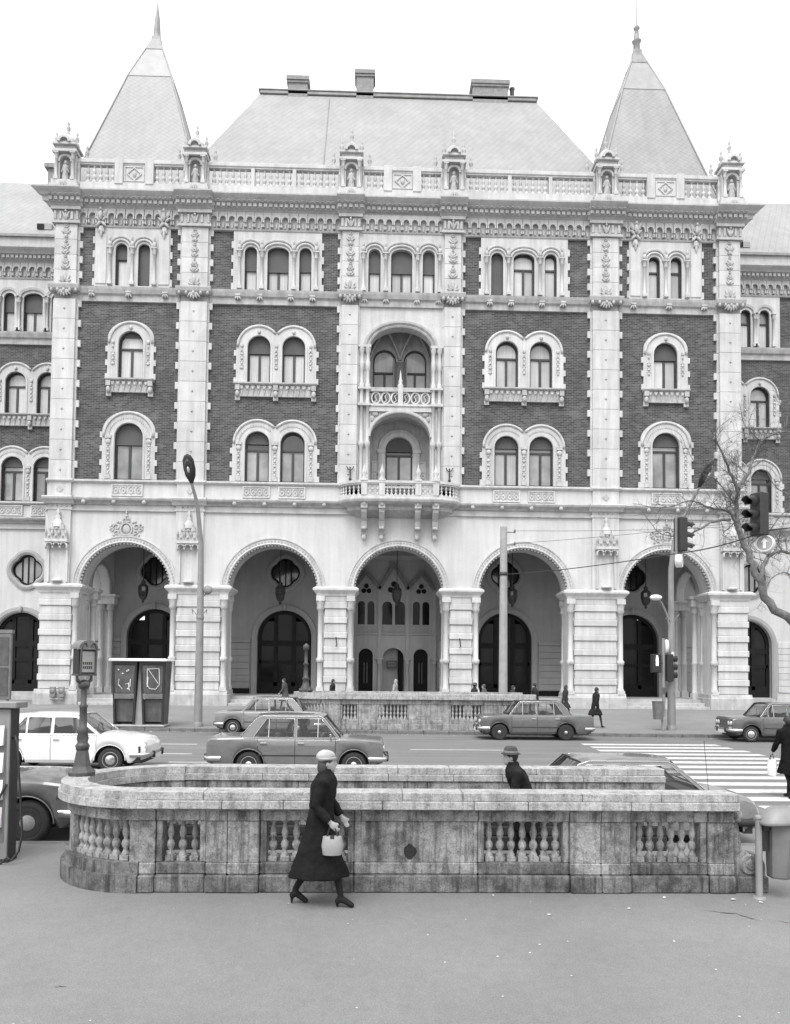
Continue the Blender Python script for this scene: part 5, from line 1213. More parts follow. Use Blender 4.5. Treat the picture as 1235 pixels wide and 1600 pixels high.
# the stairs themselves
sw = MB(); x0, x1, y0, y1 = HOLE[0][0], HOLE[1][0], 8.78, 10.08
for a, b, c, d in ((x0, x1, y0-0.25, y0), (x0, x1, y1, y1+0.25), (x0-0.25, x0, y0-0.2, y1+0.2)): sw.box(a, b, c, d, -3.6, 0.118)
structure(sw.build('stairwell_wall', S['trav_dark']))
so = structure(put('subway_stairs', None))
for i in range(18):
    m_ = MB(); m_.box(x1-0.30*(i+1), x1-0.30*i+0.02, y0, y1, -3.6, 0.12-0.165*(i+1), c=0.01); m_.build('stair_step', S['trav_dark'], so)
# cast-iron sign post on the coping
sp = empty('subway_sign_post', (-3.5, 9.43, 1.195)); sp.scale = (0.84, 0.84, 0.84); tag(sp, 'dark cast-iron post with a small box sign on the rounded stone coping', 'sign post')
k = MB(); k.lathe([(0.19, 0.0), (0.19, 0.05), (0.15, 0.09), (0.125, 0.13)], seg=8, sm=False); k.lathe([(0.125, 0.13), (0.085, 0.36), (0.1, 0.38)], seg=8, sm=False)
for i in range(4):
    t = PI/4+PI/2*i; k.blob((0.15*math.cos(t), 0.15*math.sin(t), 0.04), (0.05, 0.05, 0.05))
k.build('base', S['cast_iron'], sp)
k = MB(); k.lathe([(0.085, 0.38), (0.1, 0.42), (0.085, 0.45), (0.07, 0.47), (0.085, 0.53), (0.065, 0.61), (0.085, 0.64), (0.055, 0.69), (0.05, 0.97), (0.065, 0.99), (0.042, 1.02), (0.04, 1.22), (0.045, 1.24)], seg=14); k.build('shaft', S['cast_iron'], sp)
k = MB(); k.blob((0, 0, 1.3), (0.085, 0.085, 0.075), seg=12, rings=8); k.build('ball', S['cast_iron'], sp)
k = MB(); a = 0.125
for q in (-1, 1):
    k.tube([(q*a, 0.0, 1.3 if False else 1.36), (q*a, 0, 1.44)], 0.02, 6)
    k.tube([(q*0.02, 0, 1.3), (q*a, 0, 1.37)], 0.025, 6)
k.box(-0.16, 0.16, -0.07, 0.07, 1.43, 1.46); k.build('yoke', S['cast_iron'], sp, rz=R(60))
k = MB(); pr = [(-0.15, 1.46), (-0.15, 1.82)]+arc(0, 1.82, 0.15, 180, 0, 10, 0.1)+[(0.15, 1.82), (0.15, 1.46)]
k.plate(pr, [], -0.06, 0.06); sbx = k.build('sign_box', S['black'], sp, rz=R(60))
k = MB(); pr = [(-0.125, 1.48), (-0.125, 1.78), (0.125, 1.78), (0.125, 1.48)]; k.plate(pr, [], -0.068, -0.058); k.plate(pr, [], 0.058, 0.068); k.build('sign_face', S['concrete'], sbx)
k = MB()
for r_ in range(2):
    for i in range(5): k.box(-0.085+0.034*i, -0.065+0.034*i, -0.072, -0.069, 1.53+0.06*r_, 1.57+0.06*r_)
k.build('lettering', S['ink'], sbx)
k = MB(); k.plate(arc(0, 1.815, 0.17, 180, 0, 12, 0.13), [], -0.085, 0.085); k.tube([(-0.19, -0.08, 1.815), (0.19, -0.08, 1.815)], 0.015, 5); k.build('hood', S['grey_mid'], sbx)
for q in (-1, 1):
    k = MB(); k.tube([(q*0.13, -0.075, 1.45), (q*0.13, -0.09, 1.84), (q*0.1, -0.09, 1.9), (q*0.05, -0.085, 1.9), (q*0.03, -0.08, 1.85)], 0.016, 6); k.build('bracket', S['cast_iron'], sbx)
# taller ornamental iron post at the corner of the far balustrade
fpz = 1.57; ip = empty('iron_post', (-2.72, 31.35, fpz)); tag(ip, 'slim ornate dark iron post on the end of the far balustrade', 'post')
k = MB(); k.lathe([(0.24, 0), (0.24, 0.12), (0.14, 0.3), (0.11, 0.5), (0.16, 0.55), (0.1, 0.62), (0.075, 1.1), (0.12, 1.15), (0.07, 1.22), (0.06, 1.7), (0.12, 1.76), (0.12, 1.9), (0.0, 2.0)], seg=10); k.build('shaft', S['cast_iron'], ip)
k = MB()
for i in range(8): t = PI/4*i; k.blob((0.22*math.cos(t), 0.22*math.sin(t), 0.08), (0.07, 0.07, 0.09), seg=6, rings=4)
k.build('base', S['cast_iron'], ip)

# ================================================================= STREET FURNITURE
# litter bin
lb_ = empty('litter_bin', (4.12, 8.12, 0.12)); tag(lb_, 'grey metal litter bin with domed lid on a post beside the near balustrade', 'litter bin')
k = MB(); k.tube([(0, 0, 0), (0, 0, 0.84)], 0.036, 10); k.lathe([(0.045, 0.84), (0.045, 0.87), (0, 0.88)], seg=10); k.lathe([(0.07, 0), (0.06, 0.02)], seg=10); k.build('post', S['pole'], lb_)
k = MB()
def hexr(cx, r_, z, tilt=0.0, n=6): return [(cx+r_*1.05*math.cos(PI/6+2*PI*i/n), r_*math.sin(PI/6+2*PI*i/n), z) for i in range(n)]
k.loft([hexr(0.225, 0.115, 0.22), hexr(0.225, 0.125, 0.24), hexr(0.255, 0.165, 0.78), hexr(0.255, 0.165, 0.79)], sm=False); k.build('bucket', S['grey_mid'], lb_)
k = MB(); k.box(0.03, 0.085, -0.03, 0.03, 0.5, 0.8); k.box(0.03, 0.1, -0.05, 0.05, 0.72, 0.78); k.build('bracket', S['black'], lb_)
k = MB(); n = 14; rings = []
for r_, z in ((0.225, 0.8), (0.232, 0.815), (0.228, 0.835), (0.17, 0.9), (0.11, 0.955), (0.09, 0.962)): rings.append([(0.235+r_*1.08*math.copysign(abs(math.cos(2*PI*i/24))**0.6, math.cos(2*PI*i/24)), r_*0.85*math.copysign(abs(math.sin(2*PI*i/24))**0.6, math.sin(2*PI*i/24)), z+0.06*(r_/0.23)*math.cos(2*PI*i/24)*0.3) for i in range(24)])
k.loft(rings); k.build('lid', S['grey_metal'], lb_)
# cabinet with cards and hose at the left edge
cb_ = empty('dispenser_cabinet', (-4.80, 9.65, 0.12)); tag(cb_, 'tall grey metal cabinet with white tilted cards and a hanging hose at the left edge', 'cabinet')
k = MB(); k.box(-0.5, 0.375, -0.1, 0.1, 0.03, 1.86, c=0.01); k.build('body', S['grey_metal'], cb_)
k = MB(); k.box(-0.55, 0.47, -0.16, 0.16, 1.87, 1.945, c=0.01); k.build('top', S['grey_metal'], cb_)
k = MB(); k.box(0.376, 0.39, -0.09, 0.11, 0.04, 1.86); k.build('side_panel', S['black'], cb_)
k = MB(); k.box(-0.42, 0.335, -0.108, -0.099, 0.25, 1.62); k.build('board', S['grey_mid'], cb_)
for i in range(4):
    k = MB(); z = 0.4+i*0.33; k.add([(-0.3, -0.16, z), (0.315, -0.16, z+0.03), (0.315, -0.115, z+0.27), (-0.3, -0.115, z+0.24), (-0.3, -0.11, z), (0.315, -0.11, z+0.03)], [(0, 1, 2, 3), (1, 5, 2), (0, 3, 4)]); c_ = k.build('card', S['card'], cb_)
    k = MB()
    for j in range(4): k.add([(0.02, -0.157+0.0105*j, z+0.045+0.055*j), (0.2, -0.157+0.0105*j, z+0.055+0.055*j), (0.2, -0.155+0.0105*j, z+0.065+0.055*j), (0.02, -0.155+0.0105*j, z+0.055+0.055*j)], [(0, 1, 2, 3)])
    k.build('print', S['grey_mid'], c_)
k = MB(); P = [(0.39, -0.05, 1.5), (0.44, -0.1, 1.53), (0.48, -0.13, 1.45), (0.53, -0.14, 0.9), (0.58, -0.15, 0.35), (0.55, -0.17, 0.15), (0.48, -0.2, 0.05), (0.43, -0.21, 0.09), (0.37, -0.22, 0.02), (0.29, -0.22, 0.08), (0.27, -0.2, 0.3), (0.3, -0.16, 0.8), (0.36, -0.12, 0.95)]
cp = []
for i in range(len(P)-1):
    for t in (0, 0.5): cp.append([P[i][q]+(P[i+1][q]-P[i][q])*t for q in range(3)])
k.tube(cp+[P[-1]], 0.014, 6); k.build('hose', S['black'], cb_)
k = MB(); k.box(-0.52, 0.4, -0.12, 0.12, 0.0, 0.04); k.build('plinth', S['black'], cb_)
# poster stand further off at the left edge
ps = empty('poster_stand', (-15.3, 31.9, 0.15)); tag(ps, 'narrow poster stand on the far pavement at the left edge', 'poster stand')
k = MB(); k.box(-0.5, 0.5, -0.08, 0.08, 1.0, 3.7, c=0.02); k.box(-0.55, 0.55, -0.1, 0.1, 3.7, 3.85); pso = k.build('board', S['grey_mid'], ps)
for i in range(2): k = MB(); k.box(-0.42, 0.42, -0.1, -0.085, 1.15+1.25*i, 2.3+1.25*i); k.build('poster', S['booth'], ps)
k = MB(); k.box(-0.42, -0.34, -0.05, 0.05, 0, 1.02); k.box(0.34, 0.42, -0.05, 0.05, 0, 1.02); k.build('leg', S['grey_mid'], ps)
# twin telephone booths
pb = empty('telephone_booths', (-9.3, 31.5, 0.145)); tag(pb, 'pair of dark tapered telephone booths under one pale roof slab', 'telephone booth')
k = MB(); k.box(-1.05, 1.05, -0.72, 0.3, 0.0, 0.09, c=0.03); k.build('plinth', S['concrete'], pb)
k = MB(); k.loft([[(-1.05, -0.78, 2.6), (1.05, -0.78, 2.6), (1.05, 0.35, 2.6), (-1.05, 0.35, 2.6)], [(-1.15, -0.85, 2.64), (1.15, -0.85, 2.64), (1.15, 0.42, 2.64), (-1.15, 0.42, 2.64)], [(-1.1, -0.8, 2.72), (1.1, -0.8, 2.72), (1.1, 0.38, 2.72), (-1.1, 0.38, 2.72)]], sm=False); k.build('roof', S['white'], pb)
def tpx(x, z): return x*(0.86+0.14*z/2.6)
for s_ in (-1, 1):
    # each booth is angled so the front faces taper apart towards the floor
    for e0, e1, nm in ((0.06, 0.14, 'post'), (0.96, 1.04, 'post')):
        k = MB(); 
        b0 = (e0+0.1 if e0 < 0.5 else e0-0.06); b1 = b0+0.08
        k.loft([[(s_*b0, -0.6, 0.09), (s_*b1, -0.6, 0.09), (s_*b1, -0.52, 0.09), (s_*b0, -0.52, 0.09)], [(s_*e0, -0.74, 2.6), (s_*e1, -0.74, 2.6), (s_*e1, -0.62, 2.6), (s_*e0, -0.62, 2.6)]], sm=False); k.build(nm, S['black'], pb)
    def fpnl(name, z0, z1, mat, inset=0.0):
        k = MB()
        def pt(u, z): t = (z-0.09)/2.51; xa = 0.16+(0.08-0.16)*t+0.05; xb = 0.92+(0.98-0.92)*t; return (s_*(xa+(xb-xa)*u), -0.585-0.135*t+inset, z)
        k.add([pt(0, z0), pt(1, z0), pt(1, z1), pt(0, z1), tuple(q+d for q, d in zip(pt(0, z0), (0, 0.03, 0))), tuple(q+d for q, d in zip(pt(1, z0), (0, 0.03, 0))), tuple(q+d for q, d in zip(pt(1, z1), (0, 0.03, 0))), tuple(q+d for q, d in zip(pt(0, z1), (0, 0.03, 0)))], [(0, 1, 2, 3), (4, 5, 6, 7), (0, 1, 5, 4), (3, 2, 6, 7), (0, 3, 7, 4), (1, 2, 6, 5)]); return k.build(name, mat, pb), pt
    up_p, pt = fpnl('panel', 1.35, 2.45, S['booth'])
    fpnl('rail', 1.12, 1.33, S['grey_mid'], -0.02); fpnl('kick_panel', 0.2, 1.1, S['booth'], 0.12)
    fpnl('rail', 2.47, 2.6, S['black'], -0.02)
    k = MB(); k.box(s_*0.3, s_*0.62, -0.2, 0.09, 1.0, 1.75, c=0.03); k.build('telephone', S['black'], pb)
    k = MB(); k.loft([[(s_*0.9, -0.55, 0.09), (s_*0.97, -0.55, 0.09), (s_*0.97, 0.15, 0.09), (s_*0.9, 0.15, 0.09)], [(s_*1.0, -0.65, 2.6), (s_*1.06, -0.65, 2.6), (s_*1.06, 0.28, 2.6), (s_*1.0, 0.28, 2.6)]], sm=False); k.build('side_panel', S['booth'], pb)
    k = MB(); k.box(s_*0.05, s_*0.94, 0.1, 0.14, 0.1, 2.55); k.build('back_panel', S['booth'], pb)
    mk = MB()           # chalky scribbles on the upper panels
    def line(pts, r_=0.016): 
        mk.tube([tuple(a+b for a, b in zip(pt(u, z), (0, -0.012, 0))) for u, z in pts], r_, 4)
    if s_ > 0: line([(0.25, 2.3), (0.8, 2.33), (0.84, 1.7), (0.65, 1.5), (0.35, 1.52), (0.22, 1.68), (0.25, 2.3)]); line([(0.3, 2.28), (0.78, 1.72)], 0.012); line([(0.27, 2.0), (0.24, 1.6)], 0.025)
    else:
        for u, z in ((0.75, 2.25), (0.35, 2.2), (0.28, 2.24), (0.55, 2.1), (0.72, 1.62), (0.3, 1.5)): line([(u, z), (u+0.06, z+0.03)], 0.028)
        line([(0.2, 1.9), (0.22, 1.6)], 0.02); line([(0.75, 1.9), (0.8, 1.7), (0.6, 1.5)], 0.014); line([(0.2, 1.75), (0.45, 1.7)], 0.012); line([(0.3, 1.75), (0.25, 1.45)], 0.02)
    mk.build('scribble', S['card'], pb)
k = MB(); k.plate([(-0.17, 0.1), (0.17, 0.1), (0.03, 2.58), (-0.03, 2.58)], [], -0.5, -0.46); k.build('divider', S['concrete'], pb)
# tall street lamps
def lamp_head(parent, loc, rx, rz, sc=1.0, open_=True):
    k = MB(); n = 16; rings = []
    for t, w_, h in ((0, 0.05, 0.05), (0.12, 0.1, 0.07), (0.3, 0.2, 0.1), (0.55, 0.24, 0.12), (0.85, 0.22, 0.11), (1.0, 0.13, 0.08), (1.05, 0.02, 0.03)):
        rings.append([(w_*math.cos(2*PI*i/n)*sc, t*1.1*sc, h*math.sin(2*PI*i/n)*sc+0.02) for i in range(n)])
    k.loft(rings); o = k.build('lamp_head', S['black'], parent, loc); o.rotation_euler = (rx, 0, rz)
    k = MB(); k.blob((0, 0.66*sc, -0.06*sc), (0.16*sc, 0.36*sc, 0.07*sc), seg=12, rings=6); k.build('lamp_glass', S['pane_dark'], o)
    k = MB(); k.blob((0, 0.6*sc, -0.1*sc), (0.06*sc, 0.14*sc, 0.06*sc)); k.build('bulb', S['lens'], o)
    return o
lp = empty('street_lamp', (-7.05, 31.4, 0.14)); tag(lp, 'tall curved grey street lamp beside the telephone booths', 'street lamp', 'tall street lamps on the far pavement')
k = MB(); k.tube([(0, 0, 0), (0, 0, 2.0), (0, 0, 5.4), (-0.02, -0.05, 7.5), (-0.12, -0.35, 9.0), (-0.27, -0.75, 9.75)], [0.17, 0.16, 0.13, 0.1, 0.075, 0.06], 10); k.lathe([(0.2, 0), (0.2, 0.12), (0.17, 0.2)], seg=10); k.build('mast', S['pole'], lp)
lamp_head(lp, (-0.27, -0.72, 9.7), R(62), R(172), 1.05)
k = MB(); k.lathe([(0.02, -0.06), (0.17, -0.06), (0.19, 0), (0.17, 0.06), (0.02, 0.06)], (0.3, -0.05, 5.55), 14, ax='y'); k.tube([(0.12, -0.02, 5.3), (0.28, -0.05, 5.42)], 0.03, 5); k.build('round_sign', S['grey_metal'], lp)
k = MB()
for s_ in (-1, 1): k.tube([(0, -0.12, 4.4), (s_*0.3, -0.15, 4.75), (s_*0.27, -0.14, 4.55)], 0.02, 4)
k.lathe([(0.145, 4.35), (0.16, 4.37), (0.16, 4.47), (0.145, 4.49)], seg=10); k.build('flag_bracket', S['pole'], lp)
lp2 = empty('street_lamp', (12.25, 31.2, 0.15)); tag(lp2, 'tall grey street lamp with a second small lamp arm at the zebra crossing', 'street lamp', 'tall street lamps on the far pavement')
k = MB(); k.tube([(0, 0, 0), (0, 0, 2), (0, 0, 6.6), (0.1, -0.1, 7.7), (0.5, -0.3, 8.9), (0.95, -0.6, 9.9)], [0.17, 0.15, 0.11, 0.09, 0.07, 0.055], 10); k.lathe([(0.2, 0), (0.2, 0.12), (0.17, 0.2)], seg=10); k.build('mast', S['pole'], lp2)
lamp_head(lp2, (0.93, -0.58, 9.85), R(58), R(215), 1.05)
k = MB(); k.tube([(-0.05, -0.05, 4.0), (-0.2, -0.1, 4.7), (-0.45, -0.2, 5.15), (-0.6, -0.3, 5.3)], 0.045, 6); k.build('lamp_arm', S['pole'], lp2)
k = MB(); k.blob((-0.78, -0.4, 5.4), (0.26, 0.18, 0.12), seg=12, rings=6); k.build('small_lamp', S['white'], lp2)
k = MB(); k.box(-0.06, 0.05, -0.17, -0.12, 2.6, 3.2); k.build('notice', S['card'], lp2)
for s_ in (-1, 1):
    k = MB(); k.tube([(0, -0.1, 4.4), (s_*0.3, -0.15, 4.75), (s_*0.27, -0.14, 4.55)], 0.02, 4); k.build('flag_bracket', S['pole'], lp2)
# concrete pole with the span wire
cp_ = empty('concrete_pole', (5.62, 33.0, 0.18)); tag(cp_, 'plain pale concrete pole behind the far balustrade carrying wires', 'pole')
k = MB(); k.lathe([(0.2, 0), (0.15, 8.55), (0.15, 8.6), (0, 8.62)], seg=12); k.build('shaft', S['concrete'], cp_)
for z in (8.35, 7.8): k = MB(); k.box(0.1, 0.5, -0.02, 0.02, z-0.02, z+0.02); k.blob((0.48, 0, z+0.06), (0.05, 0.05, 0.09)); k.build('insulator', S['grey_mid'], cp_)
k = MB(); k.lathe([(0.17, 6.45), (0.19, 6.46), (0.19, 6.6), (0.17, 6.61)], seg=12); k.build('clamp', S['iron'], cp_)
def wire(name, pts, r_, label, n=8, sag=0.0):
    k = MB(); P = []
    for a, b in zip(pts, pts[1:]):
        for i in range(n): t = i/n; P.append((a[0]+(b[0]-a[0])*t, a[1]+(b[1]-a[1])*t, a[2]+(b[2]-a[2])*t-sag*4*t*(1-t)))
    P.append(pts[-1]); k.tube(P, r_, 5); return tag(k.build(name, S['iron']), label, 'wire')
SG1 = (8.55, 21.2, 5.86); SG2 = (8.55, 16.6, 5.42)
wire('span_wire', [(5.8, 33.0, 6.7), SG1, (SG2[0]+0.12, SG2[1], SG2[2]+0.24), (14.0, 11.0, 5.9)], 0.016, 'dark span wire carrying the traffic lights over the street', sag=0.08)
wire('thin_wire', [(6.1, 33.0, 8.6), (21.0, 30.0, 8.9)], 0.009, 'upper of two thin wires leaving the top of the concrete pole', sag=0.2)
wire('thin_wire', [(6.1, 33.0, 8.05), (21.0, 29.0, 9.4)], 0.009, 'lower of two thin wires leaving the top of the concrete pole', sag=0.2)
def traffic_light(loc, rz, label, h=0.98):
    e = empty('traffic_light', loc, rz); tag(e, label, 'traffic light', 'traffic lights hung on the span wire')
    k = MB(); k.box(-0.15, 0.15, -0.2, 0.06, 0.03, h, c=0.02); k.build('housing', S['black'], e)
    k = MB(); k.box(-0.02, 0.02, 0.065, 0.12, -0.35, h+0.06); k.build('bracket', S['grey_metal'], e)
    for i in range(3):
        z = 0.2+i*0.3; k = MB(); k.lathe([(0.0, -0.205), (0.1, -0.21), (0.105, -0.2)], (0, 0, z), 14, ax='y'); k.build('lens', S['lens_dark'], e)
        k = MB(); n = 10; r_ = 0.12; vv = []
        for j in range(n+1):
            t = R(-25)+R(230)*j/n; c, s_ = math.cos(t)*r_, math.sin(t)*r_
            L = 0.3 if s_ > 0 else 0.2
            vv += [(c, -0.2, z+s_), (c, -0.2-L, z+s_-0.04), (c*0.93, -0.2-L, z+s_*0.93-0.04), (c*0.93, -0.2, z+s_*0.93)]
        k.add(vv, [(j*4+q, j*4+(q+1) % 4, j*4+4+(q+1) % 4, j*4+4+q) for j in range(n) for q in range(4)], 0, True); k.build('visor', S['black'], e)
    return e
def round_sign(parent_loc, rz, label, arrow):
    e = empty('round_sign', parent_loc, rz); tag(e, label, 'road sign', 'round signs under the hanging traffic lights')
    k = MB(); k.lathe([(0.0, 0.09), (0.17, 0.09), (0.19, 0.07), (0.19, -0.09), (0.18, -0.1), (0.165, -0.1), (0.165, -0.085), (0.0, -0.085)], seg=20, ax='y'); k.build('drum', S['card'], e)
    k = MB(); k.lathe([(0.0, -0.088), (0.155, -0.088)], seg=20, ax='y', cap=False); k.build('face', S['concrete'], e)
    k = MB(); k.plate([(-0.03, -0.11), (0.03, -0.11), (0.03, 0.04), (0.075, 0.02), (0, 0.125), (-0.075, 0.02), (-0.03, 0.04)], [], -0.096, -0.09); k.build('arrow', S['white'], e)
    return e
traffic_light((SG1[0], SG1[1], SG1[2]+0.02), R(112), 'dark three-lamp traffic light facing right, hung before the rightmost arch')
round_sign((SG1[0]+0.0, SG1[1], SG1[2]-0.22), R(62), 'small round sign drum under the left traffic light, seen nearly edge-on', True)
traffic_light((SG2[0], SG2[1], SG2[2]+0.08), R(-68), 'dark three-lamp traffic light facing left, hung before the bare tree')
round_sign((SG2[0]+0.08, SG2[1], SG2[2]-0.06), R(-42), 'round sign with white arrow under the right traffic light', True)
# pedestrian signal pole
pp = empty('pedestrian_signal', (11.85, 31.0, 0.15)); tag(pp, 'slim pole with lit walking-man signal, box signal and round sign by the crossing', 'signal')
k = MB(); k.tube([(0, 0, 0), (0, 0, 3.75)], 0.07, 8); k.lathe([(0.1, 0), (0.1, 0.5), (0.07, 0.55)], seg=8); k.build('pole', S['pole'], pp)
k = MB(); k.box(-0.5, -0.14, -0.15, 0.15, 2.35, 3.1, c=0.02); k.box(-0.15, 0.0, -0.03, 0.03, 2.7, 2.75); hs_ = k.build('signal_box', S['black'], pp)
mlit, n_, l_, b_ = nmat('lit_signal_figure'); b_.inputs['Base Color'].default_value = g3(0.8); b_.inputs['Emission Color'].default_value = g3(1); b_.inputs['Emission Strength'].default_value = 0.9
k = MB(); y = -0.158; c = -0.32
k.plate([(c-0.03, 2.98), (c+0.03, 2.98), (c+0.035, 3.04), (c-0.035, 3.04)], [], y, y+0.006); k.plate([(c-0.05, 2.82), (c+0.05, 2.82), (c+0.04, 2.97), (c-0.04, 2.97)], [], y, y+0.006)
k.plate([(c-0.045, 2.63), (c-0.012, 2.63), (c-0.002, 2.82), (c-0.045, 2.82)], [], y-0.001, y+0.005); k.plate([(c+0.015, 2.63), (c+0.05, 2.63), (c+0.045, 2.82), (c+0.002, 2.82)], [], y-0.002, y+0.004); k.build('walking_man', mlit, hs_)
k = MB(); k.box(0.08, 0.34, -0.2, 0.2, 2.0, 3.1, c=0.02); k.build('signal_box', S['black'], pp)
for i in range(3):
    k = MB(); k.lathe([(0.12, 0), (0.12, 0.2), (0.11, 0.2), (0.11, 0)], (0.34, 0, 2.25+0.33*i), 10, ax='x', cap=False); k.build('visor', S['black'], pp)
k = MB(); k.lathe([(0, -0.06), (0.27, -0.06), (0.29, 0), (0.27, 0.06), (0, 0.06)], (0.12, 0, 3.42), 18, ax='x', sc=(0.6, 1)); k.build('round_sign', S['card'], pp)
k = MB(); k.loft([[(-0.38, -0.14, 0.45), (-0.1, -0.14, 0.45), (-0.1, 0.14, 0.45), (-0.38, 0.14, 0.45)], [(-0.42, -0.17, 1.15), (-0.07, -0.17, 1.15), (-0.07, 0.17, 1.15), (-0.42, 0.17, 1.15)]], sm=False); k.box(-0.43, -0.06, -0.18, 0.18, 1.15, 1.19); k.build('waste_box', S['grey_mid'], pp)
k = MB(); k.box(-0.075, 0.075, -0.085, -0.07, 1.5, 1.75); k.build('push_button_box', S['booth'], pp)
# wall boxes on the first pier and thin barrier rail
k = MB()
for dx in (-0.24, 0.24): k.box(dx-0.16, dx+0.16, -0.1, 0.06, 0.0, 0.6, c=0.03); k.lathe([(0.05, -0.14), (0.12, -0.13), (0.14, -0.1)], (dx, 0, 0.35), 10, ax='y')
k.tube([(-0.35, -0.05, -0.1), (0.35, -0.05, -0.1)], 0.05, 6); k.tube([(0, -0.05, -0.1), (0, -0.05, -0.6)], 0.02, 5)
tag(k.build('gas_meter_boxes', S['grey_metal'], None, (-17.6, 43.45, 0.8)), 'pair of small metal boxes on the base of the leftmost pier', 'meter box')
# ================================================================= CARS
def lerp_prof(P, x):
    if x <= P[0][0]: return P[0][1]
    for (a, za), (b, zb_) in zip(P, P[1:]):
        if x <= b: t = (x-a)/(b-a); t = t*t*(3-2*t) if abs(zb_-za) > 0.06 else t; return za+(zb_-za)*t
    return P[-1][1]
def car(label, loc, rz, P, paint, cat='car', group=None, plate=True):
    root = empty('parked_car' if P.get('parked', True) else 'car', loc, rz); tag(root, label, cat, group)
    L, W, H = P['L'], P['W'], P['H']; hw0 = W/2; xf, xr = P['axf'], P['axr']; Rw = P['R']; Ra = Rw+0.075; rock = P.get('rock', 0.24)
    wb, wt, rt_, rb = P['wb'], P['wt'], P['rt'], P['rb']; zb_ = P['belt']; zr = H-0.035; hb = hw0*0.905; hr = hw0*P.get('roofw', 0.74)
    doors = P['doors']; rnd_ = P.get('round', 1.0)
    def hw(x):
        d = L/2-abs(x); e = 1.0
        if d < 0.45: t = 1-d/0.45; e = 1-0.10*rnd_*t**2.2
        return hw0*e
    def zbot(x):
        z = rock
        for xa in (xf, xr):
            if abs(x-xa) < Ra: z = max(z, Rw+math.sqrt(Ra*Ra-(x-xa)**2)*0.98)
        d = L/2-abs(x)
        if d < 0.3: z = max(z, rock+0.1*(1-d/0.3))
        return z
    xs = [-L/2+i*L/64 for i in range(65)]
    for xa in (xf, xr): xs += [xa-Ra+0.001, xa+Ra-0.001]+[xa+Ra*math.cos(PI*i/12) for i in range(1, 12)]
    for a, b in doors: xs += [a-0.006, a+0.006, b-0.006, b+0.006]
    xs += [rb, wb]; xs = sorted(set(round(x, 4) for x in xs if -L/2-1e-6 <= x <= L/2+1e-6))
    cl = [xs[0]]
    for x in xs[1:]:
        if x-cl[-1] > 0.003: cl.append(x)
    xs = cl
    def sect(x):
        zt = lerp_prof(P['top'], x); b = min(zbot(x), zt-0.06); h = zt-b; w_ = hw(x)
        return [(w_*0.93, b), (w_*0.975, b+min(0.07, h*0.2)), (w_*1.0, b+0.45*h), (w_*0.997, b+0.72*h), (w_*0.985, zt-0.05*min(1, h/0.3)), (w_*0.95, zt-0.016), (w_*0.86, zt-0.002), (w_*0.45, zt+0.016*rnd_), (0, zt+0.022*rnd_)]
    body = MB(); dm = {}
    def door_of(x):
        for i, (a, b) in enumerate(doors):
            if a < x < b: return i
        return None
    for sd in (-1, 1):
        S_ = [[(x, sd*p[0], p[1]) for p in sect(x)] for x in xs]
        for i in range(len(xs)-1):
            xm = (xs[i]+xs[i+1])/2
            gap = any(abs(xm-e) < 0.006 for d in doors for e in d)
            for j in range(8):
                if j >= 6 and rb < xm < wb: continue
                q = [S_[i][j], S_[i+1][j], S_[i+1][j+1], S_[i][j+1]]
                if sd > 0: q = q[::-1]
                di = door_of(xm)
                if j <= 4 and gap and j >= 1: continue
                if di is not None and 1 <= j <= 4 and not gap: dm.setdefault((di, sd), MB()).add(q, [(0, 1, 2, 3)], 0, True)
                else: body.add(q, [(0, 1, 2, 3)], 0, True)
    for e in (0, -1):
        s0 = sect(xs[e]); pts = [(xs[e], p[0], p[1]) for p in s0]+[(xs[e], -p[0], p[1]) for p in s0[-2::-1]]
        body.add(pts, [tuple(range(len(pts)))])
    bo = body.build('body', paint, root)
    me = bo.data; b_ = bmesh.new(); b_.from_mesh(me); bmesh.ops.remove_doubles(b_, verts=b_.verts, dist=0.0008); bmesh.ops.recalc_face_normals(b_, faces=b_.faces); b_.to_mesh(me); b_.free(); me.set_sharp_from_angle(angle=R(24))
    und = MB(); und.box(-L/2+0.12, L/2-0.12, -hw0*0.62, hw0*0.62, 0.2, 0.55)
    for a, b in ((-L/2+0.1, xr-Ra-0.02), (xr+Ra+0.02, xf-Ra-0.02), (xf+Ra+0.02, L/2-0.1)):
        if b > a: und.box(a, b, -hw0*0.93, hw0*0.93, rock+0.02, zb_-0.28)
    und.build('underbody', S['black'], root)
    for (di, sd), m_ in dm.items():
        d = m_.build('door', paint, root, recalc=False); dme = d.data; b_ = bmesh.new(); b_.from_mesh(dme); bmesh.ops.remove_doubles(b_, verts=b_.verts, dist=0.0005); bmesh.ops.recalc_face_normals(b_, faces=b_.faces); b_.to_mesh(dme); b_.free()
        a, b = doors[di]; hx = a+0.06
        k = MB(); zz = zb_-0.12; yy = hw0*0.995; k.box(hx, hx+0.15, sd*yy, sd*(yy+0.03), zz-0.018, zz+0.018, c=0.006); k.build('handle', S['chrome'], d)
        k = MB(); k.box(a+0.01, b-0.01, sd*hw0*0.998, sd*(hw0+0.008), zbot((a+b)/2)+P.get('trim', 0.27)-0.012, zbot((a+b)/2)+P.get('trim', 0.27)+0.012, c=0.003)
        if P.get('trim'): k.build('trim_strip', S['chrome'] if P.get('trimc') else S['black'], d)
    # cabin: pillars and roof
    cabin = MB(); B = P['bp']; zt_ = zr-0.06
    def Aln(z): return wb+(wt-wb)*(z-zb_)/(zr-zb_)
    def Cln(z): return rb+(rt_-rb)*(z-zb_)/(zr-zb_)
    z0 = zb_+0.015; c0, c1 = P['cp']
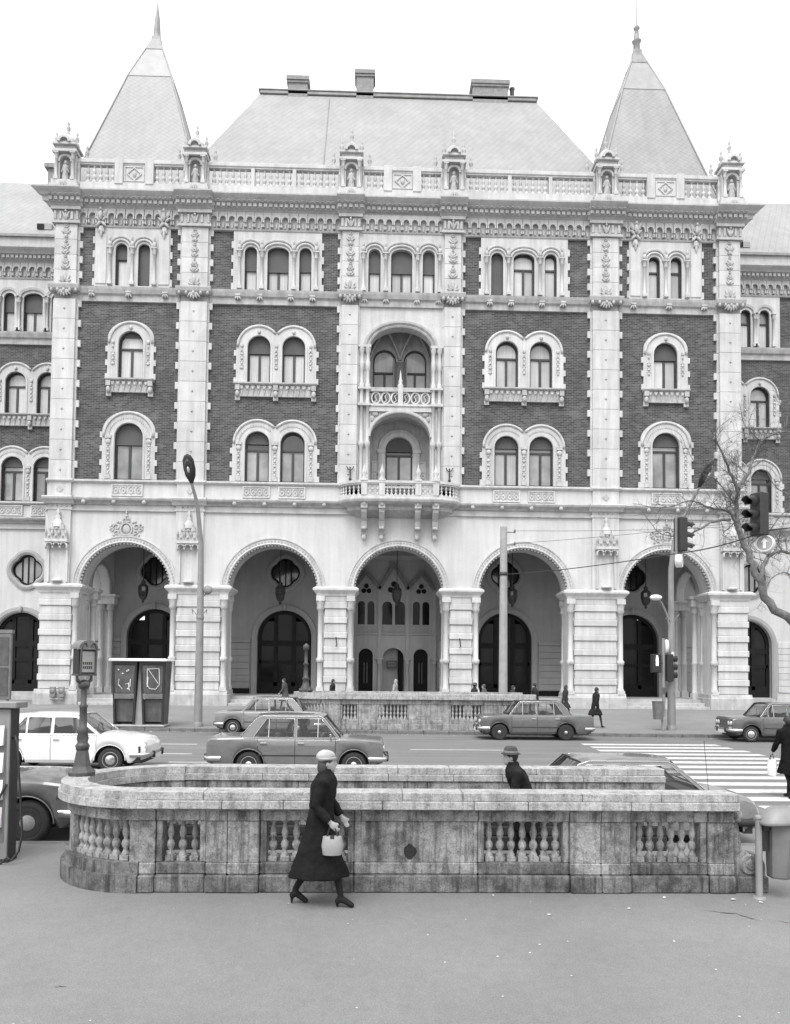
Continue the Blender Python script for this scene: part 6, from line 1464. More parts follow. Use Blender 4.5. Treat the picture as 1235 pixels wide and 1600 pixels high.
    outer = [(rb, zb_-0.02), (Cln(zr-0.05), zr-0.05), (rt_+0.1, zr), (wt-0.06, zr), (Aln(zr-0.05), zr-0.05), (wb, zb_-0.02)]
    fwin = [(B+0.035, z0), (B+0.035, zt_), (Aln(zt_)-0.075, zt_), (Aln(z0)-0.075, z0)]
    rwin = [(Cln(z0)+c0, z0), (Cln(zt_)+c1, zt_), (B-0.035, zt_), (B-0.035, z0)]
    holes = [fwin, rwin]
    if P.get('quarter'):
        qd = P['quarter']; holes = [fwin, [(qd+0.02, z0), (qd+0.02, zt_), (B-0.035, zt_), (B-0.035, z0)], [(Cln(z0)+c0, z0), (Cln(zt_)+c1, zt_), (qd-0.02, zt_), (qd-0.02, z0)]]
    for sd in (-1, 1):
        fn = lambda a, b, y: (a, sd*(hb-(b-zb_)/(zr-zb_)*(hb-hr)-y), b)
        cabin.plate(outer, holes, 0.0, 0.035, fn=fn)
    n, mm = 12, 12; vv = []
    for i in range(n+1):
        for j in range(mm+1):
            t = i/n; u = -1+2*j/mm; x = (rt_-0.02)+(wt+0.02-rt_+0.02)*t; x -= 0.0
            ed = 0.02*(abs(2*t-1)**4); x += 0.05*(1-u*u)*(1 if t > 0.5 else -1)*abs(2*t-1)**2
            vv.append((x, u*hr*1.0, zr-0.012+0.047*(1-abs(u)**3.2)-ed))
    cabin.add(vv, [(i*(mm+1)+j, i*(mm+1)+j+1, (i+1)*(mm+1)+j+1, (i+1)*(mm+1)+j) for i in range(n) for j in range(mm)], 0, True)
    co = cabin.build('cabin', paint, root)
    for sd in (-1, 1):
        gx = P.get('gutter', True)
        if gx:
            k = MB(); k.tube([(Cln(z0)+0.0, sd*(hb+0.004), zb_+0.03), (Cln(zr-0.05)-0.0, sd*(hr+0.012), zr-0.05), (rt_+0.1, sd*(hr+0.006), zr-0.004), (wt-0.06, sd*(hr+0.006), zr-0.004), (Aln(zr-0.05), sd*(hr+0.012), zr-0.05), (wb-0.01, sd*(hb+0.004), zb_+0.01)], 0.007, 5); k.build('rain_gutter', S['chrome'], co)
        fn = lambda a, b, y: (a, sd*(hb-(b-zb_)/(zr-zb_)*(hb-hr)-y), b)
        for hl in holes:
            k = MB(); k.add([fn(p[0], p[1], 0.018) for p in hl], [tuple(range(len(hl)))]); k.build('side_window', S['glass'], root)
            k = MB(); k.tube([fn(p[0], p[1], -0.001) for p in hl+[hl[0], hl[1]]], 0.0055, 4); k.build('window_trim', S['chrome'], co)
        for vx in P.get('vents', ()):
            k = MB(); k.tube([fn(vx[0], z0, 0.012), fn(vx[1], zt_, 0.012)], 0.011, 4); k.build('vent_frame', S['chrome'], co)
        k = MB(); k.box(rb+0.1, wb-0.02, sd*(hw0*0.955), sd*(hw0*0.965+0.006), zb_-0.03, zb_-0.012); k.build('belt_trim', S['chrome'], root)
        k = MB(); k.tube([(wb-0.22, sd*hw0*0.97, zb_), (wb-0.2, sd*(hw0+0.07), zb_+0.05)], 0.01, 5); k.box(wb-0.23, wb-0.19, sd*(hw0+0.02), sd*(hw0+0.13), zb_+0.03, zb_+0.11, c=0.01)
        if P.get('mirror'): k.build('mirror', S['chrome'], root)
    def screen(name, xb, xt, zb2, zt2, bul):
        k = MB(); n = 8; vv = []
        for i in (0, 1, 2):
            for j in range(n+1):
                u = -1+2*j/n; t = i/2; w_ = (hb*0.93)*(1-t)+(hr*0.95)*t; vv.append((xb+(xt-xb)*t+bul*(1-u*u)*(1-0.3*t), u*w_, zb2+(zt2-zb2)*t))
        k.add(vv, [(i*(n+1)+j, i*(n+1)+j+1, (i+1)*(n+1)+j+1, (i+1)*(n+1)+j) for i in range(2) for j in range(n)], 0, True); g = k.build(name, S['glass'], root)
        e = MB(); lp_ = [vv[j] for j in range(n+1)]+[vv[2*(n+1)+j] for j in range(n, -1, -1)]; e.tube(lp_+[lp_[0], lp_[1]], 0.014, 5); e.build('seal', S['black'] if not P.get('chr') else S['chrome'], g)
        return g
    ws = screen('windshield', wb+0.0, wt+0.02, zb_+0.0, zr-0.015, 0.07); screen('rear_window', rb-0.0, rt_-0.02, zb_+0.0, zr-0.015, -0.06)
    # interior
    for sx in (wt-0.62, rt_+0.42):
        for sy in ((-0.36, 0.36) if sx > 0 else (0.0,)):
            ww = 0.24 if sx > 0 else 0.6; k = MB()
            k.box(sx-0.06, sx+0.08, sy-ww, sy+ww, 0.45, zb_+0.12, c=0.04); k.box(sx, sx+0.45, sy-ww, sy+ww, 0.4, 0.56, c=0.04); k.build('seat', S['seat'], root)
    k = MB(); k.box(wb-0.25, wb-0.02, -hb*0.9, hb*0.9, zb_-0.16, zb_-0.02); k.build('dashboard', S['seat'], root); k = MB(); k.box(rb+0.02, rb+0.3, -hb*0.9, hb*0.9, zb_-0.12, zb_-0.04); k.build('parcel_shelf', S['seat'], root)
    k = MB(); k.lathe([(0.18, 0), (0.195, 0.012), (0.21, 0), (0.195, -0.012), (0.18, 0)], (wb-0.35, 0.34, zb_+0.01), 16, ax='x', cap=False); k.build('steering_wheel', S['black'], root)
    # wheels
    tw = 0.155
    ty = MB(); ty.lathe([(Rw*0.62, -tw/2+0.01), (Rw*0.7, -tw/2), (Rw*0.93, -tw/2), (Rw*0.99, -tw*0.32), (Rw, -tw*0.15), (Rw, tw*0.15), (Rw*0.99, tw*0.32), (Rw*0.93, tw/2), (Rw*0.62, tw/2)], seg=28, ax='y'); tym = ty.mesh('wheel', S['rubber'])
    rm_ = MB(); rm_.lathe([(0.0, -0.055), (Rw*0.24, -0.06), (Rw*0.3, -0.045), (Rw*0.44, -0.04), (Rw*0.5, -0.055), (Rw*0.6, -0.068), (Rw*0.645, -0.074), (Rw*0.645, 0.0)], seg=24, ax='y', cap=False)
    for i in range(10): t = 2*PI*i/10; rm_.lathe([(0.0, -0.049), (0.016, -0.048), (0.016, -0.03)], (Rw*0.42*math.cos(t), 0, Rw*0.42*math.sin(t)), 6, ax='y', m=1)
    rmm = rm_.mesh('rim', [S[P.get('rimm', 'steel')], S['black']])
    hc = MB(); hc.lathe([(0.0, -0.078), (Rw*P.get('cap', 0.2)*0.7, -0.075), (Rw*P.get('cap', 0.2), -0.062)], seg=16, ax='y', cap=False); hcm = hc.mesh('hubcap', S[P.get('capm', 'chrome')])
    for xa in (xf, xr):
        for sd in (-1, 1):
            wv = put('wheel', tym, root, (xa, sd*(hw0-0.13), Rw), 0 if sd < 0 else PI); put('rim', rmm, wv); put('hubcap', hcm, wv)
            k = MB(); k.tube([(xa+Ra*math.cos(PI*i/16), sd*(hw(xa)*0.962+0.012), max(rock, Rw+Ra*0.98*math.sin(PI*i/16))) for i in range(17)], 0.012, 5); k.build('arch_lip', paint, root)
    # bumpers
    for e, ed in ((1, P.get('fb', 0.09)), (-1, 0.08)):
        path = [(L/2-0.33, hw0*0.985), (L/2-0.12, hw0*0.975), (L/2+ed*0.45, hw0*0.87), (L/2+ed*0.9, hw0*0.6), (L/2+ed, 0)]; path = path+[(p[0], -p[1]) for p in path[-2::-1]]
        k = MB(); rings = []; zc = P.get('bz', 0.43)
        for i, p in enumerate(path):
            a = path[max(0, i-1)]; b = path[min(len(path)-1, i+1)]; d = Vector((b[0]-a[0], b[1]-a[1])).normalized(); nx, ny = d.y, -d.x
            if i <= len(path)//2 and ny < 0 and p[1] > 0.05: nx, ny = -nx, -ny
            if nx < 0: nx, ny = -nx, -ny
            if p[1] < -0.05 and ny > 0 and abs(ny) > 0.5: ny = -ny
            rings.append([(e*(p[0]+nx*q[0]), p[1]+ny*q[0], zc+q[1]) for q in ((-0.02, -0.055), (0.022, -0.05), (0.035, 0), (0.022, 0.05), (-0.02, 0.055))])
        k.loft(rings, sm=True); k.build('bumper', S[P.get('bmat', 'chrome')], root)
        for sd in (-1, 1):
            if P.get('over', True): k = MB(); k.box(e*(L/2+ed*0.7), e*(L/2+ed+0.05), sd*0.36-0.03, sd*0.36+0.03, zc-0.09, zc+0.07, c=0.012); k.build('overrider', S['black'], root)
    # lights, grille, plates
    fz_ = lerp_prof(P['top'], L/2)
    def lamp(name, e, y, z, r_, mat, dx=0.0):
        k = MB(); s_ = e; x0 = e*(L/2-0.03+dx)
        pr = [(r_*1.12, 0), (r_*1.12, 0.045), (r_, 0.05), (r_*0.7, 0.065), (0.0, 0.075)]
        k.lathe([(a, e*b) for a, b in pr[:3]], (x0, y, z), 16, 1, ax='x', cap=False); k.lathe([(a, e*b) for a, b in pr[2:]], (x0, y, z), 16, 0, ax='x', cap=False); k.build(name, [S[mat], S['chrome']], root)
    hz_ = fz_-P.get('hlz', 0.13)
    for sd in (-1, 1):
        if P.get('quad'): lamp('headlight', 1, sd*hw0*0.76, hz_, 0.075, 'lens'); lamp('headlight', 1, sd*hw0*0.53, hz_, 0.075, 'lens')
        else: lamp('headlight', 1, sd*hw0*0.70, hz_, 0.1, 'lens', P.get('hdx', 0))
        k = MB(); k.box(-L/2-0.012, -L/2+0.03, sd*hw0*0.62, sd*hw0*0.84, fz_-0.28, fz_-0.08, c=0.01); k.build('tail_light', S['lens_dark'], root)
        k = MB(); k.box(L/2-0.03, L/2+0.02, sd*hw0*0.55, sd*hw0*0.8, hz_-0.2, hz_-0.14, c=0.008); k.build('indicator', S['lens'], root)
    if P.get('sidelamp'):
        for sd in (-1, 1): k = MB(); k.box(L/2-0.36, L/2-0.2, sd*(hw0*0.97), sd*(hw0*1.0+0.01), 0.66, 0.71, c=0.006); k.build('side_lamp', S['lens_dark'], root)
    if P.get('grille', True):
        k = MB(); k.box(L/2-0.02, L/2+0.012, -hw0*0.82, hw0*0.82, hz_-0.105, hz_+0.1)
        for i in range(6): k.box(L/2, L/2+0.022, -hw0*0.8, hw0*0.8, hz_-0.09+i*0.034, hz_-0.08+i*0.034, m=1)
        k.build('grille', [S['black'], S['chrome']], root)
    if plate:
        for e in (1, -1): k = MB(); k.box(e*(L/2+0.03), e*(L/2+0.05 if e < 0 else L/2+0.13), -0.24, 0.24, 0.46 if e < 0 else 0.3, 0.57 if e < 0 else 0.41); k.build('number_plate', S['card'], root)
    for sd in (-1, 1): 
        k = MB(); k.tube([(wb+0.05, sd*0.12+0.1, zb_+0.03), (wb-0.08, sd*0.12+0.45, zb_+0.1)], 0.008, 4); k.build('wiper', S['black'], root)
    if P.get('aerial'):
        k = MB(); k.tube([P['aerial'], (P['aerial'][0]-0.06, P['aerial'][1], P['aerial'][2]+P.get('aerl', 0.75))], 0.004, 4); k.build('aerial', S['black'], root)
    return root
LADA = dict(L=4.07, W=1.61, H=1.44, axf=1.36, axr=-1.066, R=0.292, top=[(-2.035, 0.85), (-2.01, 0.89), (-1.95, 0.905), (-1.2, 0.925), (-0.9, 0.91), (0.9, 0.905), (1.02, 0.915), (1.6, 0.895), (1.93, 0.87), (2.01, 0.855), (2.035, 0.82)], round=0.55,
    wb=1.03, wt=0.62, rt=-0.86, rb=-1.28, belt=0.905, bp=0.0, cp=(0.30, 0.24), doors=[(0.0, 0.93), (-0.86, -0.0)], vents=[(0.52, 0.52), (-0.62, -0.62)], trim=0.27, hlz=0.14, cap=0.28)
def P_(base, **kw): d = dict(base); d.update(kw); return d
pg1 = m_paint('grey_car_paint', 0.145); pg2 = m_paint('dark_grey_car_paint', 0.10); pg3 = m_paint('mid_grey_car_paint', 0.19); pw_ = m_paint('white_car_paint', 0.72, 0.3, 0.08); pg4 = m_paint('dull_grey_car_paint', 0.12, 0.42, 0.35); pg5 = m_paint('black_grey_car_paint', 0.06)
CG = 'saloon cars on the avenue'
lada_mid = car('grey saloon with driver passing in the near lane behind the balustrade', (-1.78, 18.65, 0), 0, P_(LADA, parked=False, mirror=True), pg1, group=CG)
car('grey saloon parked at the far kerb, half hidden behind the passing saloon', (-3.85, 29.75, 0), PI+R(-2), P_(LADA, quad=False, cap=0.4), pg3, group=CG)
car('dark grey saloon with twin headlights parked beside the far balustrade', (6.0, 28.55, 0), PI+R(-1), P_(LADA, quad=True, L=4.12, trim=0.24, rimm='black', cap=0.22, axf=1.37, axr=-1.05), pg2, group=CG)
car('dark saloon cut off by the right edge, parked beyond the zebra crossing', (15.15, 28.3, 0), PI+R(-2), P_(LADA, quad=True, cap=0.5, mirror=True), pg2, group=CG)
SKODA = dict(L=4.155, W=1.62, H=1.39, axf=1.27, axr=-1.13, R=0.295, rock=0.23, top=[(-2.08, 0.62), (-2.03, 0.78), (-1.85, 0.86), (-1.5, 0.90), (0.9, 0.90), (1.0, 0.905), (1.4, 0.87), (1.75, 0.82), (1.95, 0.76), (2.05, 0.68), (2.08, 0.58)],
    wb=1.0, wt=0.42, rt=-1.0, rb=-1.62, belt=0.90, bp=-0.12, cp=(0.52, 0.30), doors=[(-0.12, 0.95), (-1.0, -0.12)], quarter=-0.72, vents=[(0.58, 0.5)], roofw=0.77, grille=False, hlz=0.0, hdx=-0.03, bz=0.42, fb=0.1, cap=0.45, chr=True, gutter=True, round=1.6)
car('white rounded rear-engined saloon waiting at the left behind the sign post', (-7.5, 19.3, 0), 0, P_(SKODA, parked=False), pw_, group=CG)
MINI = dict(L=3.06, W=1.38, H=1.26, axf=0.95, axr=-0.89, R=0.262, rock=0.2, top=[(-1.53, 0.66), (-1.48, 0.76), (-1.42, 0.80), (0.7, 0.80), (0.78, 0.805), (1.2, 0.76), (1.42, 0.71), (1.5, 0.66), (1.53, 0.58)],
    wb=0.80, wt=0.30, rt=-0.98, rb=-1.44, belt=0.80, bp=-0.38, cp=(0.2, 0.12), doors=[(-0.38, 0.62)], vents=[], roofw=0.76, grille=False, hlz=0.1, bz=0.38, bmat='black', cap=0.4, over=False, round=1.2, aerial=(0.86, -0.5, 0.8), aerl=0.72)
mini = car('small grey two-door car parked at the near kerb behind the balustrade', (4.0, 11.52, 0), 0, MINI, pg3)
WART = P_(LADA, L=4.22, W=1.64, H=1.49, axf=1.33, axr=-1.12, R=0.31, top=[(-2.11, 0.8), (-2.05, 0.9), (-1.2, 0.94), (0.9, 0.92), (1.0, 0.925), (1.6, 0.90), (1.92, 0.86), (2.06, 0.80), (2.11, 0.70)], sidelamp=True, cap=0.4, hlz=0.2, trim=0.3, bz=0.45, wb=0.42, wt=0.0, bp=-0.5, doors=[(-0.5, 0.35), (-1.0, -0.5)], vents=[], round=1.0, capm='steel', rimm='black')
car('dull grey saloon nosing in behind the cabinet at the left edge', (-6.15, 11.75, 0), 0, WART, pg4)
# ================================================================= PEOPLE
def skin_mat(name, cloth, skin_spheres, shoe_z, shoe=0.03, skin=0.33, hair=None):
    m, n, l, b = nmat(name); P = opos(n); c = None
    base = n.new('ShaderNodeValue'); base.outputs[0].default_value = cloth; c = base.outputs[0]
    nz = ramp(n, l, noise(n, l, P, 7, 4), 0.75, 1.2); c = mul(n, l, c, nz)
    for ctr, r_ in skin_spheres:
        d = n.new('ShaderNodeVectorMath'); d.operation = 'DISTANCE'; l.new(P, d.inputs[0]); d.inputs[1].default_value = ctr
        f = mul(n, l, d.outputs['Value'], r_, 'LESS_THAN')
        mxn = n.new('ShaderNodeMix'); l.new(f, mxn.inputs[0]); l.new(c, mxn.inputs[2]); mxn.inputs[3].default_value = skin; c = mxn.outputs[0]
    sp = n.new('ShaderNodeSeparateXYZ'); l.new(P, sp.inputs[0]); f = mul(n, l, sp.outputs[2], shoe_z, 'LESS_THAN')
    mxn = n.new('ShaderNodeMix'); l.new(f, mxn.inputs[0]); l.new(c, mxn.inputs[2]); mxn.inputs[3].default_value = shoe
    l.new(mxn.outputs[0], b.inputs['Base Color']); b.inputs['Roughness'].default_value = 0.8; b.inputs['Specular IOR Level'].default_value = 0.15; return m
def capsule(mb, a, b, ra, rb_, seg=10):
    a, b = Vector(a), Vector(b); d = (b-a); n = 4
    pts = [a-d.normalized()*ra*0.7, a]+[a+d*(i/n) for i in range(1, n)]+[b, b+d.normalized()*rb_*0.7]
    rs = [ra*0.6, ra]+[ra+(rb_-ra)*i/n for i in range(1, n)]+[rb_, rb_*0.6]; mb.tube(pts, rs, seg)
def ell_ring(cx, cy, z, rx, ry, n=20, ph=0, fold=0.0, k=5):
    return [(cx+rx*(1+fold*math.cos(k*t+ph))*math.cos(t), cy+ry*(1+fold*math.cos(k*t+ph))*math.sin(t), z) for t in [2*PI*i/n for i in range(n)]]
cloth_tex = bpy.data.textures.new('cloth_folds', 'CLOUDS'); cloth_tex.noise_scale = 0.11; cloth_tex.noise_depth = 2
def person(label, loc, rz, h=1.7, coat=0.03, trousers=0.03, hair=0.02, stride=0.25, coat_len=0.55, hat=None, female=False, swing=0.3, voxel=0.022, bag=None, lean=0.05, group=None, heels=False, look=0.0, collar=True, coat_flare=1.0, hatv=0.3):
    """x is forward; body = one continuous remeshed surface; coat, hair, hat are children"""
    root = empty('person', loc, rz); tag(root, label, 'person', group); k = h/1.7
    B = MB(); V = lambda x, y, z: Vector((x*k, y*k, z*k))
    top = lean
    hipz = 0.90; sh = V(top, 0, 1.40)
    heads = V(top*1.25+0.02, 0, 1.565)
    B.blob(tuple(V(0, 0, 0.95)), (0.115*k, 0.155*k, 0.13*k), seg=14, rings=8); B.blob(tuple(V(top*0.5, 0, 1.12)), (0.10*k, 0.135*k, 0.16*k), seg=14, rings=8); B.blob(tuple(V(top*0.9, 0, 1.30)), (0.115*k, 0.17*k, 0.15*k), seg=14, rings=8)
    capsule(B, V(top*0.95, -0.12, 1.40), V(top*0.95, 0.12, 1.40), 0.065*k, 0.065*k)
    capsule(B, V(top, 0, 1.38), V(top*1.15+0.01, 0, 1.49), 0.06*k, 0.05*k)
    B.blob(tuple(heads), (0.088*k, 0.072*k, 0.112*k), seg=16, rings=10); B.blob(tuple(heads+V(0.03, 0, -0.055)), (0.055*k, 0.05*k, 0.055*k), seg=12, rings=8)
    B.blob(tuple(heads+V(0.085, 0, -0.016)), (0.019*k, 0.014*k, 0.024*k), seg=8, rings=6)
    for s_ in (-1, 1): B.blob(tuple(heads+V(-0.005, s_*0.073, -0.01)), (0.02*k, 0.012*k, 0.03*k), seg=8, rings=6)
    spheres = [(tuple(heads+V(0.05, 0, -0.02)), 0.12*k), (tuple(heads+V(0.0, 0, -0.11)), 0.08*k)]
    lift = 0.05 if heels else 0.0
    for s_, st in ((-1, stride), (1, -stride)):
        hip = V(0, s_*0.09, 0.90); foot = V(st, s_*0.07, 0.085+lift)
        kn = V(st*0.5+(0.05 if st > 0 else 0.07), s_*0.085, 0.49+lift*0.5)
        if st < 0: foot = V(st-0.03, s_*0.07, 0.11+lift)
        capsule(B, hip, kn, 0.085*k, 0.056*k); capsule(B, kn, foot, 0.054*k, 0.036*k)
        fx = 0.13
        heel = foot+V(-0.03, 0, -0.05-lift*0.2); toe = V(foot.x/k+fx, s_*0.08, 0.028) if st > 0 else V(foot.x/k+fx*0.95, s_*0.08, 0.03)
        capsule(B, foot+V(0, 0, -0.035), toe, 0.04*k, 0.03*k); B.blob(tuple(heel), (0.036*k, 0.034*k, 0.036*k), seg=8, rings=6)
        if heels: capsule(B, heel+V(0, 0, -0.01), V(heel.x/k-0.005, s_*0.07, 0.012), 0.026*k, 0.013*k, 8)
        a = -swing if st > 0 else swing
        shd = V(top*0.95, s_*0.185, 1.385); el = shd+V(math.sin(a)*0.26-0.02, s_*0.045, -math.cos(a)*0.27); bend = 0.35 if a > 0 else 0.15
        if bag and s_ == bag[0]: bend = bag[1]
        ha = el+V(math.sin(a+bend)*0.23, 0, -math.cos(a+bend)*0.23)
        capsule(B, shd, el, 0.055*k, 0.042*k); capsule(B, el, ha, 0.042*k, 0.028*k)
        dr = (ha-el).normalized(); pc = ha+dr*0.045*k; sd_ = dr.cross(Vector((1, 0, 0))).normalized() if abs(dr.x) < 0.9 else Vector((0, 1, 0)); fwd = sd_.cross(dr)
        B.blob(tuple(pc), (0.036*k, 0.022*k, 0.045*k), seg=8, rings=6)
        for fi in range(4):
            b0 = pc+fwd*(0.026-0.017*fi)*k+dr*0.035*k; L_ = (0.062, 0.072, 0.066, 0.05)[fi]*k; m1 = b0+dr*L_*0.55-Vector((0, s_*0.008, 0))*k; B.tube([b0, m1, m1+dr*L_*0.4-Vector((0, s_*0.022, 0))*k], [0.0095*k, 0.009*k, 0.007*k], 6)
        tb = pc+fwd*0.03*k-dr*0.005*k; B.tube([tb, tb+fwd*0.025*k+dr*0.03*k, tb+fwd*0.026*k+dr*0.058*k], [0.011*k, 0.01*k, 0.008*k], 6)
        spheres.append((tuple(ha+dr*0.065*k), 0.085*k))
        if s_ == -1: armR = (shd, el, ha, pc)
        else: armL = (shd, el, ha, pc)
    mat = skin_mat('person_clothes', trousers, spheres, (0.33 if heels else 0.10)*k, 0.015 if heels else 0.02)
    bo = B.build('body', mat, root); md = bo.modifiers.new('r', 'REMESH'); md.mode = 'VOXEL'; md.voxel_size = voxel; md.use_smooth_shade = True
    sm_ = bo.modifiers.new('s', 'SMOOTH'); sm_.factor = 0.5; sm_.iterations = 3
    cm = plain('coat_cloth', coat, 0.9, 0.25, 5.0, obj=True, fine=0.15, bmp=0.15, spec=0.1)
    # coat: open-bottomed garment following torso and arms
    C = MB(); zl = (0.92-coat_len)
    n = 24; fl = coat_flare
    lv = [(zl, 0.20*fl+0.03+stride*0.33, 0.20*fl+0.02, 0), (zl+0.18, 0.185*fl+0.02+stride*0.22, 0.195*fl, 0.02), (0.80, 0.165, 0.20, 0.0), (0.96, 0.15, 0.185, 0), (1.08, 0.132, 0.165, 0), (1.2, 0.14, 0.185, 0), (1.32, 0.145, 0.205, 0), (1.40, 0.12, 0.20, 0), (1.445, 0.09, 0.13, 0), (1.47, 0.075, 0.085, 0), (1.505, 0.08, 0.085, 0), (1.51, 0.06, 0.065, 0)]
    if zl+0.18 > 0.78: lv = [(zl, 0.165, 0.2, 0)]+lv[3:] if zl < 0.94 else lv[3:]
    rings = [ell_ring(top*max(0, (z-0.9)/0.5)*k, 0, z*k, rx*k, ry*k, n, ph=z*3, fold=(0.075 if z < 0.5 else 0.05) if z < 0.9 else 0.014, k=7) for z, rx, ry, _ in lv]
    C.loft(rings, cap=True)
    for shd, el, ha, pc in (armR, armL): C.tube([shd+(Vector((0, 0, 0.01))), shd*0.7+el*0.3, el, el*0.5+ha*0.5, ha-(ha-el)*0.06], [0.078*k, 0.07*k, 0.06*k, 0.055*k, 0.05*k], 10)
    cto = C.build('coat', cm, root); md = cto.modifiers.new('r', 'REMESH'); md.mode = 'VOXEL'; md.voxel_size = max(0.013, voxel*0.9); md.use_smooth_shade = True
    sm2 = cto.modifiers.new('s', 'SMOOTH'); sm2.factor = 0.5; sm2.iterations = 5
    if voxel < 0.02:
        dp = cto.modifiers.new('d', 'DISPLACE'); dp.texture = cloth_tex; dp.strength = 0.03; dp.mid_level = 0.5; dp.texture_coords = 'LOCAL'
    hm = plain('hair', hair, 0.6, 0.3, 20.0, obj=True, bmp=0.3)
    Hh = MB(); hc_ = heads+V(-0.018, 0, 0.022)
    Hh.blob(tuple(hc_), (0.092*k, 0.082*k, 0.105*k), seg=16, rings=10)
    if female: Hh.blob(tuple(heads+V(-0.05, 0, -0.05)), (0.07*k, 0.088*k, 0.11*k), seg=14, rings=8)
    Hh.build('hair', hm, root)
    for s_ in (-1, 1): fc = MB(); fc.blob(tuple(heads+V(0.0775, s_*0.03, 0.008)), (0.006*k, 0.010*k, 0.0035*k), seg=8, rings=5); fc.blob(tuple(heads+V(0.079, s_*0.03, 0.024)), (0.005*k, 0.014*k, 0.003*k), seg=8, rings=5); fc.build('eye', S['black'], root)
    fc = MB(); fc.blob(tuple(heads+V(0.077, 0, -0.062)), (0.006*k, 0.016*k, 0.0035*k), seg=8, rings=5); fc.build('mouth', S['black'], root)
    if hat:
        hm2 = plain('hat_felt', hatv, 0.9, 0.2, 8.0, obj=True, bmp=0.2); q = MB(); hx = heads+V(-0.01, 0, 0.05)
        if hat == 'brim':
            q.lathe([(0.124*k, -0.012), (0.126*k, -0.004*k), (0.094*k, 0.008*k), (0.091*k, 0.035*k), (0.08*k, 0.07*k), (0.055*k, 0.088*k), (0.02*k, 0.082*k), (0, 0.07*k)], tuple(hx), 20, cap=False)
            b2 = MB(); b2.lathe([(0.0965*k, 0.01*k), (0.0935*k, 0.034*k)], tuple(hx), 20, cap=False); q.build('hat', hm2, root); b2.build('hat_band', S['grey_mid'], root)
        else:
            q.blob(tuple(hx+V(-0.02, 0, 0.02)), (0.106*k, 0.098*k, 0.075*k), seg=18, rings=10); q.lathe([(0.09*k, -0.02*k), (0.106*k, -0.012*k), (0.108*k, 0.008*k), (0.1*k, 0.016*k)], tuple(hx+V(-0.008, 0, 0)), 18, cap=False); ho = q.build('hat', hm2, root)
            if voxel < 0.02: dp = ho.modifiers.new('d', 'DISPLACE'); dp.texture = cloth_tex; dp.strength = 0.02; dp.texture_coords = 'LOCAL'
    if bag:
        sh_, el, ha, pc = armR if bag[0] < 0 else armL; m_ = MB(); bw, bh, bv = bag[2], bag[3], bag[4]
        c = pc+Vector((0, 0, -0.05*k)); bgr = empty('carried_bag', loc, rz)
        w1 = ell_ring(c.x, c.y, c.z-bh-0.06, bw*0.42, 0.055, 14); w2 = ell_ring(c.x, c.y, c.z-bh*0.5-0.06, bw*0.5, 0.075, 14, fold=0.04); w3 = ell_ring(c.x, c.y, c.z-0.06, bw*0.42, 0.035, 14)
        m_.loft([w1, w2, w3]); m_.build('bag_body', plain('bag_cloth', bv, 0.7, 0.1, 8.0, obj=True), bgr)
        hd_ = MB(); hd_.tube([(c.x-bw*0.25, c.y, c.z-0.07), (c.x-bw*0.1, c.y, c.z+0.03), (c.x+bw*0.1, c.y, c.z+0.03), (c.x+bw*0.25, c.y, c.z-0.07)], 0.009, 6); hd_.build('handle', S['black'], bgr)
        cl_ = MB(); cl_.box(c.x-0.02, c.x+0.02, c.y-0.05, c.y+0.05, c.z-0.075, c.z-0.055, c=0.004); cl_.build('clasp', S['black'], bgr)
        tag(bgr, bag[5], 'bag')
    return root
person('woman in long black coat, pale cap and heeled boots striding before the balustrade', (-0.52, 7.86, 0.118), R(0), 1.56, coat=0.012, trousers=0.012, hair=0.03, stride=0.24, coat_len=0.60, hat='cap', hatv=0.33, female=True, voxel=0.011, heels=True, coat_flare=1.1, swing=0.25, lean=0.05, bag=(-1, 1.0, 0.22, 0.18, 0.26, 'pale handbag carried by the woman in the long black coat'))
person('man in dark coat and banded hat stepping down the near subway stairs', (1.92, 9.45, -0.045), R(180), 1.62, coat=0.015, trousers=0.02, stride=0.2, coat_len=0.3, hat='brim', hatv=0.045, voxel=0.012, lean=0.17)
person('person in black coat at the right edge of the zebra crossing', (8.42, 15.3, 0.0), R(100), 1.66, coat=0.008, trousers=0.01, stride=0.15, coat_len=0.42, voxel=0.016, bag=(1, 0.3, 0.26, 0.34, 0.7, 'white plastic bag carried at the right edge of the crossing'))
FG = 'passers-by on the far pavement'
def far(label, x, y, rz, **kw): return person(label, (x, y, fz(x, y)), R(rz), voxel=0.026, group=FG, **kw)
far('person in long dark coat walking on the far pavement right of the parked saloon', 9.3, 31.9, 10, coat=0.02, stride=0.27, coat_len=0.4, h=1.7)
far('hatted person in dark jacket behind the far balustrade, left of the concrete pole', 4.55, 34.6, 20, coat=0.03, hat='brim', hatv=0.05, h=1.74, coat_len=0.2)
far('person in grey coat just left of the concrete pole', 5.2, 35.4, 170, coat=0.1, h=1.66, hair=0.05, coat_len=0.3)
far('bareheaded person in dark coat right of the concrete pole', 6.35, 35.0, 0, coat=0.05, h=1.64, coat_len=0.3, female=True)
far('stout person with hat behind the roof of the parked dark saloon', 7.55, 35.4, 180, coat=0.03, hat='cap', hatv=0.04, h=1.72, coat_len=0.3)
far('person in dark coat beside the fourth pier', 9.2, 36.6, 0, coat=0.04, h=1.6, coat_len=0.4, female=True)
far('person in grey coat passing before the second arch from the left', -4.5, 39.8, 180, coat=0.08, h=1.72, coat_len=0.4)
far('person in dark coat before the pier left of the porch arch', -2.05, 38.6, 0, coat=0.03, h=1.74, coat_len=0.4)
far('person in pale coat before the middle door of the porch', 1.15, 40.5, 0, coat=0.3, h=1.7, coat_len=0.4, hair=0.3, female=True)
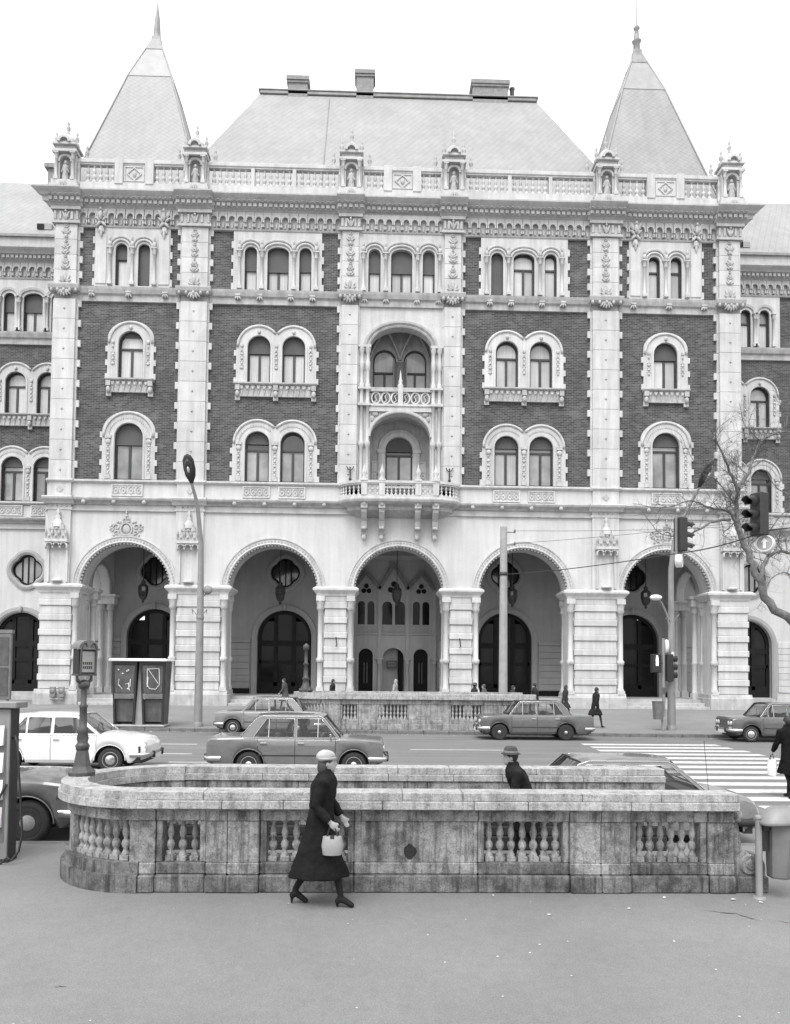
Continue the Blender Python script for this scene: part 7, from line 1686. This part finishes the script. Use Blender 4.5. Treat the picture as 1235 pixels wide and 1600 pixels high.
# driver of the passing saloon (seated)
dv = empty('person', (-1.62, 18.98, 0.52)); tag(dv, 'dark-haired driver sitting in the passing grey saloon', 'person')
B = MB(); B.blob((0, 0, 0.1), (0.16, 0.17, 0.12), seg=12, rings=8); B.blob((-0.03, 0, 0.28), (0.12, 0.17, 0.18), seg=12, rings=8); B.blob((-0.04, 0, 0.45), (0.11, 0.19, 0.1), seg=12, rings=8); capsule(B, (-0.03, 0, 0.5), (-0.02, 0, 0.6), 0.055, 0.05)
B.blob((0.0, 0, 0.70), (0.092, 0.075, 0.115), seg=14, rings=10); B.blob((0.03, 0, 0.64), (0.055, 0.05, 0.055), seg=10, rings=8); B.blob((0.096, 0, 0.69), (0.02, 0.014, 0.022))
for s_ in (-1, 1): capsule(B, (-0.03, s_*0.19, 0.46), (0.12, s_*0.22, 0.26), 0.055, 0.045); capsule(B, (0.12, s_*0.22, 0.26), (0.36, s_*0.14, 0.36), 0.042, 0.032); B.blob((0.4, s_*0.13, 0.38), (0.045, 0.03, 0.04)); capsule(B, (0.0, s_*0.1, 0.06), (0.42, s_*0.12, 0.1), 0.085, 0.06); capsule(B, (0.42, s_*0.12, 0.1), (0.55, s_*0.12, -0.2), 0.055, 0.045)
bo = B.build('body', skin_mat('driver_clothes', 0.03, [((0.06, 0, 0.68), 0.11), ((0.4, 0.13, 0.38), 0.06), ((0.4, -0.13, 0.38), 0.06)], -9), dv); md = bo.modifiers.new('r', 'REMESH'); md.mode = 'VOXEL'; md.voxel_size = 0.016; md.use_smooth_shade = True
B = MB(); B.blob((-0.02, 0, 0.725), (0.098, 0.085, 0.108), seg=14, rings=8); B.build('hair', S['black'], dv)

# ================================================================= BARE TREE at the right
def at_px(px, py, Y):        # plan a branch point on the plane y = Y (used only to lay out this tree's limbs at its real place)
    d = fw*1200+r2*(px-617.5)+u2*(201-(py-800)); t = Y/d.y; return Vector((d.x*t, d.y*t, 2.5+d.z*t))
tree = empty('bare_tree', (17.4, 26.5, 0.0)); tag(tree, 'leafless branching tree leaning in from the right edge before the palace', 'tree')
T0 = Vector((17.4, 26.5, 0.0)); rt2 = random.Random(21)
TR = MB(); LB = MB(); TW = MB()
def bez(pts, n):
    out = []
    for i in range(len(pts)-1):
        p0 = pts[max(0, i-1)]; p1 = pts[i]; p2 = pts[i+1]; p3 = pts[min(len(pts)-1, i+2)]
        for j in range(n):
            t = j/n; out.append(0.5*((2*p1)+(p2-p0)*t+(2*p0-5*p1+4*p2-p3)*t*t+(3*p1-p0-3*p2+p3)*t**3))
    return out+[pts[-1]]
def twigs(p, d, L_, r_, depth):
    if depth == 0 or r_ < 0.0016: return
    n = 4; pts = [p]; dd = d.normalized()
    for i in range(n):
        dd = (dd+Vector((rt2.gauss(0, 0.2), rt2.gauss(0, 0.2), rt2.gauss(0.05, 0.2)))).normalized(); pts.append(pts[-1]+dd*L_/n)
    TW.tube(pts, [r_*(1-0.55*i/n) for i in range(n+1)], 4 if r_ < 0.012 else 5, cap=False)
    for i in range(1, n+1):
        for q in range(2 if depth > 1 else 1):
            if rt2.random() < (0.62 if depth > 1 else 0.5):
                sd_ = Vector((rt2.gauss(0, 1), rt2.gauss(0, 0.8), rt2.gauss(0.25, 0.8))).normalized(); twigs(pts[i], (dd*0.8+sd_*0.9), L_*rt2.uniform(0.5, 0.78), r_*rt2.uniform(0.45, 0.62), depth-1)
def limb(mb, pxs, r0, r1, dep, n=5, tw=True, L_=0.9):
    pts = [at_px(x, y, Y) if not isinstance(x, Vector) else x for x, y, Y in pxs]; P = bez(pts, n); m_ = len(P)
    rs = [r0+(r1-r0)*(i/(m_-1))**0.8 for i in range(m_)]; P = [p+Vector((rt2.gauss(0, 1), rt2.gauss(0, 1), rt2.gauss(0, 1)))*rs[i]*0.25 for i, p in enumerate(P)]
    rs = [q*0.82 for q in rs]; mb.tube([p-T0 for p in P], rs, 9 if r0 > 0.06 else 6)
    if tw:
        for i in range(2, m_):
            d = (P[i]-P[i-1]).normalized()
            for q in range(2):
                if rt2.random() < 0.5:
                    sd_ = Vector((rt2.gauss(0, 1), rt2.gauss(0, 0.9), rt2.gauss(0.15, 0.8))).normalized(); twigs(P[i]-T0, d*0.5+sd_, L_*rt2.uniform(0.5, 1.1), max(0.0045, min(0.016, rs[i]*0.28)), dep)
        twigs(P[-1]-T0, P[-1]-P[-2], L_, r1*0.8, dep)
limb(TR, [(Vector((17.4, 26.5, -0.1)), 0, 0), (Vector((17.1, 26.4, 1.6)), 0, 0), (Vector((15.9, 26.2, 3.4)), 0, 0), (1212, 952, 26), (1188, 905, 26), (1168, 865, 26), (1152, 822, 26)], 0.25, 0.12, 3, tw=False)
limb(LB, [(1152, 822, 26), (1151, 790, 26), (1152, 765, 25.8), (1140, 735, 25.6), (1128, 705, 25.4), (1118, 690, 25.2)], 0.11, 0.025, 3)
limb(LB, [(1152, 765, 25.8), (1168, 742, 26), (1178, 715, 26.2), (1190, 690, 26.4), (1215, 676, 26.6), (1240, 676, 26.8)], 0.09, 0.03, 3)
limb(LB, [(1152, 822, 26), (1140, 800, 25.8), (1110, 793, 25.5), (1080, 782, 25.2), (1055, 790, 25)], 0.08, 0.02, 3)
limb(LB, [(1140, 812, 25.9), (1115, 815, 25.4), (1092, 828, 25), (1065, 838, 24.8), (1035, 835, 24.6)], 0.07, 0.018, 3)
limb(LB, [(1188, 905, 26), (1200, 872, 26.2), (1222, 862, 26.3), (1245, 868, 26.4)], 0.11, 0.05, 3)
limb(LB, [(1165, 860, 26), (1180, 842, 26.3), (1198, 836, 26.5), (1215, 812, 26.6), (1238, 790, 26.8)], 0.06, 0.02, 3)
limb(LB, [(1128, 705, 25.4), (1120, 688, 25.3), (1122, 670, 25.3), (1140, 655, 25.5)], 0.035, 0.012, 3, L_=0.6)
limb(LB, [(1190, 690, 26.4), (1172, 672, 26.2), (1172, 655, 26.2)], 0.03, 0.012, 3, L_=0.6)
limb(LB, [(1150, 790, 26), (1120, 750, 25.6), (1095, 738, 25.3), (1075, 702, 25)], 0.035, 0.008, 2, L_=0.6)
limb(LB, [(1245, 640, 26), (1232, 650, 26), (1228, 668, 26), (1222, 640, 26)], 0.05, 0.015, 3, L_=0.6)
limb(LB, [(1245, 905, 26), (1225, 895, 26), (1205, 905, 26), (1195, 930, 26)], 0.04, 0.01, 3, L_=0.5)
limb(LB, [(1250, 775, 26), (1228, 770, 26), (1212, 760, 26), (1200, 740, 26)], 0.04, 0.01, 3, L_=0.6)
TR.build('trunk', S['bark'], tree); LB.build('limbs', S['bark'], tree); stuff(TW.build('twigs', S['twig'], tree, recalc=False))
